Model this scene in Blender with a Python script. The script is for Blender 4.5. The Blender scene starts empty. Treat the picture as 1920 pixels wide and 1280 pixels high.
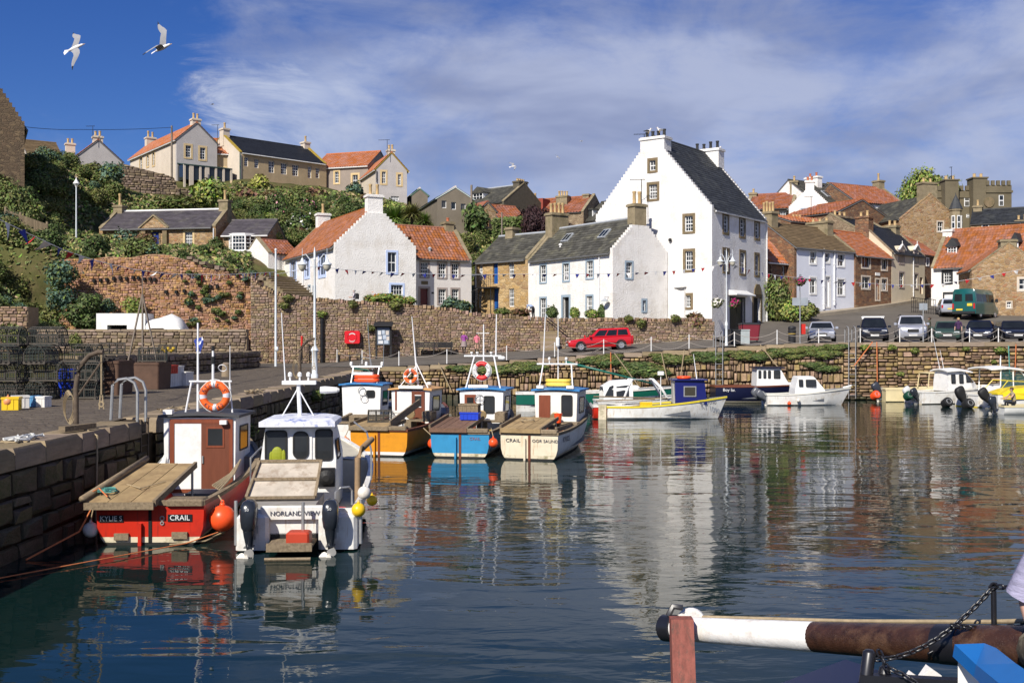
import bpy,bmesh,math,random
import numpy as np
from mathutils import Vector,Matrix
from mathutils.geometry import tessellate_polygon
R=math.radians
rnd=random.Random(11)
nrg=np.random.default_rng(5)
SC=bpy.context.scene
COL=SC.collection
# ------------------------------------------------------------------ camera
CAMZ=3.7
FPX=2000.0  # focal length in pixels of the 1920 px wide photograph
cam_d=bpy.data.cameras.new('camera')
cam_d.sensor_width=36.0
cam_d.lens=36.0*FPX/1920.0
cam_d.clip_start=0.1
cam_d.clip_end=5000
cam=bpy.data.objects.new('camera',cam_d)
cam.location=(0,0,CAMZ)
cam.rotation_euler=(R(90),0,0)
COL.objects.link(cam)
SC.camera=cam
# ------------------------------------------------------------------ light
SUN_AZ,SUN_EL=208.0,39.0  # clockwise from +Y; the sun stands behind the camera, to its left
SC.view_settings.view_transform='Standard'
SC.view_settings.look='None'
SC.view_settings.gamma=1
SC.view_settings.use_curve_mapping=False
SC.view_settings.exposure=0.36
sl=bpy.data.lights.new('sun','SUN')
sl.energy=4.6
sl.angle=R(0.5)
sl.color=(1.0,0.94,0.84)
sun=bpy.data.objects.new('sun',sl)
sd=Vector((math.sin(R(SUN_AZ))*math.cos(R(SUN_EL)),math.cos(R(SUN_AZ))*math.cos(R(SUN_EL)),math.sin(R(SUN_EL))))
sun.rotation_euler=sd.to_track_quat('Z','Y').to_euler()
sun.location=sd*300
COL.objects.link(sun)
world=bpy.data.worlds.new('World')
SC.world=world
world.use_nodes=True
def build_world():
 nt=world.node_tree
 N,K=nt.nodes,nt.links
 N.clear()
 out=N.new('ShaderNodeOutputWorld')
 bg=N.new('ShaderNodeBackground')
 bg.inputs['Strength'].default_value=0.077
 sky=N.new('ShaderNodeTexSky')
 sky.sky_type='NISHITA'
 sky.sun_disc=False
 sky.sun_elevation=R(SUN_EL)
 sky.sun_rotation=R(SUN_AZ)
 sky.air_density=1.0
 sky.dust_density=0.35
 sky.ozone_density=3.0
 hs=N.new('ShaderNodeHueSaturation')
 hs.inputs['Saturation'].default_value=1.14
 hs.inputs['Value'].default_value=0.8
 hs.inputs['Hue'].default_value=0.512
 tint=N.new('ShaderNodeMix')
 tint.data_type='RGBA'
 tint.blend_type='MULTIPLY'
 tint.inputs['Factor'].default_value=1
 tint.inputs['B'].default_value=(0.68,0.85,1.15,1)
 K.new(sky.outputs[0],tint.inputs['A'])
 K.new(tint.outputs['Result'],hs.inputs['Color'])
 tc=N.new('ShaderNodeTexCoord')
 sep=N.new('ShaderNodeSeparateXYZ')
 K.new(tc.outputs['Generated'],sep.inputs[0])
 def mth(op,a,b=None,c=None,clamp=False):
  n=N.new('ShaderNodeMath')
  n.operation=op
  n.use_clamp=clamp
  for i,q in enumerate((a,b,c)):
   if q is None:
    continue
   if isinstance(q,(int,float)):
    n.inputs[i].default_value=q
   else:
    K.new(q,n.inputs[i])
  return n.outputs[0]
 def noise(vec,scale,detail,rough,dist=0.0):
  n=N.new('ShaderNodeTexNoise')
  n.inputs['Scale'].default_value=scale
  n.inputs['Detail'].default_value=detail
  n.inputs['Roughness'].default_value=rough
  n.inputs['Distortion'].default_value=dist
  K.new(vec,n.inputs['Vector'])
  return n.outputs['Fac']
 def mapping(vec,sc,rot=(0,0,0),loc=(0,0,0)):
  n=N.new('ShaderNodeMapping')
  n.inputs['Scale'].default_value=sc
  n.inputs['Rotation'].default_value=rot
  n.inputs['Location'].default_value=loc
  K.new(vec,n.inputs['Vector'])
  return n.outputs[0]
 def ramp(v,lo,hi,inv=False):
  n=N.new('ShaderNodeMapRange')
  n.interpolation_type='SMOOTHSTEP'
  n.inputs['From Min'].default_value=lo
  n.inputs['From Max'].default_value=hi
  if inv:
   n.inputs['To Min'].default_value,n.inputs['To Max'].default_value=1,0
  K.new(v,n.inputs['Value'])
  return n.outputs['Result']
 g=tc.outputs['Generated']
 # broad veil: more cloud towards +X, clear towards -X
 veil=noise(mapping(g,(2.0,2.0,5.0),(0,R(-14),0)),1.6,5,0.55,0.4)
 streak=noise(mapping(g,(3.0,3.0,11.0),(0,R(20),0),(3,1,0)),2.2,8,0.66,0.9)
 patch=noise(mapping(g,(2.2,2.2,3.4),(0,R(35),0),(0.7,2,0.35)),2.6,7,0.62,0.7)
 side=mth('MULTIPLY_ADD',ramp(sep.outputs['X'],-0.32,-0.10),0.75,0.16)  # 0 at far left of view
 low=mth('MULTIPLY_ADD',sep.outputs['Z'],-1.1,0.22)
 a=mth('ADD',mth('MULTIPLY',veil,1.15),side)
 a=mth('ADD',a,low)
 a=mth('ADD',a,mth('MULTIPLY_ADD',streak,0.7,-0.35))
 a=mth('SUBTRACT',a,0.62)
 b=mth('MULTIPLY',mth('SUBTRACT',patch,0.5),1.9)
 a=mth('ADD',a,b)
 mr=N.new('ShaderNodeMapRange')
 mr.interpolation_type='SMOOTHSTEP'
 mr.inputs['From Min'].default_value=0.0
 mr.inputs['From Max'].default_value=1.1
 mr.inputs['To Max'].default_value=0.87
 K.new(a,mr.inputs['Value'])
 # one bright cirrus plume, fanning out towards the lower right
 t1=mth('ADD',sep.outputs['X'],mth('MULTIPLY_ADD',streak,0.16,-0.08))
 t2=mth('ADD',sep.outputs['Z'],mth('MULTIPLY_ADD',patch,0.12,-0.06))
 plume=mth('MULTIPLY',mth('MULTIPLY',ramp(t1,-0.285,-0.235),ramp(t1,-0.17,-0.06,True)),mth('MULTIPLY',ramp(t2,0.13,0.19),ramp(t2,0.235,0.275,True)))
 plume=mth('MULTIPLY',plume,mth('MULTIPLY_ADD',streak,1.9,-0.35,True))
 fac=mth('MAXIMUM',mr.outputs['Result'],mth('MULTIPLY',plume,0.92))
 shade=noise(mapping(g,(3,3,9),(0,R(-8),0),(5,0,1)),2.0,4,0.5,0.3)
 cr=N.new('ShaderNodeMix')
 cr.data_type='RGBA'
 cr.inputs['A'].default_value=(2.95,3.4,5.15,1)
 cr.inputs['B'].default_value=(4.75,5.25,7.0,1)
 K.new(ramp(shade,0.34,0.62),cr.inputs['Factor'])
 cl2=N.new('ShaderNodeMix')
 cl2.data_type='RGBA'
 K.new(plume,cl2.inputs['Factor'])
 K.new(cr.outputs['Result'],cl2.inputs['A'])
 cl2.inputs['B'].default_value=(5.9,6.5,8.1,1)
 mx=N.new('ShaderNodeMix')
 mx.data_type='RGBA'
 K.new(fac,mx.inputs['Factor'])
 K.new(hs.outputs[0],mx.inputs['A'])
 K.new(cl2.outputs['Result'],mx.inputs['B'])
 K.new(mx.outputs['Result'],bg.inputs['Color'])
 K.new(bg.outputs[0],out.inputs['Surface'])
build_world()
# ------------------------------------------------------------------ geometry helpers
def W(px,py,Y):
 """point seen at pixel (px, py) of the photograph, Y metres out"""
 return Vector(((px-960)*Y/FPX,Y,CAMZ-(py-640)*Y/FPX))
def XY(px,Y):
 return Vector(((px-960)*Y/FPX,Y))
def ZP(py,Y):
 return CAMZ-(py-640)*Y/FPX
def lerp(a,b,t):
 return a+(b-a)*t
class MB:
 """collects shapes, builds ONE mesh object"""
 def __init__(s):
  s.v,s.f,s.m=[],[],[]
 def add(s,vs,fs,mi=0):
  o=len(s.v)
  s.v.extend(tuple(p)for p in vs)
  s.f.extend(tuple(i+o for i in f)for f in fs)
  s.m.extend([mi]*len(fs))
  return s
 def box(s,x0,x1,y0,y1,z0,z1,mi=0,tp=0.0):
  t=tp
  return s.add([(x0,y0,z0),(x1,y0,z0),(x1,y1,z0),(x0,y1,z0),(x0+t,y0+t,z1),(x1-t,y0+t,z1),(x1-t,y1-t,z1),(x0+t,y1-t,z1)],
[(3,2,1,0),(4,5,6,7),(0,1,5,4),(1,2,6,5),(2,3,7,6),(3,0,4,7)],mi)
 def obox(s,c,size,rot=None,mi=0):
  c=Vector(c)
  h=Vector(size)*0.5
  M=rot if rot is not None else Matrix.Identity(3)
  vs=[c+M@Vector((sx*h.x,sy*h.y,sz*h.z))for sz in(-1,1)for sx,sy in((-1,-1),(1,-1),(1,1),(-1,1))]
  return s.add(vs,[(3,2,1,0),(4,5,6,7),(0,1,5,4),(1,2,6,5),(2,3,7,6),(3,0,4,7)],mi)
 def bbox(s,x0,x1,y0,y1,z0,z1,b=0.03,mi=0):
  """box with bevelled vertical edges and top"""
  def ring(i,z):
   return[(x0+i+b,y0+i,z),(x1-i-b,y0+i,z),(x1-i,y0+i+b,z),(x1-i,y1-i-b,z),(x1-i-b,y1-i,z),(x0+i+b,y1-i,z),(x0+i,y1-i-b,z),(x0+i,y0+i+b,z)]
  return s.loft([ring(0,z0),ring(0,z1-b),ring(b,z1)],mi=mi)
 def bar(s,p,q,w,h=None,mi=0):
  """rectangular bar from p to q"""
  p,q=Vector(p),Vector(q)
  d=q-p
  if d.length<1e-6:
   return s
  rot=d.to_track_quat('Y','Z').to_matrix()
  return s.obox((p+q)/2,(w,d.length,h if h else w),rot,mi)
 def loft(s,rings,closed=True,caps=True,mi=0,mis=None):
  n=len(rings[0])
  o=len(s.v)
  for r in rings:
   s.v.extend(tuple(p)for p in r)
  for i in range(len(rings)-1):
   for j in range(n if closed else n-1):
    k=(j+1)%n
    s.f.append((o+i*n+j,o+i*n+k,o+(i+1)*n+k,o+(i+1)*n+j))
    s.m.append(mis[j]if mis else mi)
  if caps and closed:
   s.f.append(tuple(o+j for j in reversed(range(n))))
   s.m.append(mi)
   s.f.append(tuple(o+(len(rings)-1)*n+j for j in range(n)))
   s.m.append(mi)
  return s
 def tube(s,pts,r,seg=6,mi=0,caps=True):
  pts=[Vector(p)for p in pts]
  rs=r if isinstance(r,(list,tuple))else[r]*len(pts)
  rings=[]
  up=Vector((0,0,1))
  for i,p in enumerate(pts):
   a=pts[max(i-1,0)]
   b=pts[min(i+1,len(pts)-1)]
   d=(b-a).normalized()if(b-a).length>1e-9 else up
   ref=Vector((1,0,0))if abs(d.z)>0.9 else up
   e1=d.cross(ref).normalized()
   e2=d.cross(e1).normalized()
   rings.append([p+(e1*math.cos(t)+e2*math.sin(t))*rs[i]for t in(2*math.pi*k/seg for k in range(seg))])
  return s.loft(rings,True,caps,mi)
 def lathe(s,prof,c=(0,0,0),seg=12,axis='z',mi=0,mis=None):
  c=Vector(c)
  rings=[]
  for r,h in prof:
   ring=[]
   for k in range(seg):
    t=2*math.pi*k/seg
    a,b=r*math.cos(t),r*math.sin(t)
    ring.append(c+(Vector((a,b,h))if axis=='z' else Vector((h,a,b))if axis=='x' else Vector((a,h,b))))
   rings.append(ring)
  n=seg
  o=len(s.v)
  for rg in rings:
   s.v.extend(tuple(p)for p in rg)
  for i in range(len(rings)-1):
   for j in range(n):
    k=(j+1)%n
    s.f.append((o+i*n+j,o+i*n+k,o+(i+1)*n+k,o+(i+1)*n+j))
    s.m.append(mis[i]if mis else mi)
  s.f.append(tuple(o+j for j in reversed(range(n))))
  s.m.append(mis[0]if mis else mi)
  s.f.append(tuple(o+(len(rings)-1)*n+j for j in range(n)))
  s.m.append(mis[-1]if mis else mi)
  return s
 def ball(s,c,r,seg=12,rings=7,mi=0):
  rr=Vector(r)if not isinstance(r,(int,float))else Vector((r,r,r))
  prof=[]
  c=Vector(c)
  o=len(s.v)
  for i in range(rings+1):
   ph=math.pi*i/rings
   for k in range(seg):
    t=2*math.pi*k/seg
    sr=max(math.sin(ph),0.002)
    s.v.append((c.x+rr.x*sr*math.cos(t),c.y+rr.y*sr*math.sin(t),c.z-rr.z*math.cos(ph)))
  for i in range(rings):
   for k in range(seg):
    s.f.append((o+i*seg+k,o+i*seg+(k+1)%seg,o+(i+1)*seg+(k+1)%seg,o+(i+1)*seg+k))
    s.m.append(mi)
  return s
 def torus(s,c,R0,r,seg=24,sub=8,M=None,mi=0,mifn=None):
  c=Vector(c)
  M=M if M is not None else Matrix.Identity(3)  # ring lies in local XZ plane
  o=len(s.v)
  for i in range(seg):
   t=2*math.pi*i/seg
   for j in range(sub):
    q=2*math.pi*j/sub
    rr=R0+r*math.cos(q)
    s.v.append(tuple(c+M@Vector((rr*math.cos(t),r*math.sin(q),rr*math.sin(t)))))
  for i in range(seg):
   for j in range(sub):
    a,b=(i+1)%seg,(j+1)%sub
    s.f.append((o+i*sub+j,o+a*sub+j,o+a*sub+b,o+i*sub+b))
    s.m.append(mifn(i/seg)if mifn else mi)
  return s
 def slab(s,fn,outline,holes,t,mi=0):
  """flat wall with openings: fn(a, b, t) -> xyz; thickness t"""
  loops=[outline]+holes
  tess=tessellate_polygon([[Vector((a,b,0))for a,b in lp]for lp in loops])
  flat=[p for lp in loops for p in lp]
  o=len(s.v)
  n=len(flat)
  s.v.extend(tuple(fn(a,b,0))for a,b in flat)
  s.v.extend(tuple(fn(a,b,t))for a,b in flat)
  for tri in tess:
   s.f.append(tuple(o+i for i in tri))
   s.f.append(tuple(o+n+i for i in reversed(tri)))
   s.m.extend((mi,mi))
  k=0
  for lp in loops:
   m=len(lp)
   for i in range(m):
    j=(i+1)%m
    s.f.append((o+k+i,o+k+j,o+n+k+j,o+n+k+i))
    s.m.append(mi)
   k+=m
  return s
 def mesh(s,name,mats,smooth=None):
  me=bpy.data.meshes.new(name)
  me.from_pydata([tuple(p)for p in s.v],[],s.f)
  for m in(mats if isinstance(mats,(list,tuple))else[mats]):
   me.materials.append(m)
  if len(me.polygons):
   me.polygons.foreach_set('material_index',s.m)
   if smooth:
    me.polygons.foreach_set('use_smooth',[True]*len(me.polygons))
    if smooth is not True:
     me.set_sharp_from_angle(angle=R(smooth))
  me.update()
  return me
 def build(s,name,mats,parent=None,smooth=None,loc=None,rz=0,kind=None,recalc=False):
  me=s.mesh(name,mats,smooth)
  if recalc:
   bm=bmesh.new()
   bm.from_mesh(me)
   bmesh.ops.recalc_face_normals(bm,faces=bm.faces)
   bm.to_mesh(me)
   bm.free()
  o=bpy.data.objects.new(name,me)
  COL.objects.link(o)
  if parent is not None:
   o.parent=parent
  if loc is not None:
   o.location=loc
  if rz:
   o.rotation_euler.z=rz
  if kind:
   o['kind']=kind
  return o
def tag(o,label,cat,group=None,kind='thing'):
 o['label']=label
 o['category']=cat
 o['kind']=kind
 if group:
  o['group']=group
 return o
def thing(name,label,cat,loc=(0,0,0),rz=0,group=None):
 o=bpy.data.objects.new(name,None)
 COL.objects.link(o)
 o.location=loc
 o.rotation_euler=(0,0,rz)
 o.empty_display_size=0.2
 return tag(o,label,cat,group)
def struct(o,label=None):
 o['kind']='structure'
 if label:
  o['label']=label
 return o
def copy_tree(o,parent=None):
 c=o.copy()
 COL.objects.link(c)
 if parent is not None:
  c.parent=parent
 for ch in o.children:
  copy_tree(ch,c)
 return c
def instance(name,me,parent=None,loc=(0,0,0),rot=(0,0,0),sc=(1,1,1)):
 o=bpy.data.objects.new(name,me)
 COL.objects.link(o)
 o.location=loc
 o.rotation_euler=rot
 o.scale=sc
 if parent is not None:
  o.parent=parent
 return o
def lettering(text,parent,loc,rot,size,m,name='lettering',align='CENTER',xs=1.0):
 cu=bpy.data.curves.new(name,'FONT')
 cu.body,cu.size,cu.extrude=text,size,0.002
 cu.align_x,cu.align_y=align,'CENTER'
 cu.resolution_u=3
 t=bpy.data.objects.new('text',cu)
 me=bpy.data.meshes.new_from_object(t)
 bpy.data.objects.remove(t)
 me.materials.clear()
 me.materials.append(m)
 o=instance(name,me,parent,loc,rot,(xs,1,1))
 o['kind']='stuff'
 return o
def np_mesh(name,verts,faces4,mats,mi=None,smooth=False):
 """fast mesh of quads from numpy arrays"""
 me=bpy.data.meshes.new(name)
 nv,nf=len(verts),len(faces4)
 me.vertices.add(nv)
 me.vertices.foreach_set('co',np.asarray(verts,dtype=np.float32).ravel())
 me.loops.add(nf*4)
 me.loops.foreach_set('vertex_index',np.asarray(faces4,dtype=np.int32).ravel())
 me.polygons.add(nf)
 me.polygons.foreach_set('loop_start',np.arange(0,nf*4,4,dtype=np.int32))
 for m in(mats if isinstance(mats,(list,tuple))else[mats]):
  me.materials.append(m)
 if mi is not None:
  me.polygons.foreach_set('material_index',np.asarray(mi,dtype=np.int32))
 if smooth:
  me.polygons.foreach_set('use_smooth',np.ones(nf,dtype=bool))
 me.update(calc_edges=True)
 me.validate()
 return me
 # ------------------------------------------------------------------ materials
_mc={}
def _base(name):
 m=bpy.data.materials.new(name)
 m.use_nodes=True
 nt=m.node_tree
 return m,nt.nodes,nt.links,nt.nodes['Principled BSDF']
def _n(N,K,t,**kw):
 n=N.new(t)
 for k,v in kw.items():
  if k in n.inputs.keys():
   if hasattr(v,'is_linked')or isinstance(v,bpy.types.NodeSocket):
    K.new(v,n.inputs[k])
   else:
    n.inputs[k].default_value=v
  else:
   setattr(n,k,v)
 return n
def mat(name,col,rough=0.7,var=0.12,vs=3.0,bump=0.0,bs=25.0,metal=0.0,island=0.0,spec=0.4,dirt=None,ds=1.2,damt=0.5,coat=0.0,hue=0.0,stretch=None,rust=None):
 """paint, stone, wood ...: colour broken up by noise, optional dirt patches, per-piece variation and fine relief"""
 if name in _mc:
  return _mc[name]
 m,N,K,P=_base(name)
 _mc[name]=m
 tc=N.new('ShaderNodeTexCoord')
 vec=tc.outputs['Object']
 if stretch:
  mp=_n(N,K,'ShaderNodeMapping',Vector=vec,Scale=stretch)
  vec=mp.outputs[0]
 no=_n(N,K,'ShaderNodeTexNoise',Vector=vec,Scale=vs,Detail=5.0,Roughness=0.62)
 c=Vector(col[:3])
 mx=_n(N,K,'ShaderNodeMix',data_type='RGBA')
 mr=_n(N,K,'ShaderNodeMapRange',**{'From Min':0.3,'From Max':0.7})
 K.new(no.outputs['Fac'],mr.inputs['Value'])
 K.new(mr.outputs[0],mx.inputs['Factor'])
 mx.inputs['A'].default_value=(*(c*(1-var)),1)
 mx.inputs['B'].default_value=(*[min(x,0.95)for x in c*(1+var)],1)
 co=mx.outputs['Result']
 if dirt:
  nd=_n(N,K,'ShaderNodeTexNoise',Vector=vec,Scale=ds,Detail=7.0,Roughness=0.7)
  md=_n(N,K,'ShaderNodeMapRange',**{'From Min':0.5,'From Max':0.66,'To Max':damt})
  K.new(nd.outputs['Fac'],md.inputs['Value'])
  m2=_n(N,K,'ShaderNodeMix',data_type='RGBA')
  K.new(md.outputs[0],m2.inputs['Factor'])
  K.new(co,m2.inputs['A'])
  m2.inputs['B'].default_value=(*dirt,1)
  co=m2.outputs['Result']
 if rust:
 # streaks that run down from fittings
  mp2=_n(N,K,'ShaderNodeMapping',Vector=tc.outputs['Object'],Scale=(9,9,0.8))
  nr=_n(N,K,'ShaderNodeTexNoise',Vector=mp2.outputs[0],Scale=1.3,Detail=4.0,Roughness=0.6)
  mq=_n(N,K,'ShaderNodeMapRange',**{'From Min':0.58,'From Max':0.74,'To Max':0.6})
  K.new(nr.outputs['Fac'],mq.inputs['Value'])
  m3=_n(N,K,'ShaderNodeMix',data_type='RGBA')
  K.new(mq.outputs[0],m3.inputs['Factor'])
  K.new(co,m3.inputs['A'])
  m3.inputs['B'].default_value=(*rust,1)
  co=m3.outputs['Result']
 if island:
  ge=N.new('ShaderNodeNewGeometry')
  oi=N.new('ShaderNodeObjectInfo')
  ad=_n(N,K,'ShaderNodeMath',operation='ADD')
  K.new(ge.outputs['Random Per Island'],ad.inputs[0])
  K.new(oi.outputs['Random'],ad.inputs[1])
  fr=_n(N,K,'ShaderNodeMath',operation='FRACT')
  K.new(ad.outputs[0],fr.inputs[0])
  mr2=_n(N,K,'ShaderNodeMapRange',**{'To Min':1-island,'To Max':1+island})
  K.new(fr.outputs[0],mr2.inputs['Value'])
  hs=_n(N,K,'ShaderNodeHueSaturation',Color=co,Value=mr2.outputs[0])
  if hue:
   f2=_n(N,K,'ShaderNodeMath',operation='MULTIPLY')
   K.new(fr.outputs[0],f2.inputs[0])
   f2.inputs[1].default_value=7.31
   f3=_n(N,K,'ShaderNodeMath',operation='FRACT')
   K.new(f2.outputs[0],f3.inputs[0])
   mr3=_n(N,K,'ShaderNodeMapRange',**{'To Min':0.5-hue,'To Max':0.5+hue})
   K.new(f3.outputs[0],mr3.inputs['Value'])
   K.new(mr3.outputs[0],hs.inputs['Hue'])
   mr4=_n(N,K,'ShaderNodeMapRange',**{'To Min':0.8,'To Max':1.1})
   K.new(f3.outputs[0],mr4.inputs['Value'])
   K.new(mr4.outputs[0],hs.inputs['Saturation'])
  co=hs.outputs[0]
 K.new(co,P.inputs['Base Color'])
 P.inputs['Roughness'].default_value=rough
 P.inputs['Metallic'].default_value=metal
 P.inputs['Specular IOR Level'].default_value=spec
 if coat:
  P.inputs['Coat Weight'].default_value=coat
  P.inputs['Coat Roughness'].default_value=0.05
 if bump:
  nb=_n(N,K,'ShaderNodeTexNoise',Vector=vec,Scale=bs,Detail=4.0,Roughness=0.6)
  b=_n(N,K,'ShaderNodeBump',Strength=1.0,Distance=bump)
  K.new(nb.outputs['Fac'],b.inputs['Height'])
  K.new(b.outputs[0],P.inputs['Normal'])
 return m
def rubble(name,cols,mortar,size=(0.42,0.42,0.2),bump=0.03,edge=0.06):
 """random rubble masonry too far off to pick the stones apart"""
 if name in _mc:
  return _mc[name]
 m,N,K,P=_base(name)
 _mc[name]=m
 tc=N.new('ShaderNodeTexCoord')
 nz=_n(N,K,'ShaderNodeTexNoise',Vector=tc.outputs['Object'],Scale=1.7,Detail=2.0)
 mv=_n(N,K,'ShaderNodeVectorMath',operation='SCALE')
 K.new(nz.outputs['Color'],mv.inputs[0])
 mv.inputs['Scale'].default_value=0.35
 av=_n(N,K,'ShaderNodeVectorMath',operation='ADD')
 K.new(tc.outputs['Object'],av.inputs[0])
 K.new(mv.outputs[0],av.inputs[1])
 mp=_n(N,K,'ShaderNodeMapping',Vector=av.outputs[0],Scale=tuple(1/s for s in size))
 v1=_n(N,K,'ShaderNodeTexVoronoi',Vector=mp.outputs[0],Scale=1.0)
 v2=_n(N,K,'ShaderNodeTexVoronoi',Vector=mp.outputs[0],Scale=1.0,feature='DISTANCE_TO_EDGE')
 sp=N.new('ShaderNodeSeparateColor')
 K.new(v1.outputs['Color'],sp.inputs[0])
 rp=N.new('ShaderNodeValToRGB')
 el=rp.color_ramp.elements
 rp.color_ramp.interpolation='LINEAR'
 el[0].color=(*cols[0],1)
 el[1].color=(*cols[-1],1)
 for i,c in enumerate(cols[1:-1]):
  e=el.new((i+1)/(len(cols)-1))
  e.color=(*c,1)
 K.new(sp.outputs[0],rp.inputs[0])
 n2=_n(N,K,'ShaderNodeTexNoise',Vector=tc.outputs['Object'],Scale=9.0,Detail=4.0)
 mu=_n(N,K,'ShaderNodeMapRange',**{'From Min':0.25,'From Max':0.75,'To Min':0.7,'To Max':1.25})
 K.new(n2.outputs['Fac'],mu.inputs['Value'])
 hs=_n(N,K,'ShaderNodeHueSaturation',Color=rp.outputs[0],Value=mu.outputs[0])
 me=_n(N,K,'ShaderNodeMapRange',**{'From Min':edge*0.4,'From Max':edge*1.6})
 K.new(v2.outputs['Distance'],me.inputs['Value'])
 mx=_n(N,K,'ShaderNodeMix',data_type='RGBA')
 K.new(me.outputs[0],mx.inputs['Factor'])
 mx.inputs['A'].default_value=(*mortar,1)
 K.new(hs.outputs[0],mx.inputs['B'])
 K.new(mx.outputs['Result'],P.inputs['Base Color'])
 P.inputs['Roughness'].default_value=0.92
 P.inputs['Specular IOR Level'].default_value=0.15
 b=_n(N,K,'ShaderNodeBump',Strength=0.8,Distance=bump)
 ad=_n(N,K,'ShaderNodeMath',operation='ADD')
 K.new(me.outputs[0],ad.inputs[0])
 K.new(n2.outputs['Fac'],ad.inputs[1])
 K.new(ad.outputs[0],b.inputs['Height'])
 K.new(b.outputs[0],P.inputs['Normal'])
 return m
def glassy(name,col=(0.012,0.016,0.02),rough=0.06):
 if name in _mc:
  return _mc[name]
 m,N,K,P=_base(name)
 _mc[name]=m
 tc=N.new('ShaderNodeTexCoord')
 no=_n(N,K,'ShaderNodeTexNoise',Vector=tc.outputs['Object'],Scale=1.4,Detail=2.0)
 mx=_n(N,K,'ShaderNodeMix',data_type='RGBA')
 K.new(no.outputs['Fac'],mx.inputs['Factor'])
 c=Vector(col)
 mx.inputs['A'].default_value=(*(c*0.4),1)
 mx.inputs['B'].default_value=(*(c*2.2),1)
 oi=N.new('ShaderNodeObjectInfo')
 cu=_n(N,K,'ShaderNodeMapRange',**{'From Min':0.55,'From Max':1.0,'To Max':0.8 if name=='window_glass' else 0.0})
 K.new(oi.outputs['Random'],cu.inputs['Value'])
 m2=_n(N,K,'ShaderNodeMix',data_type='RGBA')
 K.new(cu.outputs[0],m2.inputs['Factor'])
 K.new(mx.outputs['Result'],m2.inputs['A'])
 m2.inputs['B'].default_value=(0.17,0.16,0.14,1)
 K.new(m2.outputs['Result'],P.inputs['Base Color'])
 P.inputs['Roughness'].default_value=rough
 P.inputs['IOR'].default_value=1.5
 b=_n(N,K,'ShaderNodeBump',Strength=0.25,Distance=0.01)
 n2=_n(N,K,'ShaderNodeTexNoise',Vector=tc.outputs['Object'],Scale=1.8,Detail=1.0)
 K.new(n2.outputs['Fac'],b.inputs['Height'])
 K.new(b.outputs[0],P.inputs['Normal'])
 return m
def see_through(name,col=(0.75,0.85,0.85),a=0.35):
 """clear glass or acrylic: part transparent, part glossy"""
 if name in _mc:
  return _mc[name]
 m,N,K,P=_base(name)
 _mc[name]=m
 P.inputs['Base Color'].default_value=(*col,1)
 P.inputs['Roughness'].default_value=0.04
 P.inputs['Alpha'].default_value=a
 return m
GLASS=glassy('window_glass')
GLASS2=glassy('boat_glass',(0.02,0.022,0.024),0.08)
CARGLASS=glassy('car_glass',(0.01,0.012,0.014),0.03)
CLEAR=see_through('clear_screen')
WHITE=mat('white_harling',(0.80,0.775,0.735),0.93,0.07,0.7,0.05,9,spec=0.1,dirt=(0.58,0.52,0.44),ds=0.6,damt=0.5,rust=(0.47,0.42,0.35))
WHITE_B=mat('white_render_blue',(0.70,0.72,0.78),0.9,0.05,0.9,0.01,14,spec=0.1)
WPAINT=mat('white_gloss_paint',(0.79,0.785,0.76),0.42,0.05,4,dirt=(0.58,0.53,0.45),ds=3.0,damt=0.4)
WJOIN=mat('white_joinery',(0.80,0.80,0.78),0.5,0.03,4)
CREAMW=mat('cream_render',(0.62,0.54,0.40),0.9,0.08,1.2,0.01,14,spec=0.1)
TANW=mat('tan_render',(0.43,0.33,0.20),0.93,0.14,0.8,0.012,20,spec=0.1,dirt=(0.30,0.23,0.15),ds=0.35,damt=0.4)
CREAM2=mat('pale_cream_render',(0.60,0.52,0.42),0.93,0.08,0.8,0.012,20,spec=0.1)
GREYW=mat('grey_harling',(0.45,0.42,0.40),0.93,0.10,0.8,0.015,20,spec=0.1)
GREYB=mat('brown_grey_render',(0.20,0.17,0.13),0.93,0.12,0.7,0.015,20,spec=0.1)
RUB_TAN=rubble('tan_rubble',[(0.30,0.19,0.09),(0.42,0.27,0.13),(0.22,0.13,0.07),(0.46,0.33,0.20),(0.33,0.16,0.08)],(0.36,0.27,0.17))
RUB_BRN=rubble('brown_rubble',[(0.20,0.10,0.06),(0.28,0.15,0.08),(0.14,0.08,0.06),(0.30,0.20,0.12)],(0.17,0.11,0.07))
RUB_GRY=rubble('grey_rubble',[(0.26,0.19,0.12),(0.34,0.26,0.17),(0.20,0.14,0.09),(0.38,0.30,0.20)],(0.25,0.19,0.13))
RUB_GOLD=rubble('golden_rubble',[(0.46,0.30,0.13),(0.38,0.24,0.10),(0.52,0.37,0.19),(0.30,0.19,0.10)],(0.40,0.29,0.16),(0.6,0.6,0.26))
ASHLAR=mat('weathered_ashlar',(0.27,0.22,0.14),0.9,0.25,2.0,0.012,12,spec=0.1,dirt=(0.13,0.12,0.06),ds=1.5,damt=0.6)
MARGIN=mat('brown_stone_margin',(0.20,0.15,0.09),0.9,0.22,3.0,0.008,20,spec=0.1,dirt=(0.12,0.13,0.06))
M_BLUE=mat('blue_grey_margin',(0.30,0.38,0.45),0.7,0.05,3.0)
M_PALE=mat('pale_blue_margin',(0.52,0.62,0.86),0.6,0.05,3.0)
M_GREY=mat('grey_margin',(0.36,0.30,0.27),0.8,0.08,3.0)
M_BLACK=mat('black_margin',(0.015,0.017,0.02),0.6,0.1,3.0)
M_SAND=mat('sandstone_margin',(0.60,0.45,0.24),0.85,0.1,3.0)
PANT=mat('pantile_weathered',(0.30,0.108,0.048),0.85,0.22,1.5,0.004,30,island=0.17,hue=0.006,spec=0.15,dirt=(0.25,0.11,0.05),ds=0.9,damt=0.55)
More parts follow.
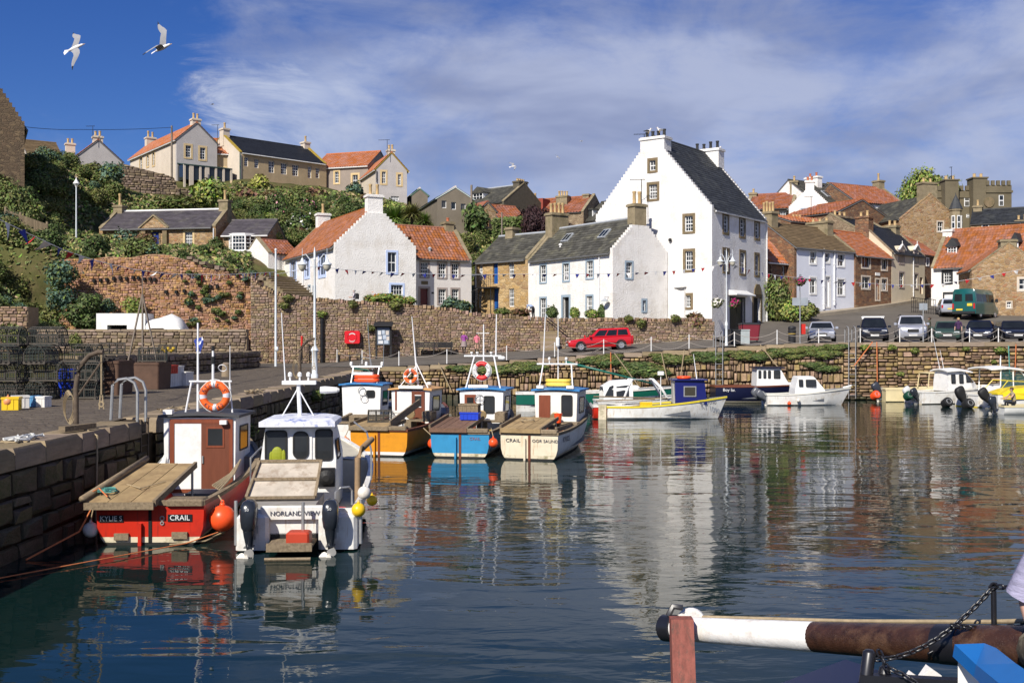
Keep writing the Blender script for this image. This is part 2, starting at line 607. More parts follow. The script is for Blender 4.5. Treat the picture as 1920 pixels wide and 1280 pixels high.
PANT_O=mat('pantile_bright',(0.42,0.145,0.062),0.8,0.08,1.5,island=0.08,hue=0.003,spec=0.15)
PANT_R=mat('pantile_red',(0.29,0.10,0.052),0.85,0.2,1.5,island=0.15,hue=0.006,spec=0.15,dirt=(0.18,0.10,0.05),ds=0.8,damt=0.4)
SLATE=mat('slate_mossy',(0.075,0.072,0.06),0.75,0.25,1.2,island=0.30,spec=0.3,dirt=(0.16,0.15,0.10),ds=0.9,damt=0.75)
SLATE_D=mat('slate_dark',(0.036,0.039,0.043),0.65,0.25,1.2,island=0.30,spec=0.35,dirt=(0.075,0.078,0.07),ds=0.8,damt=0.6)
SLATE_B=mat('slate_blueblack',(0.022,0.025,0.032),0.6,0.12,1.2,island=0.12,spec=0.3)
SLATE_BR=mat('tile_brown',(0.165,0.115,0.062),0.85,0.15,1.2,island=0.16,spec=0.2)
SLATE_P=mat('slate_purple',(0.085,0.075,0.085),0.75,0.15,1.2,island=0.16,spec=0.3,dirt=(0.14,0.13,0.11),ds=0.8,damt=0.6)
PALE_ROOF=mat('pale_sheet_roof',(0.66,0.60,0.56),0.7,0.06,1.0)
LEAD=mat('lead_flashing',(0.36,0.38,0.40),0.5,0.12,3.0)
POT=mat('buff_chimney_pot',(0.50,0.35,0.17),0.85,0.15,4.0)
POT_R=mat('red_chimney_pot',(0.42,0.13,0.06),0.85,0.12,4.0)
POT_K=mat('black_chimney_pot',(0.03,0.03,0.03),0.8,0.2,4.0)
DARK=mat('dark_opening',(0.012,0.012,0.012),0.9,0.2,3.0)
BLUED=mat('blue_door_paint',(0.012,0.035,0.20),0.4,0.08,5.0)
BLUED2=mat('bright_blue_door_paint',(0.01,0.08,0.30),0.4,0.08,5.0)
REDD=mat('dark_red_door_paint',(0.13,0.015,0.012),0.4,0.12,5.0)
BLACKP=mat('black_paint',(0.012,0.012,0.014),0.4,0.15,6.0)
DRAIN=mat('white_downpipe',(0.75,0.75,0.75),0.5,0.05,4.0)
GUTTER=mat('grey_gutter',(0.16,0.16,0.16),0.5,0.1,4.0)
# ------------------------------------------------------------------ houses
def tile_field(a0,a1,slope_len,tw,th,flat=False,jit=0.012):
 """tiles of one roof slope: a along the eave, b up the slope, c out of it -> quads, every tile its own island"""
 nc=max(1,round((a1-a0)/tw))
 nr=max(1,round(slope_len/th))
 tw=(a1-a0)/nc
 th=slope_len/nr
 V,F=[],[]
 prof=[(0,0),(1,0)]if flat else[(0,0.035),(0.22,-0.01),(0.5,0.0),(0.78,0.075),(1.0,0.035)]
 k=len(prof)
 for r in range(nr):
  off=(0.5*tw if(flat and r%2)else 0.0)
  for c in range(nc+(1 if off else 0)):
   x0=a0+c*tw-off
   x1=min(x0+tw*(0.985 if flat else 1.03),a1)
   x0=max(x0,a0)
   if x1-x0<0.02:
    continue
   j=nrg.uniform(-jit,jit,4)
   o=len(V)
   for(t,h)in prof:
    xx=x0+(x1-x0)*t
    V.append((xx,r*th-0.02+j[0],0.035+h+j[1]*0.5))
   for(t,h)in prof:
    xx=x0+(x1-x0)*t
    V.append((xx,(r+1)*th+0.02+j[0],0.0+h+j[2]*0.3))
   for i in range(k-1):
    F.append((o+i,o+i+1,o+k+i+1,o+k+i))
 return np.array(V),np.array(F)
class House:
 pass
def house(name,label,A,B,D,zb,ze,zr,wall,roofm,tiles=None,gf=False,ends=('plain','plain'),wins=(),chims=(),group=None,cat='house',walls=None,ov=0.18,copem=None,steps=9,roof2=None,verge=None,gutter=None,base=1.5,apexw=0.0,tsize=None):
 """a house on the line A -> B (pixel column, metres out), D deep. Gable ends are (first, second) along the ridge."""
 A,B=XY(*A),XY(*B)
 dv=B-A
 L=dv.length
 ang=math.atan2(dv.y,dv.x)
 root=thing(name,label,cat,(A.x,A.y,zb),ang,group)
 h=House()
 h.root,h.L,h.D,h.zb=root,L,D,zb
 ca,sa=math.cos(ang),math.sin(ang)
 def local(p):
  x,y=p[0]-A.x,p[1]-A.y
  return Vector((x*ca+y*sa,-x*sa+y*ca,p[2]-zb))
 def hit(face,px,py):
  o=local((0,0,CAMZ))
  d0=Vector(((px-960)/FPX,1,-(py-640)/FPX))
  d=Vector((d0.x*ca+d0.y*sa,-d0.x*sa+d0.y*ca,d0.z))
  if face=='F':
   t=-o.y/d.y
  elif face=='L':
   t=-o.x/d.x
  else:
   t=(L-o.x)/d.x
  p=o+d*t
  return(p.x if face=='F' else p.y),p.z
 h.hit,h.local=hit,local
 H,HR=ze-zb,zr-zb
 th=0.32
 fn={'F':lambda a,b,t:(a,t,b),'B':lambda a,b,t:(a,D-t,b),'L':lambda a,b,t:(t,a,b),'R':lambda a,b,t:(L-t,a,b)}
 SP,RL=(L,D)if gf else(D,L)
 gab=('F','B')if gf else('L','R')
 wm={k:wall for k in 'FBLR'}
 if walls:
  wm.update(walls)
 slope=(HR-H)/(SP/2)
 def gable(kind):
  up=0.28
  if kind=='step':
   n=steps
   half=SP/2-apexw/2
   dx=half/n
   lft=[]
   for i in range(n):
    s0,s1=i*dx,(i+1)*dx
    zt=H+slope*s1+0.12
    lft+=[(s0,zt),(s1,zt)]
   pts=[(0,-base),(SP,-base)]
   pts+=[(SP-a,b)for a,b in lft]
   pts+=[(a,b)for a,b in reversed(lft)]
   out=[]
   for p in pts:
    if not out or(abs(out[-1][0]-p[0])+abs(out[-1][1]-p[1]))>1e-4:
     out.append(p)
   return out
  if kind=='skew':
   return[(0,-base),(SP,-base),(SP,H+0.1),(SP/2,HR+up),(0,H+0.1)]
  return[(0,-base),(SP,-base),(SP,H-0.02),(SP/2,HR-0.03),(0,H-0.02)]
 ol={}
 for f in 'FBLR':
  if f in gab:
   ol[f]=gable(ends[gab.index(f)])
  else:
   W_=L if f in 'FB' else D
   i0=th+0.001
   ol[f]=[(i0,-base),(W_-i0,-base),(W_-i0,H),(i0,H)]
 holes={k:[]for k in 'FBLR'}
 specs=[]
 for w in wins:
  f,x0,y0,x1,y1=w[:5]
  o=dict(nx=3,ny=4,m=None,kind='sash',mw=0.14,label=None,frame=WJOIN,glass=GLASS,dm=BLUED)
  if len(w)>5:
   o.update(w[5])
  pa,pb=hit(f,x0,(y0+y1)/2),hit(f,x1,(y0+y1)/2)
  pt,pq=hit(f,(x0+x1)/2,y0),hit(f,(x0+x1)/2,y1)
  a0,a1=sorted((pa[0],pb[0]))
  b1,b0=pt[1],pq[1]
  W_=L if f in 'FB' else D
  a0,a1=max(a0,0.36),min(a1,W_-0.36)
  if a1-a0<0.1:
   continue
  holes[f].append([(a0,b0),(a1,b0),(a1,b1),(a0,b1)])
  specs.append((f,a0,a1,b0,b1,o))
 by={}
 for f in 'FBLR':
  by.setdefault(wm[f].name,(wm[f],[]))[1].append(f)
 for mname,(mm,fs)in by.items():
  mb=MB()
  for f in fs:
   mb.slab(fn[f],ol[f],holes[f],th)
  mb.build('wall',mm,root)
  # openings
 for f,a0,a1,b0,b1,o in specs:
  G=fn[f]
  if o['m']is not None:
   mb=MB()
   w=o['mw']
   for(p0,p1,q0,q1)in((a0-w,a0,b0-w*0.9,b1+w),(a1,a1+w,b0-w*0.9,b1+w),(a0,a1,b1,b1+w),(a0-0.04,a1+0.04,b0-w*0.9,b0)):
    s_=0.05 if(q1==b0)else 0.025
    vs=[G(p,q,t)for t in(-s_,0.10)for p,q in((p0,q0),(p1,q0),(p1,q1),(p0,q1))]
    mb.add(vs,[(0,1,2,3),(7,6,5,4),(0,4,5,1),(1,5,6,2),(2,6,7,3),(3,7,4,0)])
   wo=mb.build('door_surround' if o['kind']=='door' else 'window',o['m'],root)
   par=wo
  else:
   par=None
  def bars(rects,t0,t1):
   m2=MB()
   for(p0,p1,q0,q1)in rects:
    vs=[G(p,q,t)for t in(t0,t1)for p,q in((p0,q0),(p1,q0),(p1,q1),(p0,q1))]
    m2.add(vs,[(0,1,2,3),(7,6,5,4),(0,4,5,1),(1,5,6,2),(2,6,7,3),(3,7,4,0)])
   return m2
  def quad(t):
   m2=MB()
   m2.add([G(p,q,t)for p,q in((a0,b0),(a1,b0),(a1,b1),(a0,b1))],[(0,1,2,3)])
   return m2
  if o['kind']=='sash':
   fw=0.055
   rects=[(a0,a0+fw,b0,b1),(a1-fw,a1,b0,b1),(a0+fw,a1-fw,b0,b0+fw*1.4),(a0+fw,a1-fw,b1-fw,b1)]
   nx,ny=o['nx'],o['ny']
   for i in range(1,nx):
    x=lerp(a0+fw,a1-fw,i/nx)
    rects.append((x-0.016,x+0.016,b0+fw*1.4,b1-fw))
   sash=bars(rects,0.12,0.17)
   r2=[]
   for i in range(1,ny):
    z=lerp(b0+fw,b1-fw,i/ny)
    mid=(ny%2==0 and i==ny//2)
    q=0.035 if mid else 0.016
    r2.append((a0+fw,a1-fw,z-q,z+q))
   for rr in r2:
    p0,p1,q0,q1=rr
    vs=[G(p,q,t)for t in(0.117,0.173)for p,q in((p0,q0),(p1,q0),(p1,q1),(p0,q1))]
    sash.add(vs,[(0,1,2,3),(7,6,5,4),(0,4,5,1),(1,5,6,2),(2,6,7,3),(3,7,4,0)])
   if par is None:
    so=sash.build('window',o['frame'],root)
    quad(0.15).build('pane',o['glass'],so)
   else:
    sash.build('sash',o['frame'],par)
    quad(0.15).build('pane',o['glass'],par)
  elif o['kind']=='door':
   d=bars([(a0,a1,b0,b1)],0.16,0.21)
   do=d.build('door',o['dm'],root)
   if o['label']:
    do['label']=o['label']
   pm=bars([(lerp(a0,a1,.15),lerp(a0,a1,.45),lerp(b0,b1,.12),lerp(b0,b1,.45)),(lerp(a0,a1,.55),lerp(a0,a1,.85),lerp(b0,b1,.12),lerp(b0,b1,.45)),
(lerp(a0,a1,.15),lerp(a0,a1,.45),lerp(b0,b1,.52),lerp(b0,b1,.88)),(lerp(a0,a1,.55),lerp(a0,a1,.85),lerp(b0,b1,.52),lerp(b0,b1,.88))],0.14,0.17)
   pm.build('door_panel',o['dm'],do)
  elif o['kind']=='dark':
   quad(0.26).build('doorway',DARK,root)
   # roof
 vm=verge or GUTTER
 sl=math.hypot(SP/2+ov,slope*(SP/2+ov))
 cosr=(SP/2+ov)/sl
 sinr=slope*cosr
 a0=(th-0.02 if ends[0]in('step','skew')else-0.06)
 a1=RL-(th-0.02 if ends[1]in('step','skew')else-0.06)
 mp=(lambda a,b,z:(b,a,z))if gf else(lambda a,b,z:(a,b,z))
 deck=MB()
 tv,tf=[],[]
 n0=0
 for side in(0,1):
  def P(a,s_,c,side=side):
   b=-ov+s_*cosr-c*sinr
   z=H-slope*ov+s_*sinr+c*cosr
   if side:
    b=SP-b
   return mp(a,b,z)
  vs=[P(a,s_,c)for c in(0.0,0.09)for a,s_ in((a0,0),(a1,0),(a1,sl),(a0,sl))]
  deck.add(vs,[(0,1,2,3),(7,6,5,4),(0,4,5,1),(1,5,6,2),(2,6,7,3),(3,7,4,0)])
  if tiles:
   flat=tiles!='pantile'
   tw,tht=tsize or((0.42,0.3)if flat else(0.3,0.36))
   v,f=tile_field(a0,a1,sl,tw,tht,flat)
   q=np.array([P(x,y,c+0.115)for x,y,c in v])
   tv.append(q)
   tf.append(f+n0)
   n0+=len(q)
 ro=deck.build('roof',vm,root)
 if tiles:
  to=bpy.data.objects.new('roof_tiles' if tiles=='pantile' else 'roof_slates',np_mesh('roof_tiles',np.vstack(tv),np.vstack(tf),roofm))
  COL.objects.link(to)
  to.parent=root
  to['kind']='stuff'
 rg=MB()
 zt=HR+0.13
 pts=[mp(a,SP/2,zt)for a in np.linspace(a0,a1,max(2,int(RL/1.5)))]
 rg.tube(pts,0.12,7)
 rg.build('ridge',roof2 or roofm,root)
 for i,e in enumerate(ends):
  if e=='skew':
   ea=(0,th)if i==0 else(RL-th,RL)
   mb=MB()
   for sgn in(0,1):
    b0_,b1_=(-0.05,SP/2+0.08)
    prof=[]
    for a in(ea[0]-0.03,ea[1]+0.03):
     for dz in(0.0,0.12):
      for b,z in((b0_,H+0.06+dz-0.05*slope),(b1_,HR+0.3+dz)):
       bb=SP-b if sgn else b
       prof.append(mp(a,bb,z+0.003*sgn))
    mb.add(prof,[(0,1,3,2),(4,6,7,5),(0,4,5,1),(2,3,7,6),(0,2,6,4),(1,5,7,3)])
   mb.build('skew',copem or ASHLAR,root)
 if gutter:
  mb=MB()
  for side in(0,1):
   b=-ov-0.05 if not side else SP+ov+0.05
   z=H-slope*ov+0.02
   mb.tube([mp(a0,b,z),mp(a1,b,z)],0.07,6)
  mb.build('gutter',gutter,root)
  # chimneys: (a, wa, wb, ztop, material, pots, pot height, pot material[, along])
 for c in chims:
  a,wa,wb,zt,cm,npots,ph,pm=c[:8]
  bc=c[8]if len(c)>8 else SP/2
  mb=MB()
  z0=(HR if bc==SP/2 else H)-1.2
  z1=zt-zb
  def bx(m_,e,q0,q1):
   cs=[mp(a+sx*(wa/2+e),bc+sy*(wb/2+e),z)for z in(q0,q1)for sx,sy in((-1,-1),(1,-1),(1,1),(-1,1))]
   m_.add(cs,[(3,2,1,0),(4,5,6,7),(0,1,5,4),(1,2,6,5),(2,3,7,6),(3,0,4,7)])
  bx(mb,0,z0,z1-0.22)
  bx(mb,0.09,z1-0.22,z1-0.06)
  bx(mb,0.02,z1-0.06,z1)
  co=mb.build('chimney',cm,root)
  along_b=wb>=wa
  for i in range(npots):
   t=(i+0.5)/npots-0.5
   pa,pb=(a,bc+t*(wb-0.1))if along_b else(a+t*(wa-0.1),bc)
   hh=ph*rnd.uniform(0.88,1.12)
   r=min(0.15,0.42*(max(wa,wb)-0.1)/npots)
   m3=MB()
   m3.lathe([(r,0),(r*0.85,hh*0.15),(r*0.78,hh*0.8),(r,hh*0.86),(r*0.95,hh),(r*0.6,hh),(r*0.6,hh-0.2)],mp(pa,pb,z1),9)
   m3.build('chimney_pot',pm,co,smooth=40)
 h.P,h.H,h.HR,h.mp,h.SP,h.RL,h.slope,h.fn=P,H,HR,mp,SP,RL,slope,fn
 return h
def on_roof(h,px,py):
 """point where the ray through a pixel meets the front slope (local coordinates)"""
 o=h.local((0,0,CAMZ))
 p1=h.local(tuple(Vector((0,0,CAMZ))+Vector(((px-960)/FPX,1,-(py-640)/FPX))*10))
 d=p1-o
 # slope plane: z = H + slope * y  (ridge along x)  or z = H + slope * x
 k=(lambda q:q.y)if h.mp(1,2,3)[0]==1 else(lambda q:q.x)
 t=(h.H+h.slope*k(o)-o.z)/(d.z-h.slope*k(d))
 return o+d*t
def skylight(h,x0,y0,x1,y1,name='skylight',frame=None):
 a,b,c=on_roof(h,x0,y1),on_roof(h,x1,y1),on_roof(h,(x0+x1)/2,y0)
 w=max(abs(a.x-b.x),0.5)
 xm,yb,yt=(a.x+b.x)/2,a.y,max(c.y,a.y+0.7)
 n=Vector((0,-h.slope,1)).normalized()
 def q(x,y,e):
  return Vector((x,y,h.H+h.slope*y))+n*e
 f=MB()
 vs=[q(x,y,e)for e in(0.05,0.24)for x,y in((xm-w/2,yb),(xm+w/2,yb),(xm+w/2,yt),(xm-w/2,yt))]
 f.add(vs,[(0,1,2,3),(7,6,5,4),(0,4,5,1),(1,5,6,2),(2,6,7,3),(3,7,4,0)])
 so=f.build(name,frame or LEAD,h.root)
 p=MB()
 for k in(0,1):
  xa,xb=xm-w/2+0.07+k*(w/2-0.03),xm-0.04+k*(w/2-0.03)
  p.add([q(x,y,0.25)for x,y in((xa,yb+0.08),(xb,yb+0.08),(xb,yt-0.08),(xa,yt-0.08))],[(0,1,2,3)])
 p.build('pane',GLASS,so)
def downpipe(h,face,px,y0,y1,m=None,r=0.05):
 a,z1=h.hit(face,px,y0)
 _,z0=h.hit(face,px,y1)
 g=h.fn[face]
 mb=MB()
 mb.tube([g(a,z0,-0.09),g(a,z1,-0.09)],r,6)
 for z in np.arange(z0+0.4,z1,1.6):
  mb.tube([g(a,z,-0.09),g(a,z+0.08,-0.09)],r*1.5,6)
 mb.build('downpipe',m or DRAIN,h.root)
 # ------------------------------------------------------------------ masonry walls built stone by stone
def unit_stones(name,n,mats,seed,rough=0.09):
 """n slightly different dressed stones in the unit box x,z 0..1, front towards -y"""
 rg=random.Random(seed)
 out=[]
 for i in range(n):
  b=0.10
  j=lambda s=rough:rg.uniform(-s,s)
  back=[(0.02,0,0.02),(0.98,0,0.02),(0.98,0,0.98),(0.02,0,0.98)]
  mid=[(0.0+abs(j())*.6,-0.6,0.0+abs(j())*.6),(1-abs(j())*.6,-0.6,abs(j())*.6),(1-abs(j())*.6,-0.6,1-abs(j())*.6),(abs(j())*.6,-0.6,1-abs(j())*.6)]
  fr=[(b+j(),-1+j(.2),b+j()),(1-b+j(),-1+j(.2),b+j()),(1-b+j(),-1+j(.2),1-b+j()),(b+j(),-1+j(.2),1-b+j())]
  mb=MB()
  mb.add(back+mid+fr,[(0,1,5,4),(1,2,6,5),(2,3,7,6),(3,0,4,7),(4,5,9,8),(5,6,10,9),(6,7,11,10),(7,4,8,11),(8,9,10,11)])
  me=mb.mesh(name,mats,smooth=50)
  out.append(me)
 return out
def layout(length,zbot,ztop,hr,wr,seed,gap=0.03,vert=False,skip=None):
 """stones (s0, s1, z0, z1) in rough courses between zbot(s) and ztop(s)"""
 rg=random.Random(seed)
 res=[]
 zmin=min(zbot(s)for s in np.linspace(0,length,40))
 zmax=max(ztop(s)for s in np.linspace(0,length,40))
 z=zmin
 while z<zmax-0.02:
  h=rg.uniform(*hr)
  s=-rg.uniform(0,wr[0])
  while s<length:
   w=rg.uniform(*wr)*(1.0 if rg.random()<.75 else 0.6)
   s0,s1=max(s,0),min(s+w,length)
   m=(s0+s1)/2
   zb,zt=zbot(m),ztop(m)
   z0,z1=z,z+h
   if s1-s0>0.08 and z1>zb and z0<zt-0.03 and not(skip and skip(m,(z0+z1)/2)):
    z1=min(z1,zt)
    if rg.random()<0.22 and h>0.24 and not vert:  # two thin stones instead of one
     zm=z0+h*rg.uniform(.4,.6)
     res.append((s0,s1-gap,z0,zm-gap))
     res.append((s0,s1-gap,zm,z1-gap))
    else:
     res.append((s0,s1-gap,z0+rg.uniform(0,gap),z1-gap))
   s+=w
  z+=h
 return res
def masonry(root,path,stones,meshes,depth,name='stone',n_single=300,dj=0.5,view=None,mass='stones',low=None,zlow=.4):
 """path(s) -> (x, y, angle of the wall's tangent); stones lie on its outer face"""
 rg=random.Random(3)
 def size(st):
  s0,s1,z0,z1=st
  x,y,a=path((s0+s1)/2)
  if y<1:
   return 0
  px=960+FPX*x/y
  py=640-FPX*((z0+z1)/2-CAMZ)/y
  if not(-20<px<1940 and py<1300):
   return 0
  if view and not view(px,py):
   return 0
  cosv=abs(math.sin(a)*x-math.cos(a)*y)/math.hypot(x,y)
  return(s1-s0)*(z1-z0)/(y*y)*cosv
 order=sorted(range(len(stones)),key=lambda i:-size(stones[i]))
 single=set(i for i in order[:n_single]if size(stones[i])>0)
 V,F,MI=[],[],[]
 cache={}
 for k,me in enumerate(meshes):
  vs=np.zeros(len(me.vertices)*3)
  me.vertices.foreach_get('co',vs)
  cache[k]=(vs.reshape(-1,3),np.array([tuple(p.vertices)for p in me.polygons]))
 n0=0
 for i,(s0,s1,z0,z1)in enumerate(stones):
  x,y,a=path(s0)
  k=rg.randrange(len(meshes))
  d=depth*rg.uniform(1-dj,1+dj)
  w,h=s1-s0,z1-z0
  if w<0.04 or h<0.04:
   continue
  wet=low is not None and z0+h*.4<zlow+rg.uniform(-.15,.15)
  if i in single:
   instance(name,low[k]if wet else meshes[k],root,(x,y,z0),(0,0,a),(w,d,h))
  else:
   v,f=cache[k]
   q=v*np.array([w,d,h])
   c,s=math.cos(a),math.sin(a)
   V.append(np.column_stack([x+q[:,0]*c-q[:,1]*s,y+q[:,0]*s+q[:,1]*c,z0+q[:,2]]))
   F.append(f+n0)
   MI+=[int(wet)]*len(f)
   n0+=len(v)
 if V:
  o=bpy.data.objects.new(mass,np_mesh(mass,np.vstack(V),np.vstack(F),[meshes[0].materials[0],(low or meshes)[0].materials[0]],MI))
  COL.objects.link(o)
  o.parent=root
  o['kind']='stuff'
 return root
 # ------------------------------------------------------------------ plants
def leaf_cloud(n,rad,leaf,seed,lumps=7,flat=0.0,hollow=0.45,up=0.35,aspect=1.7):
 """n leaf blades spread through a lumpy crown of radii rad, centred on the origin"""
 rg=np.random.default_rng(seed)
 d=rg.normal(size=(n,3))
 d/=np.linalg.norm(d,axis=1)[:,None]
 L=rg.normal(size=(lumps,3))
 L/=np.linalg.norm(L,axis=1)[:,None]
 dots=d@L.T
 bulge=np.max(np.where(dots>0,dots,0)**6*rg.uniform(.2,.55,lumps)[None,:],axis=1)
 rr=(0.70+bulge+rg.normal(0,0.10,n))*(1-hollow*rg.random(n)**2)
 if flat:
  d[:,2]=np.where(d[:,2]<0,d[:,2]*(1-flat),d[:,2])
 c=d*rr[:,None]*np.array(rad)
 nrm=d+rg.normal(0,0.55,(n,3))+np.array([0,0,up])
 nrm/=np.linalg.norm(nrm,axis=1)[:,None]
 ref=rg.normal(size=(n,3))
 t1=np.cross(nrm,ref)
 t1/=np.linalg.norm(t1,axis=1)[:,None]+1e-9
 t2=np.cross(nrm,t1)
 s=leaf*rg.uniform(0.6,1.25,n)[:,None]
 a=t1*s*0.5*aspect
 b=t2*s*0.5
 V=np.stack([c-a,c+b*0.9,c+a,c-b*0.9],axis=1).reshape(-1,3)
 F=np.arange(n*4).reshape(-1,4)
 return V,F
def foliage_mat(name,col,island=0.45,hue=0.03,rough=0.7):
 if name in _mc:
  return _mc[name]
 m=mat(name,col,rough,0.2,0.6,island=island,hue=hue,spec=0.25)
 P=m.node_tree.nodes['Principled BSDF']
 P.inputs['Subsurface Weight'].default_value=0.0
 return m
F_DARK=foliage_mat('leaves_dark_green',(0.067,0.103,0.030))
F_MID=foliage_mat('leaves_mid_green',(0.110,0.147,0.037))
F_OLIVE=foliage_mat('leaves_olive',(0.175,0.175,0.047))
F_LIGHT=foliage_mat('leaves_light_green',(0.167,0.233,0.047))
F_YEL=foliage_mat('leaves_yellow_green',(0.316,0.316,0.059))
F_RED=foliage_mat('leaves_russet',(0.175,0.086,0.049))
F_PURP=foliage_mat('leaves_dark_purple',(0.044,0.020,0.022))
F_BLUE=foliage_mat('leaves_blue_green',(0.083,0.147,0.097))
F_DRY=foliage_mat('leaves_dry_straw',(0.333,0.250,0.117))
FL_PINK=foliage_mat('flowers_pink',(0.62,0.24,0.27),0.2,0.01)
FL_ORANGE=foliage_mat('flowers_orange',(0.62,0.15,0.02),0.2,0.02)
FL_YELLOW=foliage_mat('flowers_yellow',(0.62,0.48,0.03),0.2,0.01)
FL_RED=foliage_mat('flowers_red',(0.5,0.02,0.02),0.2,0.01)
FL_MAG=foliage_mat('flowers_magenta',(0.34,0.01,0.12),0.35,0.02)
FL_WHITE=foliage_mat('flowers_white',(0.75,0.72,0.66),0.15,0.01)
BARK=mat('bark',(0.10,0.075,0.05),0.9,0.3,6.0,0.01,30,spec=0.1)
_leafmesh={}
def leaf_mesh(key,m,n=1300,leaf=0.24,seed=1,aspect=1.7,lumps=9):
 k=(key,m.name,n,leaf,seed)
 if k not in _leafmesh:
  V,F=leaf_cloud(n,(1,1,1),leaf,seed,lumps,aspect=aspect)
  alt={'leaves_dark_green':F_MID,'leaves_mid_green':F_OLIVE,'leaves_olive':F_MID,'leaves_light_green':F_YEL,'leaves_blue_green':F_MID,'leaves_russet':F_OLIVE}.get(m.name,m)
  _leafmesh[k]=np_mesh('foliage',V,F,[m,alt],(np.random.default_rng(seed).random(len(F))<.3).astype(np.int32))
 return _leafmesh[k]
_stem={}
def shrub(x,y,z,r,hgt,m,label,cat='shrub',name='shrub',group=None,flowers=None,seed=None,n=1300,leaf=0.24,fl_n=60):
 """a bush with its own twigs and leaf crown; r radius, hgt height"""
 rt=thing(name,label,cat,(x,y,z),rnd.uniform(0,6.28),group)
 if 's' not in _stem:
  mb=MB()
  for k in range(7):
   a=k*2.4
   mb.tube([(0,0,-0.3),(0.15*math.cos(a),0.15*math.sin(a),0.3),(0.5*math.cos(a),0.5*math.sin(a),0.95)],[0.05,0.035,0.012],4)
  _stem['s']=mb.mesh('stem',BARK)
 instance('stem',_stem['s'],rt,(0,0,0),(0,0,0),(r,r,hgt*0.7))
 sd_=seed if seed is not None else rnd.randrange(5)
 instance('foliage',leaf_mesh('b',m,n,leaf,sd_),rt,(0,0,hgt*0.5),(0,0,0),(r,r,hgt*0.58))
 if flowers:
  V,F=leaf_cloud(fl_n,(1.04,1.04,1.04),0.17,sd_+77,9,hollow=0.08,aspect=1.0)
  instance('flowers',np_mesh('flowers',V,F,flowers),rt,(0,0,hgt*0.5),(0,0,0),(r,r,hgt*0.58))['kind']='stuff'
 return rt
def spiky(x,y,z,r,m,label,n=220,name='spiky_plant',cat='plant',group=None,seed=1,hgt=1.0,width=0.05):
 rg=random.Random(seed)
 rt=thing(name,label,cat,(x,y,z),0,group)
 V,F=[],[]
 for i in range(n):
  a=rg.uniform(0,6.28)
  e=rg.uniform(-0.1,1.3)
  L=r*rg.uniform(0.7,1.1)
  d=Vector((math.cos(a)*math.cos(e),math.sin(a)*math.cos(e),math.sin(e)))
  sx=Vector((-math.sin(a),math.cos(a),0))*width*r
  o=len(V)
  c0=Vector((0,0,hgt))
  c1=c0+d*L*0.55
  c2=c0+d*L+Vector((0,0,-0.25*L*math.cos(e)))
  V+=[c0-sx,c0+sx,c1+sx*.9,c1-sx*.9,c2+sx*.1,c2-sx*.1]
  F+=[(o,o+1,o+2,o+3),(o+3,o+2,o+4,o+5)]
 me=np_mesh('blades',np.array([tuple(v)for v in V]),np.array(F),m)
 instance('blades',me,rt)
 mb=MB()
 mb.tube([(0,0,-0.4),(0.03,0,hgt*0.5),(0,0,hgt)],[0.12*r,0.1*r,0.08*r],7)
 mb.build('trunk',BARK,rt)
 return rt
 # ------------------------------------------------------------------ terrain, water, roads
TX=np.array([-46,-40.5,-34,-26,-18,-10,0,8,16,24,34,60],float)
TY=np.array([70,74,79.4,79.55,84,92,100,108,116,124,135,160,700],float)
TZ=np.array([[6,5.2,3.7,3.6,1.6,1.2,1.5,1.9,2.6,2.8,2.9,3.0],[9.5,8,3.9,3.7,1.8,1.6,2.0,2.4,2.9,3.1,3.1,3.3],[12.3,11,4.0,3.9,2.0,1.9,2.3,2.8,3.2,3.3,3.3,3.6],
[12.5,11.5,10,9.6,6.2,5.9,5.3,4.9,3.7,3.7,3.7,4],[14.2,11.9,10.6,10.2,5.9,5.8,5.4,4.9,4.1,4.2,4.3,5],[17.8,12.8,11.6,11.2,6.9,6.4,6,5.2,5.0,5.3,5.4,6],
[20,13.6,12.3,12,11.4,10.5,9.5,8.5,8,7.2,6.4,7],[21.5,17.6,15.6,15,14.6,13.8,12.8,12,10,8.6,7.4,8],[22.5,20.2,18.6,18.2,18.6,17,15.5,14,12,10.2,8.5,9],
[23.5,22.8,22.8,22,21,19,17.5,16,14.5,13,11,11],[24,23.6,23.5,23,22,20,18.5,17,16,15.5,14,14],[25,24,24,23,21,20,19,18,18,17,17,17],
[24]*12],float)
def terr(x,y):
 x=min(max(x,TX[0]),TX[-1])
 y=min(max(y,TY[0]),TY[-1])
 i=min(max(np.searchsorted(TX,x)-1,0),len(TX)-2)
 j=min(max(np.searchsorted(TY,y)-1,0),len(TY)-2)
 u=(x-TX[i])/(TX[i+1]-TX[i])
 v=(y-TY[j])/(TY[j+1]-TY[j])
 return float((TZ[j,i]*(1-u)+TZ[j,i+1]*u)*(1-v)+(TZ[j+1,i]*(1-u)+TZ[j+1,i+1]*u)*v)
def grid_mesh(name,xs,ys,zf,m):
 V=np.array([(x,y,zf(x,y))for y in ys for x in xs])
 n=len(xs)
 F=np.array([(j*n+i,j*n+i+1,(j+1)*n+i+1,(j+1)*n+i)for j in range(len(ys)-1)for i in range(n-1)])
 o=bpy.data.objects.new(name,np_mesh(name,V,F,m,smooth=True))
 COL.objects.link(o)
 return struct(o)
SOIL=mat('rough_grass_and_soil',(0.085,0.085,0.03),0.95,0.4,0.5,0.08,3.0,spec=0.1,dirt=(0.14,0.10,0.055),ds=0.3,damt=0.8)
xs=np.concatenate([np.linspace(-420,-72,12),np.arange(-70,61,1.5),np.linspace(64,420,12)])
ys=np.concatenate([[70,72,74,76,79.4,79.55],np.arange(80,136,2.0),[145,160,250,420,700]])
grid_mesh('hillside_ground',xs,ys,lambda x,y:terr(x,y)+0.25*math.sin(x*.9)*math.sin(y*.7)*(1 if y>84 else 0.0),SOIL)
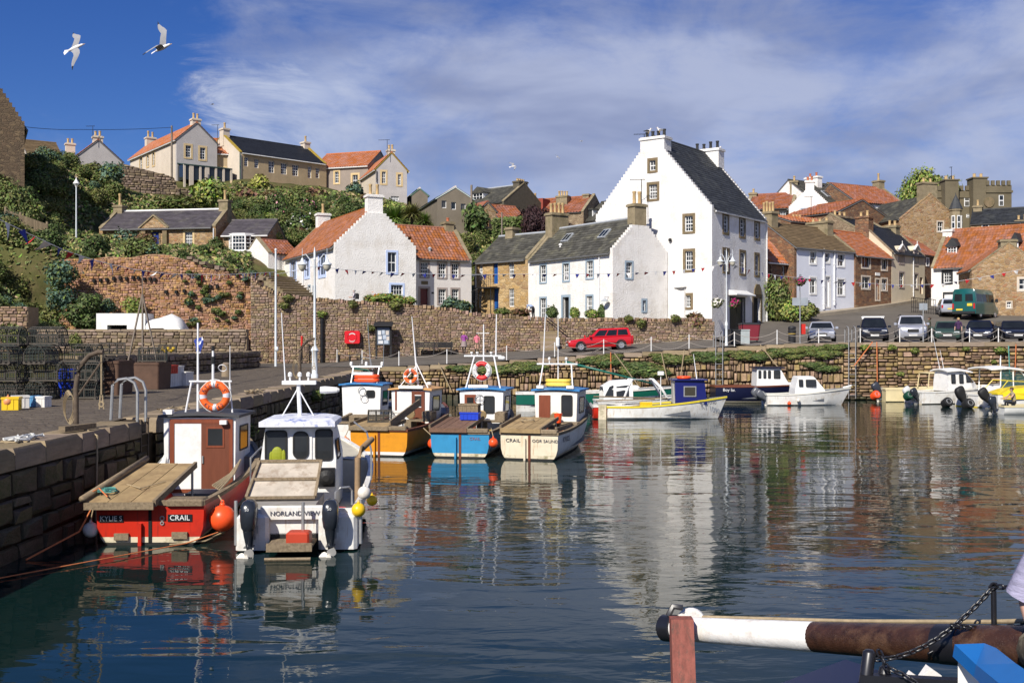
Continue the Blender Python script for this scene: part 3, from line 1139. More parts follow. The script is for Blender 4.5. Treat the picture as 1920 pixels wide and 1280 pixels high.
def make_water():
 m,N,K,P=_base('harbour_water')
 tc=N.new('ShaderNodeTexCoord')
 P.inputs['Base Color'].default_value=(0.004,0.016,0.015,1)
 P.inputs['Roughness'].default_value=0.025
 P.inputs['IOR'].default_value=1.25
 def nz(sc,scale,det,rough,dist=0.0,rot=0.0):
  mp=_n(N,K,'ShaderNodeMapping',Vector=tc.outputs['Object'],Scale=sc,Rotation=(0,0,rot))
  return _n(N,K,'ShaderNodeTexNoise',Vector=mp.outputs[0],Scale=scale,Detail=det,Roughness=rough,Distortion=dist).outputs['Fac']
 a=nz((0.55,1.3,1),0.55,2.0,0.5,0.6,R(12))  # slow swell
 b=nz((1.0,2.0,1),1.7,2.5,0.55,0.5,R(-8))  # ripples
 c=nz((1.0,2.2,1),6.5,2.0,0.5,0.3,R(20))  # fine chop
 calm=nz((1,1,1),0.07,1.0,0.5)  # calmer and rougher patches
 cm=_n(N,K,'ShaderNodeMapRange',**{'From Min':0.38,'From Max':0.62,'To Min':0.25,'To Max':1.0})
 K.new(calm,cm.inputs['Value'])
 def mul(x,k):
  n=_n(N,K,'ShaderNodeMath',operation='MULTIPLY')
  K.new(x,n.inputs[0])
  if isinstance(k,(int,float)):
   n.inputs[1].default_value=k
  else:
   K.new(k,n.inputs[1])
  return n.outputs[0]
 def add(x,y):
  n=_n(N,K,'ShaderNodeMath',operation='ADD')
  K.new(x,n.inputs[0])
  K.new(y,n.inputs[1])
  return n.outputs[0]
 h=add(mul(a,0.030),mul(add(mul(b,0.0082),mul(c,0.0004)),cm.outputs[0]))
 bp=_n(N,K,'ShaderNodeBump',Strength=1.0,Distance=1.0)
 K.new(h,bp.inputs['Height'])
 K.new(bp.outputs[0],P.inputs['Normal'])
 mb=MB()
 mb.add([(-160,-120,0),(160,-120,0),(160,69,0),(-160,69,0)],[(0,1,2,3)])
 struct(mb.build('water',m))
make_water()
ASPH=mat('worn_asphalt',(0.125,0.110,0.092),0.9,0.2,0.35,0.006,60,spec=0.2,dirt=(0.16,0.145,0.12),ds=0.22,damt=0.6)
ASPH2=mat('quay_asphalt',(0.118,0.099,0.078),0.92,0.35,0.7,0.02,14,spec=0.15,dirt=(0.20,0.165,0.12),ds=0.6,damt=0.85)
SETTS=rubble('worn_stone_setts',[(.115,.092,.070),(.145,.118,.09),(.10,.082,.066),(.165,.135,.10)],(.105,.085,.064),(.42,.26,.4),.02,.05)
COPE=mat('quay_cope_stone',(0.27,0.205,0.135),0.9,0.22,2.0,0.012,14,island=0.18,hue=0.012,spec=0.12,dirt=(0.17,0.13,0.075),ds=0.9,damt=0.6)
MORTAR=mat('dark_mortar',(0.07,0.052,0.034),0.95,0.35,3.0,spec=0.05)
MORTAR_L=mat('lime_mortar',(0.27,0.20,0.13),0.95,0.2,2.0,0.02,10,spec=0.05)
ST_QUAY=mat('ochre_quay_stone',(0.30,0.205,0.115),0.88,0.22,2.2,0.02,9,island=0.45,hue=0.022,spec=0.12,dirt=(0.17,0.10,0.05),ds=1.3,damt=0.6)
ST_UP=mat('tan_wall_stone',(0.29,0.213,0.145),0.9,0.2,2.5,0.02,10,island=0.34,hue=0.026,spec=0.1,dirt=(0.28,0.145,0.075),ds=0.45,damt=0.6)
ST_OR=mat('orange_sandstone',(0.36,0.21,0.115),0.92,0.2,1.6,0.03,8,island=0.30,hue=0.02,spec=0.1,dirt=(0.32,0.13,0.05),ds=0.35,damt=0.75)
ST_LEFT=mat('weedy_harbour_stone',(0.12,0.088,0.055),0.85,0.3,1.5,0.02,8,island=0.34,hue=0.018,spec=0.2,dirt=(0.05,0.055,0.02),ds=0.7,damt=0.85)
ST_GREY=mat('old_grey_brown_stone',(0.25,0.185,0.13),0.9,0.2,2.2,0.02,10,island=0.34,hue=0.02,spec=0.1,dirt=(0.16,0.125,0.08),ds=0.8,damt=0.6)
PAVE=mat('pale_pavement',(0.34,0.29,0.22),0.9,0.15,1.0,0.006,30,spec=0.15)
LINEP=mat('road_line_paint',(0.72,0.70,0.64),0.8,0.12,6.0,spec=0.2,dirt=(0.2,0.19,0.17),ds=2.5,damt=0.7)
QX=-8.46
FRONT_PX=[720,800,900,1000,1080,1250,1350,1480,1600,1920,2300]
FRONT_Z=[2.06,2.18,2.35,2.60,2.79,3.10,3.32,3.53,3.61,3.64,3.66]
FRONT_X=[(p-960)*67.5/FPX for p in FRONT_PX]
FRONT_X[0]=QX
BACK_X=[(p-960)*78/FPX for p in(560,612,700,800,900,1040,1215,1335)]
BACK_Z=[2.10,2.14,2.45,2.73,2.84,3.15,3.58,3.86]
FY=67.5
def front_z(x):
 return float(np.interp(x,FRONT_X,FRONT_Z))
def road_z(x,y):
 zf=front_z(x)
 zb=float(np.interp(x,BACK_X,BACK_Z))
 t=min(max((y-FY)/10.5,0),1)
 a=lerp(zf,zb,t)
 b=max(zf,3.65+0.13*max(0,y-75.0))if y>75 else lerp(zf,3.65,min(max((y-FY)/7.5,0),1))
 k=min(max((x-13.5)/6.0,0),1)
 k=k*k*(3-2*k)
 return lerp(a,b,k)
 # quay surface beside the camera and the road along the harbour
def quay_z(x,y):
 return 1.86+0.2*max(0,(y-25)/45.0)
grid_mesh('quay_surface',np.linspace(-46,QX-0.75,22),np.linspace(3,68.0,34),lambda x,y:quay_z(x,y)+0.02*math.sin(x*1.3+y),SETTS)
xs=np.arange(-18.4,15.1,0.8)
grid_mesh('harbour_road',xs,np.linspace(FY+0.5,78.05,14),road_z,ASPH)
xs2=np.arange(15.0,62,1.0)
grid_mesh('street',xs2,np.concatenate([np.linspace(FY+0.5,78.05,14),np.arange(79,124,1.5)]),road_z,ASPH)
# ------------------------------------------------------------------ quay walls
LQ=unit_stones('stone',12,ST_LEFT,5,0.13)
FQ=unit_stones('stone',10,ST_QUAY,6)
WET=mat('tide_line_stone',(0.075,0.062,0.035),0.6,0.35,2.5,0.02,9,island=0.35,hue=0.02,spec=0.35,dirt=(0.03,0.042,0.014),ds=1.4,damt=0.85)
LQW,FQW=unit_stones('stone',12,WET,5,0.13),unit_stones('stone',10,WET,6)
UW=unit_stones('stone',10,ST_UP,7,0.07)
OW=unit_stones('stone',9,ST_OR,8,0.10)
GW=unit_stones('stone',9,ST_GREY,9,0.09)
def cope_stones(root,pts,width,hgt,step,m,seed,zf=None,up=0.0):
 """row of cope slabs along a poly-line, each an object"""
 rg=random.Random(seed)
 mb=MB()
 meshes=[]
 for k in range(5):
  q=MB()
  j=lambda:rg.uniform(-.03,.03)
  b=0.06
  top=[(b+j(),b+j(),1+j()),(1-b+j(),b+j(),1+j()),(1-b+j(),1-b,1+j()),(b+j(),1-b,1+j())]
  lo=[(0,0,0),(1,0,0),(1,1,0),(0,1,0)]
  md=[(0.005,0+j()*.5,.75),(.995,0+j()*.5,.75),(.995,1,.75),(0.005,1,.75)]
  q.loft([lo,md,top])
  meshes.append(q.mesh('cope_stone',m,smooth=45))
 for(p,q_)in zip(pts[:-1],pts[1:]):
  p,q_=Vector(p),Vector(q_)
  d=(q_-p)
  L=d.length
  a=math.atan2(d.y,d.x)
  s=0
  while s<L-0.05:
   w=min(rg.uniform(step*.75,step*1.3),L-s)
   c=p+d*(s/L)
   z=c.z if zf is None else zf(c.x,c.y)
   instance('cope_stone',meshes[rg.randrange(5)],root,(c.x,c.y,z-hgt+up),(0,-math.atan2(d.z,math.hypot(d.x,d.y))if zf is None else 0,a),
(w-0.025,width*rg.uniform(.97,1.03),hgt*rg.uniform(.97,1.04)))
   s+=w
def panels(length,zbot,ztop,hr,wr,seed,pw=(2.0,4.5),**k):
 rg=random.Random(seed)
 s,res=0.0,[]
 while s<length-0.05:
  w=min(rg.uniform(*pw),length-s)
  if length-s-w<1.0:
   w=length-s
  dz=rg.uniform(-0.3,0.1)
  f=k.get('skip')
  kk={a:b for a,b in k.items()if a!='skip'}
  st_=layout(w,lambda q:max(zbot(s+q),zbot(s)-9)+dz*0,lambda q:ztop(s+q),tuple(h*rg.uniform(.85,1.15)for h in hr),wr,rg.randrange(9999),**kk)
  for(a,b,c,d)in st_:
   if not(f and f(s+(a+b)/2,(c+d)/2)):
    res.append((s+a,s+b,c,d))
  s+=w
 return res
 # left quay: face looks towards +X, runs away from the camera
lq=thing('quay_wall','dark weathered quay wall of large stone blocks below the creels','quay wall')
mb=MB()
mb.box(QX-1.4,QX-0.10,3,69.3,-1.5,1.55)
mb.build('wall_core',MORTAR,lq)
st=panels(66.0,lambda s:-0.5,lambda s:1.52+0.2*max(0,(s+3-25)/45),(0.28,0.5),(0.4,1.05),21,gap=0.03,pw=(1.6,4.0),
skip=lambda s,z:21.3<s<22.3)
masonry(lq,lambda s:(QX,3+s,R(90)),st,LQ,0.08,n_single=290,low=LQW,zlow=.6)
cope_stones(lq,[(QX+0.06,3,1.88),(QX+0.06,24.2,1.88)],0.95,0.36,1.25,COPE,3,lambda x,y:quay_z(x,y)+0.03)
cope_stones(lq,[(QX+0.06,25.4,1.88),(QX+0.06,69.4,2.1)],0.95,0.36,1.25,COPE,4,lambda x,y:quay_z(x,y)+0.03)
mb=MB()
mb.box(QX-1.0,QX-0.35,24.2,25.4,-1,1.84)
mb.build('ladder_recess',MORTAR,lq)
# far quay wall
fw_root=thing('quay_wall','tall sunlit ochre stone quay wall behind the moored boats','quay wall')
mb=MB()
xs=np.linspace(QX-0.2,62,40)
ring=[[(x,FY+0.10,-1.5),(x,FY+1.2,-1.5),(x,FY+1.2,front_z(x)-0.3),(x,FY+0.10,front_z(x)-0.3)]for x in xs]
mb.loft(ring)
mb.build('wall_core',MORTAR,fw_root)
lenA=21.0-QX
stA=panels(lenA,lambda s:-0.6,lambda s:front_z(QX+s)-0.95,(0.32,0.66),(0.20,0.44),31,gap=0.05,vert=True,pw=(0.9,2.4))
stA2=panels(lenA,lambda s:front_z(QX+s)-0.95,lambda s:front_z(QX+s)-0.26,(0.16,0.30),(0.25,0.55),32,gap=0.035)
stB=panels(35,lambda s:-0.6,lambda s:front_z(21+s)-0.26,(0.15,0.33),(0.3,0.75),33,gap=0.04)
allst=stA+stA2+[(a+lenA,b+lenA,c,d)for a,b,c,d in stB]
masonry(fw_root,lambda s:(QX+s,FY+0.05,0.0),allst,FQ,0.13,n_single=300,low=FQW,zlow=.28)
cope_stones(fw_root,[(QX+0.1,FY-0.06,2.1),(48,FY-0.06,3.6)],0.75,0.27,1.5,COPE,5,lambda x,y:front_z(x)+0.03)
# upper retaining wall
UPX=[470,480,496,519,542,589,636,683,777,850,881,912,996,1040,1340,1350]
UPY=[518,524,537,548,552,559,562,565,571,578,585,589,594,597,597,597]
UX=[(p-960)*78/FPX for p in UPX]
UZ=[ZP(y,78)for y in UPY]
ux0,ux1=UX[0],UX[-2]
uw=thing('retaining_wall','long rubble wall with upright coping between the houses and the harbour road','stone wall')
utop=lambda s:float(np.interp(ux0+s,UX,UZ))-0.22
ubot=lambda s:float(np.interp(ux0+s,BACK_X,BACK_Z))-0.15
mb=MB()
xs=np.linspace(ux0,ux1,60)
mb.loft([[(x,78.06,0.5),(x,78.75,0.5),(x,78.75,utop(x-ux0)),(x,78.06,utop(x-ux0))]for x in xs])
mb.build('wall_core',MORTAR_L,uw)
gapx=lambda s,z:1010<960+(ux0+s)*FPX/78<1045 and z<5.2-0.2
st=panels(ux1-ux0,ubot,utop,(0.085,0.19),(0.14,0.5),41,gap=0.016,pw=(0.8,2.2))
masonry(uw,lambda s:(ux0+s,78.04,0.0),st,UW,0.06,n_single=300)
cs=[]
s=0.0
rg=random.Random(8)
while s<ux1-ux0-0.2:
 w=rg.uniform(0.14,0.34)
 cs.append((s,s+w-0.02,utop(s+w/2)-0.02,utop(s+w/2)+rg.uniform(0.2,0.32)))
 s+=w
V,F,n0=[],[],0
for i,(s0,s1,z0,z1)in enumerate(cs):
 me=UW[i%len(UW)]
 instance('coping_stone',me,uw,(ux0+s0,78.62,z0),(0,0,0),(s1-s0,0.62,z1-z0))
 # orange sandstone wall under the cottage
OPX=[110,130,180,250,312,387,462,486]
OPY=[484,483,480,477,472,497,515,522]
OYY=[79.2,79.2,79.2,79.2,79.2,79.0,78.6,78.4]
OX=[(p-960)*y/FPX for p,y in zip(OPX,OYY)]
OZ=[ZP(a,y)for a,y in zip(OPY,OYY)]
ow=thing('sandstone_wall','high crumbling orange sandstone wall below the cottage with the blue door','stone wall')
otop=lambda s:float(np.interp(OX[0]+s,OX,OZ))-0.15+0.06*math.sin(s*2.1)
mb=MB()
xs=np.linspace(OX[0],OX[-1],40)
mb.loft([[(x,79.26,1.0),(x,79.9,1.0),(x,79.9,otop(x-OX[0])),(x,79.26,otop(x-OX[0]))]for x in xs])
mb.build('wall_core',ST_OR,ow)
st=panels(OX[-1]-OX[0],lambda s:2.0,otop,(0.09,0.22),(0.13,0.45),51,gap=0.014,pw=(0.6,1.6))
masonry(ow,lambda s:(OX[0]+s,79.26,0.0),st,OW,0.06,n_single=300,dj=0.9)
s=9.5
while s<OX[-1]-OX[0]-0.1:
 w=rg.uniform(0.3,0.55)
 instance('coping_stone',GW[int(s*7)%len(GW)],ow,(OX[0]+s,79.75,otop(s)-0.02),(0,0,0),(w-0.02,0.72,rg.uniform(0.2,0.34)))
 s+=w
 # putlog holes in the wall
mb=MB()
for px,py in[(176,526),(188,525),(200,524),(213,522),(225,521),(237,522),(249,520),(259,521),(270,523),(281,523),(290,524),(395,537),(407,537),(345,545),(330,547),(311,547)]:
 p=W(px,py,79.08)
 mb.box(p.x-0.09,p.x+0.09,78.99,79.2,p.z-0.12,p.z+0.12)
mb.build('putlog_hole',DARK,ow,kind='stuff')
# platform wall below the white boat, and the low wall that runs towards the pots
pw=thing('yard_wall','low sunlit rubble wall below the upturned white boat','stone wall')
px0,px1=XY(-40,70).x,XY(462,70).x
ptop=lambda s:4.4+0.06*math.sin(s)
mb=MB()
mb.box(px0,px1,70.05,70.6,0.5,4.4)
mb.build('wall_core',MORTAR_L,pw)
st=layout(px1-px0,lambda s:1.9,ptop,(0.16,0.34),(0.3,0.7),61,0.025)
masonry(pw,lambda s:(px0+s,70.04,0.0),st,GW,0.08,n_single=200)
cope_stones(pw,[(px0,69.98,4.4),(px1,69.98,4.4)],0.68,0.14,0.9,COPE,9,lambda x,y:4.5)
mb=MB()
mb.box(px0,-19.7,70.6,79.3,0.5,4.25)
struct(mb.build('yard_ground',SOIL))
lw=thing('yard_wall','low dark mossy wall with a squared end beside the quay path','stone wall')
pA,pB=Vector((-17.9,44.0)),Vector((-16.0,68.0))
lang=math.atan2(pB.y-pA.y,pB.x-pA.x)
lL=(pB-pA).length
mb=MB()
mb.box(0,lL,0.1,1.0,0.5,3.0)
mb.build('wall_core',MORTAR,lw,loc=(pA.x,pA.y,0),rz=lang)
st=layout(lL,lambda s:1.85,lambda s:3.0,(0.2,0.36),(0.35,0.8),71,0.03)
dx=Vector((math.sin(lang),-math.cos(lang)))
masonry(lw,lambda s:(pA.x+(pB.x-pA.x)*s/lL+dx.x*-0.06,pA.y+(pB.y-pA.y)*s/lL+dx.y*-0.06,lang),st,GW,0.09,n_single=120)
cope_stones(lw,[(pA.x,pA.y,3.1),(pB.x,pB.y,3.1)],1.05,0.15,1.0,COPE,12)
mb=MB()
mb.box(-46,-18.6,44,70.03,0.5,2.92)
struct(mb.build('yard_ground',SOIL))
ew=thing('end_wall','sunlit rubble wall under the ivy where the hillside meets the yard','stone wall')
ex0,ex1=XY(-60,69.4).x,XY(52,69.4).x
mb=MB()
mb.box(ex0,ex1,69.45,71,1,5.95)
mb.build('wall_core',MORTAR_L,ew)
st=layout(ex1-ex0,lambda s:2.6,lambda s:6.0,(0.16,0.32),(0.3,0.7),81,0.025)
masonry(ew,lambda s:(ex0+s,69.44,0.0),st,UW,0.08,n_single=90)
gw=thing('garden_wall','high brown rubble garden wall on the hill below the conservatory','stone wall')
gA,gB=XY(205,114),XY(420,119)
gang=math.atan2(gB.y-gA.y,gB.x-gA.x)
gL=(gB-gA).length
gtop=lambda s:float(np.interp(s/gL,[0,.1,.55,.58,1],[ZP(320,114),ZP(306,114.5),ZP(330,116),ZP(350,116),ZP(360,119)]))
mb=MB()
xs=np.linspace(0,gL,30)
mb.loft([[(x,0.03,13.0),(x,0.7,13.0),(x,0.7,gtop(x)),(x,0.03,gtop(x))]for x in xs])
mb.build('wall_core',MORTAR_L,gw,loc=(gA.x,gA.y,0),rz=gang)
st=layout(gL,lambda s:14.5,gtop,(0.2,0.38),(0.35,0.9),91,0.03)
masonry(gw,lambda s:(gA.x+(gB.x-gA.x)*s/gL,gA.y+(gB.y-gA.y)*s/gL,gang),st,GW,0.1,n_single=150)
# steps up beside the tiled house
sx=thing('stone_steps','broad flight of worn stone steps climbing beside the white gabled house','steps')
for i in range(9):
 t=i/8
 a,b=XY(lerp(540,497,t),lerp(81.5,90,t)),XY(lerp(590,549,t),lerp(82.5,93,t))
 mb=MB()
 d=(b-a)
 mb.box(0,d.length,0,1.6,-1.2,0)
 mb.build('step',ASHLAR,sx,loc=(a.x,a.y,lerp(7.3,9.3,t)),rz=math.atan2(d.y,d.x))
 MB().box(-.03,d.length+.03,-.12,.6,-.075,.006).build('nosing',COPE,sx,loc=(a.x,a.y,lerp(7.3,9.3,t)),rz=math.atan2(d.y,d.x))
 # steps in the retaining wall
sx2=thing('stone_steps','narrow stone steps rising to a gap in the rubble wall beside the red car','steps')
p=XY(1028,78)
for i in range(8):
 mb=MB()
 mb.box(-0.62,0.62,0,2.0-i*0.22,-0.3,0)
 mb.build('step',COPE,sx2,loc=(p.x,76.2+i*0.22,road_z(p.x,76.4)+0.17*(i+1)))
mb=MB()
q=W(1021,592,77.6)
q2=W(1062,624,77.6)
mb.tube([q,q2],0.04,6)
mb.build('handrail',BLACKP,sx2)
# pavement in front of the pale blue house
mb=MB()
pts=[]
for px,Y in((1490,91.0),(1560,94.5),(1610,97.5),(1665,101.5),(1712,106)):
 p=XY(px,Y)
 pts.append(p)
mb.loft([[(p.x,p.y-1.1,road_z(p.x,p.y)-0.2),(p.x,p.y+0.6,road_z(p.x,p.y)-0.2),(p.x,p.y+0.6,road_z(p.x,p.y)+0.3),(p.x,p.y-1.1,road_z(p.x,p.y)+0.14)]for p in pts])
struct(mb.build('pavement',PAVE))
# painted lines on the car park
for i,(pa,pb)in enumerate([((1392,72.2),(1452,74.6)),((1440,69.4),(1470,70.2)),((1562,71.6),(1590,71.2)),((1655,71.2),(1672,72.6))]):
 a,b=XY(*pa),XY(*pb)
 d=(b-a).normalized()
 n=Vector((-d.y,d.x))*0.06
 mb=MB()
 mb.add([(c.x,c.y,road_z(c.x,c.y)+0.012)for c in(a-n,b-n,b+n,a+n)],[(0,1,2,3)])
 struct(mb.build('road_marking',LINEP))
 # ------------------------------------------------------------------ houses along the harbour
mB=dict(m=M_BLUE,nx=3,ny=4)
mS=dict(m=MARGIN,nx=3,ny=4,mw=0.18)
mG=dict(m=M_GREY,nx=3,ny=4)
mP=dict(m=M_PALE,nx=2,ny=2,mw=0.16)
# crow-stepped house with the orange roof; its gable faces the water
A0=(628,83.0)
gdir=Vector((0.894,0.447))
b_=XY(*A0)+gdir*6.75
B0=(960+FPX*b_.x/b_.y,b_.y)
h1=house('crow_stepped_house','white crow-stepped house with orange pantile roof beside the stone steps',A0,B0,15.2,7.0,ZP(462,83),ZP(388,84.5),
WHITE,PANT,'pantile',gf=True,ends=('step','skew'),steps=12,apexw=1.25,wins=[('F',727,473,743,511,mP),('F',733,534,755,570,dict(m=M_PALE,nx=4,ny=4,mw=0.16)),
('L',545,490,555,524,dict(m=M_PALE,nx=2,ny=2,mw=0.25,frame=M_PALE)),('L',572,485,580,519,dict(m=M_PALE,nx=2,ny=2,mw=0.22,frame=M_PALE)),
('L',598,478,610,516,dict(m=M_PALE,nx=2,ny=2,mw=0.25,frame=M_PALE)),('L',578,536,582,552,dict(m=M_BLUE,nx=1,ny=2,mw=0.1)),('L',587,537,592,557,dict(m=M_BLUE,nx=1,ny=2,mw=0.1))],
chims=[(0.55,0.75,1.25,ZP(364,84.5),WHITE,2,0.85,POT),(14.6,0.8,1.15,ZP(399,97),WHITE,1,0.8,POT)],gutter=GUTTER,base=2.5)
downpipe(h1,'L',570,478,548)
# its lower neighbour
h2=house('pantiled_cottage','cream-white cottage under mottled orange pantiles with a dark red door',(771,87.4),(884,90.2),6.2,6.4,ZP(484,88),ZP(428,91.3),
mat('off_white_harling',(0.70,0.66,0.62),0.93,0.06,0.8,0.02,14,spec=0.1),PANT,'pantile',ends=('plain','skew'),
wins=[('F',789,492,803,519,mG),('F',822,493,836,520,mG),('F',847,494,860,521,mG),('F',788,541,803,572,dict(m=M_GREY,kind='door',dm=REDD,mw=0.18)),('F',822,542,836,569,mG),('F',847,542,860,569,mG)],
chims=[(4.9,0.8,0.85,ZP(416,92.5),ASHLAR,1,0.35,POT_R)],gutter=GUTTER,base=2)
p=on_roof(h2,806,474)
mb=MB()
mb.lathe([(0.11,-0.3),(0.11,0.3),(0.17,0.32),(0.17,0.38),(0.05,0.5)],p,9)
mb.build('roof_vent',LEAD,h2.root)
a,z=h2.hit('F',796,530)
mb=MB()
mb.box(a-0.3,a+0.3,-0.04,0,z-0.14,z+0.14)
mb.build('wall_plaque',MARGIN,h2.root)
a,z=h2.hit('F',811,549)
mb=MB()
mb.box(a-0.1,a+0.1,-0.03,0,z-0.07,z+0.07)
mb.build('house_number',BLACKP,h2.root)
# golden rubble house with outside stair
mW=dict(m=None,nx=3,ny=4)
h3=house('stone_house','golden rubble house with two blue doors and a spiral outside stair',(891,92.2),(990.5,88.05),6.2,5.9,ZP(493,92.4),ZP(442,92.5),RUB_GOLD,SLATE,'slate',
ends=('plain','skew'),wins=[('F',898,496,905,525,mW),('F',954,490,964,521,mW),('F',954,541,964,575,mW),('F',897,546,903,577,mW),
('F',924.5,491,933.5,532,dict(kind='door',dm=BLUED2,m=None)),('F',925,540,934.5,584,dict(kind='door',dm=BLUED2,m=None))],
chims=[(1.5,0.85,0.9,ZP(428,94),ASHLAR,0,0,POT)],roof2=LEAD,gutter=GUTTER,base=2)
downpipe(h3,'F',893.5,497,575)
# the stair: landing, newel, treads, rails
e=thing('spiral_stair','black iron spiral stair up to the upper blue door of the stone house','stair',(h3.root.location.x,h3.root.location.y,h3.zb),h3.root.rotation_euler.z)
a0,z0=h3.hit('F',908,540)
a1,_=h3.hit('F',937,540)
mb=MB()
mb.box(a0,a1,-1.15,-0.02,z0-0.1,z0)
mb.build('landing',BLACKP,e)
ac,_=h3.hit('F',904,560)
_,zg=h3.hit('F',904,586)
mb=MB()
mb.tube([(ac,-0.9,zg-0.3),(ac,-0.9,z0+1.0)],0.06,7)
mb.build('newel',BLACKP,e)
n=11
rail=[]
for i in range(n):
 an=R(200+i*26)
 z=lerp(zg,z0,(i+0.6)/n)
 mb=MB()
 c,s=math.cos(an),math.sin(an)
 c2,s2=math.cos(an+.42),math.sin(an+.42)
 v=[(ac,-0.9,z),(ac+0.85*c,-0.9+.85*s,z),(ac+.85*c2,-0.9+.85*s2,z)]
 mb.add(v+[(x,y,q-0.05)for x,y,q in v],[(0,1,2),(5,4,3),(0,3,4,1),(1,4,5,2),(2,5,3,0)])
 mb.tube([(ac+.85*c,-.9+.85*s,z),(ac+.85*c,-.9+.85*s,z+0.9)],0.018,4)
 mb.build('tread',BLACKP,e)
 rail.append((ac+.85*c,-.9+.85*s,z+0.9))
mb=MB()
mb.tube(rail,0.025,5)
for k in range(9):
 x=lerp(a0,a1,k/8)
 mb.tube([(x,-1.12,z0),(x,-1.12,z0+1.0)],0.02,4)
mb.tube([(a0,-1.12,z0+1.0),(a1,-1.12,z0+1.0)],0.025,5)
mb.build('railing',BLACKP,e)
mb=MB()
mb.tube([(a1-0.1,-1.0,z0-3.2),(a1-0.1,-1.0,z0)],0.04,6)
mb.tube([(a0+0.1,-1.0,z0-3.2),(a0+0.1,-1.0,z0)],0.04,6)
mb.build('post',BLACKP,e)
# white house with the mossy slate roof
h4=house('white_house','white two-storey house with mossy slate roof and blue-grey window margins',(990.5,88.0),(1149,79.0),5.45,5.0,ZP(472,79),ZP(410,80.6),WHITE,SLATE,'slate',
ends=('skew','step'),steps=10,apexw=1.3,wins=[('F',1013,497,1024,529,mB),('F',1056,494,1067,526,mB),('F',1100,489,1112,521,mB),('F',1013,559,1024,596,mB),
('F',1055,557,1067,600,dict(m=M_BLUE,kind='dark',mw=0.2)),('F',1100,555,1111,591,mB),('R',1174,492,1185,521,dict(m=M_BLUE,nx=2,ny=4)),('R',1205,563,1211,583,dict(m=M_BLUE,nx=2,ny=2))],
chims=[(10.45,0.85,1.15,ZP(382,80.6),ASHLAR,2,0.95,POT),(0.3,0.95,1.7,ZP(402,90),ASHLAR,4,0.85,POT)],roof2=LEAD,gutter=GUTTER,base=2)
skylight(h4,1053,444,1064,457)
skylight(h4,1122,436,1134,450)
downpipe(h4,'F',1125,476,590)
p=on_roof(h4,1051,466)
mb=MB()
mb.lathe([(0.1,-0.3),(0.1,0.25),(0.16,0.27),(0.16,0.34),(0.04,0.42)],p,9)
mb.build('roof_vent',WPAINT,h4.root)
a,z=h4.hit('F',1141,565)
mb=MB()
mb.lathe([(0.03,0.25),(0.06,0.2),(0.3,0.02),(0.33,0.0)],(a,-0.36,z),12)
mb.tube([(a,0,z+.35),(a,-0.36,z+.35),(a,-0.36,z+.2)],0.025,5)
mb.build('wall_lamp',LEAD,h4.root)
# low link between the white house and the tall one
h4b=house('porch','small flat white porch with glazed door between the white house and the tall house',(1247,83.0),(1283,81.2),3.0,4.6,ZP(541,82),ZP(536,82),WHITE,SLATE,None,ends=('plain','plain'),
wins=[('F',1253,557,1266,601,dict(m=M_BLUE,nx=2,ny=4))],cat='porch')
# tall crow-stepped house
tc_=Vector((15.0,80.0))
gd=Vector((-0.807,0.59))
tl=tc_+gd*10.2
ab=(960+FPX*tl.x/tl.y,tl.y)
mST=dict(m=MARGIN,nx=3,ny=4,mw=0.2)
mSR=dict(m=MARGIN,nx=2,ny=4,mw=0.2)
h5=house('tall_house','tall white four-storey house with crow-stepped gable and dark slate roof',ab,(1335,80.0),10.3,4.0,ZP(392,80),ZP(258,83),WHITE,SLATE_D,'slate',gf=True,
ends=('step','step'),steps=21,apexw=2.0,wins=[('F',1218,301,1229,320,dict(m=MARGIN,nx=2,ny=2,mw=0.2)),('F',1217,346,1232,373,mST),('F',1284,405,1299,434,mST),('F',1285,471,1299,506,mST),('F',1285,554,1295,576,dict(m=MARGIN,nx=3,ny=3,mw=0.2)),
('R',1356.5,404,1365,436,mSR),('R',1387.5,410,1396,443,mSR),('R',1416,417,1423,447,mSR),('R',1356.5,469,1366,509,mSR),('R',1388,473,1396.5,513,mSR),('R',1416,478,1422.5,516,mSR),
('R',1369,559,1396,616,dict(m=M_BLACK,kind='door',dm=BLACKP,mw=0.1)),('R',1413,558,1426,609,dict(m=MARGIN,kind='dark',mw=0.3))],
chims=[(0.62,1.15,2.1,ZP(256,83),WHITE,4,0.55,POT_K),(9.75,1.1,2.6,ZP(283,91.3),WHITE,4,0.6,POT_K)],roof2=SLATE_D,base=2.5,ov=0.12,gutter=WPAINT)
downpipe(h5,'R',1436,420,604)
downpipe(h5,'R',1360,470,612,r=0.04)
a,z=h5.hit('R',1366,551)
a2,_=h5.hit('R',1400,551)
mb=MB()
mb.add([h5.fn['R'](x,q,t)for t in(0,-0.75)for x,q in((a-.1,z+(0.35 if t==0 else 0)),(a2+.1,z+(0.35 if t==0 else 0)),(a2+.1,z-0.08),(a-.1,z-0.08))],
[(0,1,2,3),(7,6,5,4),(0,4,5,1),(1,5,6,2),(2,6,7,3),(3,7,4,0)])
mb.build('door_canopy',WPAINT,h5.root)
a,z=h5.hit('R',1420,550)
mb=MB()
mb.slab(lambda x,q,t:h5.fn['R'](x,q,t-0.08),[(a-.7,z-.1),(a+.7,z-.1),(a+.7,z+.3),(a+.3,z+.75),(a-.3,z+.75),(a-.7,z+.3)],[],0.1)
mb.build('door_pediment',MARGIN,h5.root)
a,z=h5.hit('F',1258,450)
mb=MB()
mb.ball((a,-0.15,z),0.14)
mb.tube([(a,0,z+.1),(a,-.15,z+.1)],0.03,5)
mb.build('wall_lamp',BLACKP,h5.root,smooth=True)
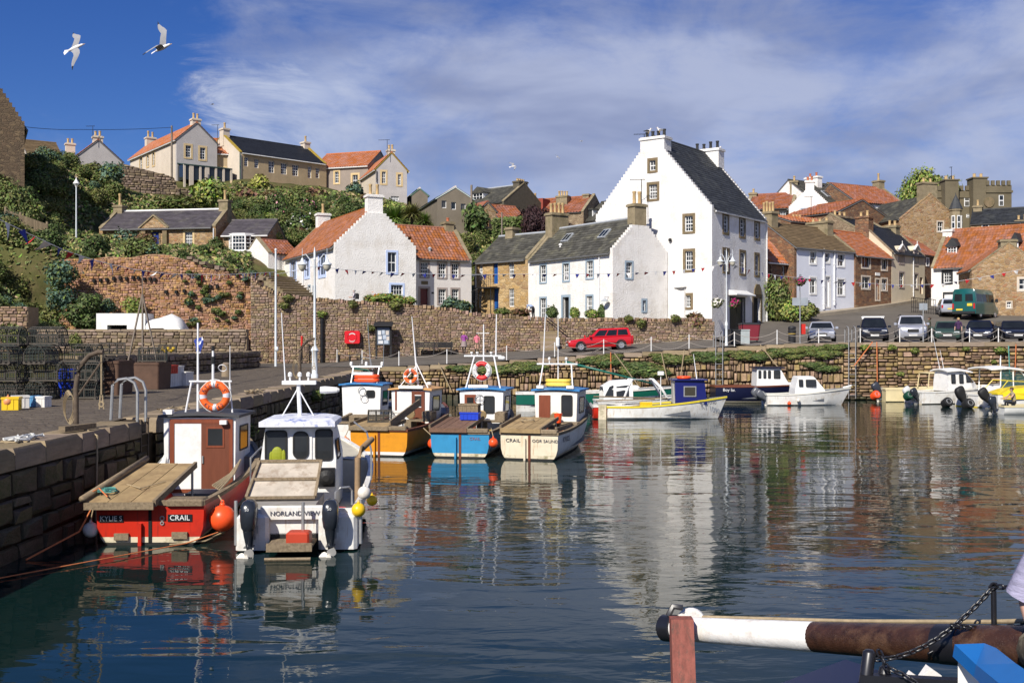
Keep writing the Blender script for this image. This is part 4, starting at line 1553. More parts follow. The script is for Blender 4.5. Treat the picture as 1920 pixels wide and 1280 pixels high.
# little block with red tiles behind the white boat lamp, left of the crow-stepped house
h6=house('outhouse','small white outhouse with weathered red pantiles beside the bay-windowed annexe',(503,95.5),(560,97.5),4.5,8.8,ZP(476,96),ZP(453,98),WHITE,PANT_R,'pantile',ends=('skew','plain'),
wins=[('F',524,474,529,512,dict(kind='door',dm=BLUED,m=None))],base=2)
# cottage with blue door
h7=house('stone_cottage','long low stone cottage with purple slate roof, pediment and blue door',(186,101),(404,99),6.0,12.0,ZP(427,100),ZP(397,103),RUB_TAN,SLATE_P,'slate',ends=('skew','skew'),
wins=[('F',228,437,241,450,dict(m=M_SAND,nx=4,ny=3)),('F',347,435,361,461,dict(m=M_SAND,nx=4,ny=4,mw=0.2)),('F',283,435,298,466,dict(m=MARGIN,kind='door',dm=BLUED,mw=0.18)),],
chims=[(0.4,0.9,0.9,ZP(383,103),ASHLAR,1,1.1,POT),(11.3,0.9,0.9,ZP(375,102),ASHLAR,1,0.9,POT)],roof2=WPAINT,gutter=GUTTER,base=3,ov=0.3)
a,z=h7.hit('F',269,429)
a2,_=h7.hit('F',314,429)
mb=MB()
mb.slab(lambda x,q,t:(x,t-0.35,q),[(a,z-0.1),(a2,z-0.1),(a2+.15,z+.1),((a+a2)/2,z+1.05),(a-.15,z+.1)],[],2.2)
mb.build('pediment',RUB_TAN,h7.root)
mb=MB()
for s in(0,1):
 x0=a-.3 if not s else a2+.3
 mb.bar((x0,-0.2,z+.02),((a+a2)/2,-0.2,z+1.22),0.5,0.12)
mb.build('pediment_coping',ASHLAR,h7.root)
for px in(271,311):
 x,_=h7.hit('F',px,440)
 mb=MB()
 mb.box(x-.22,x+.22,-0.28,0.02,z-3.0,z-0.1)
 mb.build('pilaster',MARGIN,h7.root)
downpipe(h7,'F',401,428,490)
# bay-window annexe
h8=house('annexe','small stone annexe with hipped purple slates and white bay window',(418,99.2),(503,98.6),4.6,11.6,ZP(440,99),ZP(415,101),RUB_TAN,SLATE_P,'slate',ends=('plain','plain'),base=3,ov=0.3,gutter=WPAINT)
bay=thing('bay_window','white three-sided bay window on the stone annexe','bay window',h8.root.location,h8.root.rotation_euler.z)
a0,zt=h8.hit('F',431,443)
a1,zb_=h8.hit('F',478,492)
_,zs=h8.hit('F',431,473)
prj=0.8
pl=[(a0,0.0),(a0+0.62,-prj),(a1-0.62,-prj),(a1,0.0)]
mb=MB()
mb.loft([[(x,y,q)for x,y in pl]for q in(zb_-1.2,zs)])
mb.build('apron',CREAM2,bay)
mb=MB()
mb.loft([[(x*1.0+(-.1 if x<a0+.1 else.1 if x>a1-.1 else 0),y-.1,q)for x,y in pl]for q in(zt,zt+0.2)])
mb.build('cornice',WJOIN,bay)
mb=MB()
mb.loft([[(x*1.0+(-.08 if x<a0+.1 else.08 if x>a1-.1 else 0),y-.08,q)for x,y in pl]for q in(zs,zs+0.1)])
mb.build('sill',WJOIN,bay)
for(p,q),nx in zip(zip(pl[:-1],pl[1:]),(2,4,2)):
 p,q=Vector(p),Vector(q)
 d=(q-p)
 n=Vector((d.y,-d.x)).normalized()
 mb=MB()
 mb.add([(p.x,p.y,zs+.1),(q.x,q.y,zs+.1),(q.x,q.y,zt),(p.x,p.y,zt)],[(0,1,2,3)])
 po=mb.build('bay_pane',GLASS,bay)
 mb=MB()
 for i in range(nx+1):
  c=p+d*(i/nx)+n*0.03
  w=0.09 if i in(0,nx)else 0.035
  mb.box(c.x-w/2,c.x+w/2,c.y-w/2,c.y+w/2,zs+.1,zt)
 for j in range(5):
  z=lerp(zs+.13,zt-.03,j/4)
  c0,c1=p+n*.03,q+n*.03
  mb.bar((c0.x,c0.y,z),(c1.x,c1.y,z),0.05,0.09 if j in(0,2,4)else 0.035)
 mb.build('sash',WJOIN,po)
 # ------------------------------------------------------------------ houses on the hill
wsand=dict(m=M_SAND,nx=2,ny=4,mw=0.22)
wplain=dict(m=None,nx=3,ny=4)
uA=(331,122)
ud=Vector((0.8,0.6))
ub=XY(*uA)+ud*4.8
u1=house('gabled_house','grey-white gabled house with bright orange roof on the hilltop',uA,(960+FPX*ub.x/ub.y,ub.y),17.0,19.5,ZP(262,122),ZP(229,122.6),GREYW,PANT_O,'pantile',gf=True,tsize=(0.34,0.4),
walls={'L':CREAM2},wins=[('F',348,273,358,295,wsand),('F',375,277,385,299,wsand),('L',262,296,267,318,wsand),('L',275,292,279,312,wsand),('L',286,287,290,310,wsand)],
chims=[(0.5,0.8,1.0,ZP(219,122.6),CREAM2,2,0.7,POT),(16.4,0.8,1.2,ZP(262,138),CREAM2,2,0.8,POT)],gutter=WPAINT)
con=thing('conservatory','green glazed lean-to conservatory at the foot of the gabled hilltop house','conservatory',u1.root.location,u1.root.rotation_euler.z)
a0,zt=u1.hit('F',332,311)
a1,_=u1.hit('F',402,319)
_,zb_=u1.hit('F',332,340)
mb=MB()
mb.add([(a0,0,zt+.25),(a1+1.3,0,zt+.25),(a1+1.3,-2.2,zt-.15),(a0,-2.2,zt-.15),(a0,0,zt+.35),(a1+1.3,0,zt+.35),(a1+1.3,-2.2,zt-.05),(a0,-2.2,zt-.05)],
[(0,1,2,3),(7,6,5,4),(0,4,5,1),(1,5,6,2),(2,6,7,3),(3,7,4,0)])
mb.build('lean_to_roof',mat('dark_green_paint',(0.03,0.06,0.05),0.5),con)
mb=MB()
mb.add([(a0+.1,-2.05,zb_),(a1+1.2,-2.05,zb_),(a1+1.2,-2.05,zt-.1),(a0+.1,-2.05,zt-.1)],[(0,1,2,3)])
mb.add([(a0+.1,-2.05,zb_),(a0+.1,0,zb_),(a0+.1,0,zt),(a0+.1,-2.05,zt-.1)],[(0,1,2,3)])
mb.build('glazing',GLASS,con)
for i in range(7):
 x=lerp(a0+.1,a1+1.2,i/6)
 mb=MB()
 mb.box(x-.12-(.25 if i in(1,3)else 0),x+.12,-2.16,-2.04,zb_-1,zt-.1)
 mb.build('post',CREAM2,con)
u2=house('link_house','narrow tan house with orange pantiles tucked between two hilltop gables',(401,125.5),(440,126.2),6.5,19.5,ZP(288,125.5),ZP(262,128.5),TANW,PANT_O,'pantile',tsize=(0.34,0.4),
wins=[('F',415,315,422,331,wsand)],gutter=WPAINT)
u3=house('long_house','long tan rendered house with black slate roof above the gardens',(449,124),(612,132.5),8.0,19.5,ZP(286,124),ZP(260,128.4),TANW,SLATE_B,'slate',ends=('skew','skew'),walls={'L':CREAM2},
copem=mat('yellow_lichen_coping',(0.36,0.25,0.03),0.9,0.25,3),wins=[('F',458,295,465.5,312,dict(m=None,nx=2,ny=4)),('F',477,298,485,315,dict(m=None,nx=2,ny=4)),('F',503.5,302,514.5,324,wplain),('F',526.5,306,538,327,wplain),('F',548,309,559.5,330,wplain),
('F',577,312,584,334,dict(m=None,nx=2,ny=4)),('F',592,315,599,334,dict(m=None,nx=2,ny=4)),('F',457,339,466,350,dict(m=None,nx=2,ny=2)),('F',472,341,479,350,dict(m=None,nx=2,ny=2)),('F',526,349,538,358,wplain),('F',552,352,560,361,wplain),('F',575,355,585,364,wplain),('F',592,357,599,366,dict(m=None,nx=2,ny=2))],
chims=[(0.35,0.85,0.9,ZP(244,128),CREAM2,1,0.75,POT),(11.7,0.85,0.9,ZP(269,136),CREAM2,1,0.8,POT)],gutter=WPAINT,base=2.5)
downpipe(u3,'F',447.9+1.5,288,345,mat('green_downpipe',(0.02,0.09,0.07),0.5))
u4=house('terrace_house','grey-brown house with bright orange pantiles joining the black-roofed house',(588,133.6),(690,131.2),7.0,19.0,ZP(313,132),ZP(288,135.5),mat('grey_brown_harl',(0.30,0.25,0.21),0.93,0.1,1.0,spec=0.1),PANT_O,'pantile',tsize=(0.34,0.4),
wins=[('F',628,322,635,343,wsand),('F',661,328,671,348,dict(m=M_SAND,nx=2,ny=2,mw=.25))],gutter=WPAINT)
wA=(705,124)
wb=XY(*wA)+Vector((0.94,0.34))*3.7
u5=house('gabled_wing','grey gable wing with yellow-edged orange roof at the end of the hilltop terrace',wA,(960+FPX*wb.x/wb.y,wb.y),9.0,18.0,ZP(317,124),ZP(287,124.4),GREYW,PANT_O,'pantile',gf=True,walls={'L':CREAM2},tsize=(0.34,0.4),
wins=[('F',716,322,723,344,wsand),('F',746,327,752,347,wsand),('F',733,368,748,377,wplain)],verge=mat('yellow_lichen_coping',(0,0,0)),
chims=[(0.45,0.7,0.85,ZP(279,124.4),CREAM2,2,0.6,POT)],gutter=WPAINT)
downpipe(u5,'F',706,320,342,BLACKP)
u6=house('gabled_cottage','plain grey gable with two chimneys standing behind the hedge',(140,116),(228,118.4),8.5,18.5,ZP(297,116),ZP(262,116.5),GREYW,PANT_O,'pantile',gf=True,tsize=(0.34,0.4),
chims=[(0.5,0.8,1.0,ZP(252,116.5),CREAM2,2,0.55,POT),(8.5,0.8,1.0,ZP(273,125),CREAM2,2,0.55,POT,0.6)],copem=GUTTER)
u7=house('ruined_gable','dark rubble gable end with stepped edge at the top of the hill',(-60,92),(46,94),8.0,15.5,ZP(238,94),ZP(165,94),rubble('dark_rubble',[(0.16,0.11,0.07),(0.11,0.08,0.055),(0.21,0.15,0.09)],(0.12,0.09,0.06)),SLATE,'slate',gf=True,ends=('step','plain'),steps=9,base=3)
u8=house('brown_roofed_house','low house with plain brown roof half hidden behind the hilltop bushes',(52,112),(118,114),7,18.5,ZP(292,112),ZP(268,116),CREAM2,SLATE_BR,'slate')
# grey house with the pale roof
pA=(820,112)
pb=XY(*pA)+Vector((0.96,0.27))*3.9
u9=house('grey_house','grey-brown gabled house with pale pink sheet roof above the garden',pA,(960+FPX*pb.x/pb.y,pb.y),12.5,14.5,ZP(372,112),ZP(353,112.8),GREYB,PALE_ROOF,'slate',gf=True,tsize=(2.2,6.0),copem=WPAINT,
wins=[('F',828,376,837,390,dict(m=None,nx=1,ny=1)),('F',846,379,855,393,dict(m=None,nx=1,ny=1)),('F',864,382,873,396,dict(m=None,nx=1,ny=1))],verge=mat('white_green_barge',(0.55,0.62,0.58),0.5))
u10=house('grey_house','lower grey building with green-edged pale roof joined to the pale-roofed house',(772,126),(802,126.5),9,14.5,ZP(366,126),ZP(354,126),GREYB,PALE_ROOF,'slate',gf=True,tsize=(2.2,6.0),verge=mat('green_fascia',(0.12,0.22,0.16),0.5))
# skyline between the two white houses
u11=house('dormered_house','slate house with white dormer and tall dark chimney on the skyline',(858,132),(945,127),7.5,15.5,ZP(382,129),ZP(350,131),RUB_GRY,SLATE,'slate',ends=('plain','skew'),walls={'R':mat('dark_gable_harl',(0.10,0.085,0.06),0.9,0.2)},
chims=[(7.0,1.0,1.6,ZP(342,131),mat('dark_gable_harl',(0,0,0)),4,0.3,POT)],roof2=LEAD)
def dormer(h,x0,y0,x1,y1,roofm,cheek,nx=3,ny=3,rise=0.45,flat=False,frame=WJOIN,proj=0.0):
 """box dormer: its window fills the pixels (x0,y0)-(x1,y1) on a plane standing out of the front slope"""
 q=on_roof(h,(x0+x1)/2,y1)
 o=h.local((0,0,CAMZ))
 yp=q.y-proj
 def at(px,py):
  d=h.local(tuple(Vector((0,0,CAMZ))+Vector(((px-960)/FPX,1,-(py-640)/FPX))))-o
  t=(yp-o.y)/d.y
  return o+d*t
 a,b=at(x0,y1),at(x1,y0)
 xa,xb,za,zb2=min(a.x,b.x)-.08,max(a.x,b.x)+.08,a.z-0.1,b.z+0.08
 back=(zb2+rise-h.H)/h.slope+0.3
 root=h.root
 mb=MB()
 mb.box(xa,xb,yp+0.02,back,za-0.25,zb2)
 do=mb.build('dormer',cheek,root)
 mb=MB()
 mb.add([(xa+.1,yp-0.005,za+.1),(xb-.1,yp-0.005,za+.1),(xb-.1,yp-0.005,zb2-.08),(xa+.1,yp-.005,zb2-.08)],[(0,1,2,3)])
 mb.build('pane',GLASS,do)
 mb=MB()
 for(p0,p1,q0,q1)in[(xa,xa+.1,za,zb2),(xb-.1,xb,za,zb2),(xa,xb,za,za+.1),(xa,xb,zb2-.09,zb2)]+[(lerp(xa+.1,xb-.1,i/nx)-.025,lerp(xa+.1,xb-.1,i/nx)+.025,za,zb2)for i in range(1,nx)]+[(xa,xb,lerp(za+.1,zb2-.09,j/ny)-.022,lerp(za+.1,zb2-.09,j/ny)+.022)for j in range(1,ny)]:
  mb.box(p0,p1,yp-0.05,yp-0.012,q0,q1)
 mb.build('sash',frame,do)
 mb=MB()
 xm=(xa+xb)/2
 if flat:
  mb.box(xa-.15,xb+.15,yp-.2,back,zb2,zb2+.14)
 else:
  mb.loft([[(xa-.15,y,zb2-.03),(xa-.15,y,zb2+.07),(xm,y,zb2+rise+.07),(xb+.15,y,zb2+.07),(xb+.15,y,zb2-.03)]for y in(yp-.2,back)])
 mb.build('dormer_roof',roofm,do)
 return do
dormer(u11,888,362,905,375,SLATE,WJOIN,3,2,0.7)
u12=house('stone_bothy','rubble cottage with red pantiles and small dark window below the skyline',(899,116),(930,117),9.0,14.0,ZP(395,116),ZP(380,116.5),RUB_TAN,PANT_R,'pantile',gf=True,tsize=(0.4,0.45),
wins=[('F',928.5,404,934,416,dict(kind='dark',m=None))],chims=[(6.8,0.7,0.8,ZP(372,122),ASHLAR,1,0.5,POT_R)])
u12b=house('red_roofed_shed','low outbuilding with red pantile roof stepping down beside the rubble cottage',(932,119),(985,121),4.5,13.5,ZP(408,119),ZP(386,121),RUB_TAN,PANT_R,'pantile',tsize=(0.4,0.45))
u13=house('red_roofed_house','house with red dormer box and weathered red roof on the skyline',(975,133),(1094,129),7.0,14.0,ZP(399,130),ZP(371,133),RUB_GRY,PANT_R,'pantile',tsize=(0.4,0.45),ends=('skew','skew'),
chims=[(0.4,0.8,0.9,ZP(372,135),ASHLAR,1,0.7,POT),(4.9,1.5,1.0,ZP(366,132),ASHLAR,4,0.6,POT,2.2),(7.6,0.8,1.0,ZP(361,131),ASHLAR,0,0.4,POT)])
dormer(u13,985,380,996,392,GUTTER,mat('red_tile_hanging',(0.26,0.055,0.035),0.8,0.15),3,2,0.1,flat=True)
mb=MB()
q=on_roof(u13,1006,398)
mb.box(q.x-.9,q.x+.9,q.y-.05,q.y+2.0,q.z,q.z+1.7)
mb.build('dormer_box',mat('red_tile_hanging',(0,0,0)),u13.root)
u14=house('slate_house','grey slate house with white dormers peeping beside the tall gable',(1093,130),(1160,126),7.0,14.5,ZP(412,128),ZP(378,131),RUB_GRY,SLATE,'slate',roof2=SLATE)
dormer(u14,1100,394,1111,408,SLATE,WJOIN,1,1,0.1,flat=True)
dormer(u14,1125,391,1132,405,SLATE,WJOIN,1,1,0.1,flat=True)
# ------------------------------------------------------------------ street on the right
kB=dict(m=WPAINT,nx=2,ny=2,mw=0.15)
r1=house('link_cottage','low rubble cottage with bright pantiles squeezed beside the tall white house',(1438,90.5),(1489,93.5),5.0,5.4,ZP(492,92),ZP(443,94.5),RUB_BRN,PANT_O,'pantile',tsize=(0.36,0.4),ends=('plain','skew'),copem=LEAD,
wins=[('F',1467,499,1472,522,dict(m=None,nx=1,ny=2)),('F',1442,497,1445.5,535,dict(kind='door',m=None,dm=WJOIN))],gutter=WPAINT)
r2=house('blue_white_house','pale blue-white house with brown tiled roof and white downpipes on the street',(1489.5,92.0),(1603,97.6),6.3,5.9,ZP(463,92),ZP(421,95),WHITE_B,SLATE_BR,'slate',ends=('plain','skew'),walls={'L':RUB_BRN},
wins=[('F',1519,472,1530,494,kB),('F',1547,475,1555,492,kB),('F',1571,477,1583,499,kB),('F',1519,521,1530,550,kB),('F',1571,524,1583,553,kB),('F',1548,519,1556,575,dict(kind='door',m=WPAINT,dm=WPAINT))],
chims=[(0.5,0.9,1.4,ZP(394,93.5),ASHLAR,4,0.9,POT),(8.1,0.9,2.3,ZP(417,100),ASHLAR,3,0.3,POT)],gutter=GUTTER)
downpipe(r2,'F',1543,466,580,r=0.08)
downpipe(r2,'F',1563,468,572,r=0.08)
kC=dict(m=CREAM2,nx=2,ny=1,mw=0.14)
r3=house('brown_stone_house','dark rubble house with smooth orange roof and cream-framed windows',(1604,97.4),(1671.5,101.5),6.0,6.6,ZP(478,97.4),ZP(436,101),RUB_BRN,PANT_O,'slate',tsize=(0.3,0.25),
wins=[('F',1616,481,1631,502,kC),('F',1653,486,1663,506,kC),('F',1616,519,1631,541,kC),('F',1653,523,1663,544,kC),('F',1642,524,1649,562,dict(m=CREAM2,kind='door',dm=CREAM2))],gutter=GUTTER,base=2)
mb=MB()
a,z=r3.hit('F',1645,514)
mb.box(a-.38,a+.38,-0.06,0,z-.14,z+.14)
mb.build('door_lamp',WPAINT,r3.root)
r4=house('cream_house','cream house with blue-black slates and two white gablets on the street',(1672,101.5),(1734,106.5),6.0,7.3,ZP(474,101.5),ZP(428,105),CREAMW,SLATE_B,'slate',ends=('skew','skew'),copem=RUB_GRY,
wins=[('F',1685.5,468,1695,493,dict(m=M_GREY,nx=2,ny=2)),('F',1715,473,1721,496,dict(m=M_GREY,nx=2,ny=2)),('F',1686,511,1695,538,dict(m=M_GREY,nx=2,ny=2)),('F',1715,514,1721,540,dict(m=M_GREY,nx=2,ny=2)),
('F',1725,520,1730.5,551,dict(m=None,kind='door',dm=REDD))],chims=[(0.4,1.0,1.4,ZP(406,104),RUB_BRN,2,0.5,POT),(6.3,0.9,1.2,ZP(423,108),ASHLAR,2,0.5,POT)],base=2)
for px,w in((1690,0.6),(1718,0.55)):
 a,z=r4.hit('F',px,470)
 mb=MB()
 mb.slab(lambda x,q,t:(x,t-0.05,q),[(a-w,z-.02),(a+w,z-.02),(a+w,z+.1),(a,z+0.5),(a-w,z+.1)],[],1.5)
 g=mb.build('gablet',CREAMW,r4.root)
 mb=MB()
 for s in(-1,1):
  mb.bar((a+s*(w+.12),-0.1,z+.05),(a,-.1,z+.6),0.2,0.08)
 mb.tube([(a,-.1,z+.55),(a,-.1,z+.95)],0.035,5)
 mb.build('bargeboard',WPAINT,g)
downpipe(r4,'F',1711,480,556)
r5=house('end_house','narrow rubble house with worn red roof at the top of the street',(1728,108.5),(1760,111.5),7.0,8.0,ZP(478,109),ZP(436,112),RUB_BRN,PANT_R,'pantile',tsize=(0.4,0.45),
wins=[('F',1737,485,1741,497,dict(m=WPAINT,nx=1,ny=2))],base=2)
# white cottage with the dormer and the arched garage
r6=house('white_cottage','white cottage with orange pantiles, slate dormer and white arched garage door',(1746,101.5),(1975,94.1),7.0,6.7,ZP(501,100.5),ZP(434,103.7),WHITE,PANT,'pantile',ends=('skew','plain'),copem=ASHLAR,
wins=[('F',1769,510,1783,530,dict(m=M_BLACK,nx=3,ny=3,mw=.18)),('F',1801,508,1816,529,dict(m=M_BLACK,nx=3,ny=3,mw=.18)),('F',1770,549,1815,574,dict(m=M_BLACK,kind='door',dm=WPAINT,mw=.1))],
chims=[(0.45,0.9,1.5,ZP(431,103.7),WHITE,0,0,POT)],gutter=GUTTER)
dormer(r6,1778,463,1793,477,SLATE_D,SLATE_D,3,3,0.75)
dormer(r6,1899,455,1908,472,SLATE_D,SLATE_D,2,2,0.8)
gA=(1822,93.2)
gb=XY(*gA)+Vector((0.985,-0.17))*6.1
r7=house('rubble_gable_house','tan rubble gable with squat chimney and cream-framed window above the van',gA,(960+FPX*gb.x/gb.y,gb.y),4.5,5.6,ZP(507,93.2),ZP(460,92.7),RUB_TAN,PANT,'pantile',gf=True,ends=('skew','plain'),copem=ASHLAR,
wins=[('F',1911,523,1928,543,dict(m=CREAM2,nx=2,ny=2,mw=.2)),('F',1888,566,1896,577,dict(m=CREAM2,nx=2,ny=2,mw=.1))],chims=[(0.5,0.9,1.3,ZP(449,93),ASHLAR,0,0.3,POT)])
# middle rows
r8=house('crow_stepped_cottage','small white crow-stepped gable with black-edged window below the skyline',(1479,120),(1558,118.8),7.0,12.5,ZP(390,119.5),ZP(352,119.4),WHITE,SLATE,'slate',gf=True,ends=('step','plain'),steps=11,apexw=0.9,
wins=[('F',1503,392,1512,406,dict(m=M_BLUE,nx=3,ny=3))],chims=[(0.5,0.8,0.95,ZP(338,119.4),WHITE,2,0.45,POT_R)])
r9=house('slate_roofed_house','white house with grey slates and two skylights behind the small crow-stepped gable',(1528,124),(1604,128),8.0,12.5,ZP(382,125),ZP(343,129),WHITE,SLATE,'slate',ends=('plain','skew'),
wins=[('F',1570,392,1580,407,dict(m=M_BLUE,nx=3,ny=3))],chims=[(4.4,0.8,2.0,ZP(330,129),WHITE,2,0.5,POT_R)])
skylight(r9,1551,362,1558,371)
skylight(r9,1572,361,1580,371)
r10=house('brown_pantile_house','house with faded brown-red pantiles beside the small crow-stepped gable',(1398,126),(1488,124),7.0,13.0,ZP(392,125),ZP(365,128),RUB_BRN,PANT_R,'pantile',tsize=(0.4,0.45),ends=('skew','skew'),
wins=[('F',1463,397,1473,414,dict(m=M_BLACK,nx=3,ny=4))],chims=[(5.2,0.9,1.2,ZP(339,127),ASHLAR,1,0.6,POT),(0.4,0.9,1.2,ZP(360,128),ASHLAR,1,0.5,POT)])
r11=house('stone_gable_house','rubble house end with low orange hipped roof above the brown-tiled house',(1572,112),(1660,116),8.0,9.0,ZP(400,113),ZP(377,114.5),RUB_BRN,PANT_R,'pantile',gf=True,tsize=(0.4,0.45))
r11b=house('low_red_roof','strip of low red roof with stone chimney stacks below the small crow-stepped gable',(1482,108),(1560,111),5.0,9.5,ZP(418,109),ZP(408,111),RUB_BRN,PANT_O,'pantile',tsize=(0.4,0.45),chims=[(3.4,1.5,0.8,ZP(407,110),ASHLAR,3,0.5,POT)])
r12=house('red_pantile_house','white-walled house with clean red pantile roof and tall stone chimney',(1604,124),(1701,128),8.0,11.0,ZP(383,126),ZP(351,130),WHITE,PANT_R,'pantile',tsize=(0.36,0.4),ends=('plain','skew'),
chims=[(8.0,0.9,1.1,ZP(338,131),ASHLAR,1,0.8,POT)],walls={'L':RUB_BRN},wins=[('F',1671,417,1679,428,dict(kind='dark',m=None))])
r12b=house('stone_stack_house','rubble gable and heavy chimney stack between the orange roof and the cream house',(1606,106),(1672,110),6.0,8.0,ZP(432,107),ZP(408,109),RUB_GRY,SLATE_B,'slate',ends=('skew','skew'),chims=[(1.6,2.6,1.2,ZP(405,109),RUB_GRY,3,0.5,POT)])
r13=house('tall_stone_gable','tall tan rubble gable with slim stone chimney and pale blue windows',(1690,112),(1799,114),8.5,9.0,ZP(413,113),ZP(369,113),RUB_TAN,SLATE,'slate',gf=True,ends=('skew','plain'),copem=RUB_TAN,
wins=[('F',1758,416,1768,434,dict(m=CREAM2,nx=2,ny=2))],chims=[(0.6,1.0,1.8,ZP(341,113),ASHLAR,2,0.5,POT)])
r14=house('long_stone_house','stone house with dark slates and white windows below the castle-like house',(1820,116),(1990,112),7.0,8.5,ZP(418,114.5),ZP(392,117),RUB_TAN,SLATE_D,'slate',
wins=[('F',1842,420,1853,434,dict(m=WPAINT,nx=2,ny=2,mw=.08)),('F',1878,418,1885,431,dict(m=WPAINT,nx=2,ny=2,mw=.08)),('F',1914,416,1922,430,dict(m=WPAINT,nx=2,ny=2,mw=.08))],
chims=[(0.5,0.9,1.0,ZP(382,117),ASHLAR,1,0.6,POT),(5.0,1.3,0.9,ZP(413,114),ASHLAR,2,0.6,POT,0.5)])
# turret
p=XY(1792,112.5)
tu=thing('turret','small round stone turret with pointed slate cap on the rubble gable house','turret',(p.x,p.y,0))
zt,zb_=ZP(396,112.5),ZP(436,112.5)
mb=MB()
mb.lathe([(0.2,zb_-.8),(0.6,zb_),(0.6,zt),(.7,zt+.05),(.7,zt+.2),(0.55,zt+.25)],(0,0,0),10)
mb.build('turret_wall',ASHLAR,tu)
mb=MB()
mb.lathe([(.74,zt+.2),(0.5,zt+.75),(0.2,zt+1.4),(0.05,zt+1.7),(0.02,zt+1.95)],(0,0,0),10)
mb.build('turret_roof',SLATE_D,tu)
for k in range(3):
 an=R(-135+k*52)
 c,s=math.cos(an),math.sin(an)
 rot=Matrix.Rotation(an,3,'Z')
 mb=MB()
 mb.obox((.6*c,.6*s,zt-1.2),(0.06,0.36,1.4),rot)
 wo=mb.build('window',WJOIN,tu)
 for dz in(-.33,.33):
  mb=MB()
  mb.obox((.63*c,.63*s,zt-1.2+dz),(0.02,0.24,0.55),rot)
  mb.build('pane',GLASS,wo)
  # castle-like house
ca=thing('castellated_house','grey-brown castellated house with battlements and tall chimneys on the skyline','house')
CW=mat('castle_render',(0.155,0.13,0.085),0.93,0.15,0.8,0.02,14,spec=0.1)
def battlement(mb,x0,x1,y0,y1,z,n,hgt=0.55,w=0.3):
 for i in range(n):
  a=lerp(x0,x1,i/n)
  b=lerp(x0,x1,(i+0.6)/n)
  mb.box(a,b,y0,y0+w,z,z+hgt)
Yc=128
for(xa,xb,yt,yd,n)in((1749,1840,357,6,9),(1842,1888,350,5.5,5)):
 a,b=XY(xa,Yc),XY(xb,Yc)
 zt=ZP(yt,Yc)
 y0=Yc-(1.2 if xa>1800 else 0)
 mb=MB()
 mb.box(a.x,b.x,y0,y0+yd,8,zt)
 mb.box(a.x-.12,b.x+.12,y0-.12,y0+yd,zt-.9,zt-.62)
 mb.build('wall',CW,ca)
 mb=MB()
 battlement(mb,a.x-.1,b.x+.1,y0-.1,0,zt,n)
 mb.build('battlement',CW,ca)
for(px,yt,w,npots)in((1780,341,1.6,2),(1833,337,1.7,2)):
 p=XY(px,Yc-0.4)
 z=ZP(yt,Yc)
 mb=MB()
 mb.box(p.x-w/2,p.x+w/2,Yc-1.0-w*.1,Yc+.6,10,z)
 mb.box(p.x-w/2-.1,p.x+w/2+.1,Yc-1.1-w*.1,Yc+.7,z,z+.15)
 co=mb.build('chimney',CW,ca)
 for k in range(npots):
  m3=MB()
  m3.lathe([(0.24,0),(0.18,.2),(0.18,.45),(0.2,.5)],(p.x-.4+.8*k,Yc-.4,z+.15),8)
  m3.build('chimney_pot',POT,co)
for(x0,y0,x1,y1,yo)in((1808,367,1818,387,-0.06),(1873,366,1882,386,-1.26),(1812,402,1820,408,-0.06)):
 a,b=W(x0,y1,Yc+yo),W(x1,y0,Yc+yo)
 mb=MB()
 mb.box(a.x,b.x,Yc+yo,Yc+yo+.1,a.z,b.z)
 wo=mb.build('window',WJOIN,ca)
 for k in range(2):
  mb=MB()
  z0,z1=lerp(a.z,b.z,k/2)+.07,lerp(a.z,b.z,(k+1)/2)-.05
  mb.box(a.x+.08,b.x-.08,Yc+yo-.02,Yc+yo,z0,z1)
  mb.build('pane',GLASS,wo)
p=W(1855,379,Yc-1.3)
mb=MB()
mb.lathe([(0.62,0),(0.62,.1),(0.42,.12),(0.42,.04)],(p.x,Yc-1.3,p.z),14,'y')
mb.build('round_window',MARGIN,ca)
# ------------------------------------------------------------------ hillside planting
def ground_cover(name,pts,leaf,mats,seed):
 rg=np.random.default_rng(seed)
 n=len(pts)
 c=np.array(pts)
 nrm=rg.normal(0,0.6,(n,3))+np.array([0.1,-0.5,0.9])
 nrm/=np.linalg.norm(nrm,axis=1)[:,None]
 t1=np.cross(nrm,rg.normal(size=(n,3)))
 t1/=np.linalg.norm(t1,axis=1)[:,None]
 t2=np.cross(nrm,t1)
 s=leaf*rg.uniform(.5,1.3,n)[:,None]
 V=np.stack([c-t1*s,c+t2*s*.5,c+t1*s,c-t2*s*.5],axis=1).reshape(-1,3)
 o=bpy.data.objects.new(name,np_mesh(name,V,np.arange(n*4).reshape(-1,4),mats,rg.integers(0,len(mats),n)))
 COL.objects.link(o)
 o['kind']='stuff'
 o['label']='low weeds, ivy and rough grass covering the hillside'
 o['category']='undergrowth'
 return o
def zone(px,Y):
 if Y<99:
  return px<140 or(px<470 and 80.5<Y)
 if Y<104:
  return px<175
 if Y<113.5:
  return px<470 or(470<px<770)or(884<px<1060 and Y>103)
 return 430<px<765 and Y<122
pts=[]
rg=random.Random(5)
while len(pts)<95000:
 Y=rg.uniform(70.6,122)if len(pts)%3 else rg.choice([rg.uniform(70.6,80),rg.uniform(104,114)])
 px=rg.uniform(-30,1060)
 if not zone(px,Y):
  continue
 x=(px-960)*Y/FPX
 if 560<px<700 and Y<101:
  continue
 pts.append((x,Y,terr(x,Y)+0.25*math.sin(x*.9)*math.sin(Y*.7)+rg.uniform(0.0,0.5)))
for k in range(14000):
 Y,px=rg.uniform(70.3,99),rg.uniform(-30,140)
 x=(px-960)*Y/FPX
 pts.append((x,Y,terr(x,Y)+rg.uniform(0,.6)))
ground_cover('undergrowth',pts,0.22,[F_DARK,F_MID,F_OLIVE,F_LIGHT,F_DRY],4)
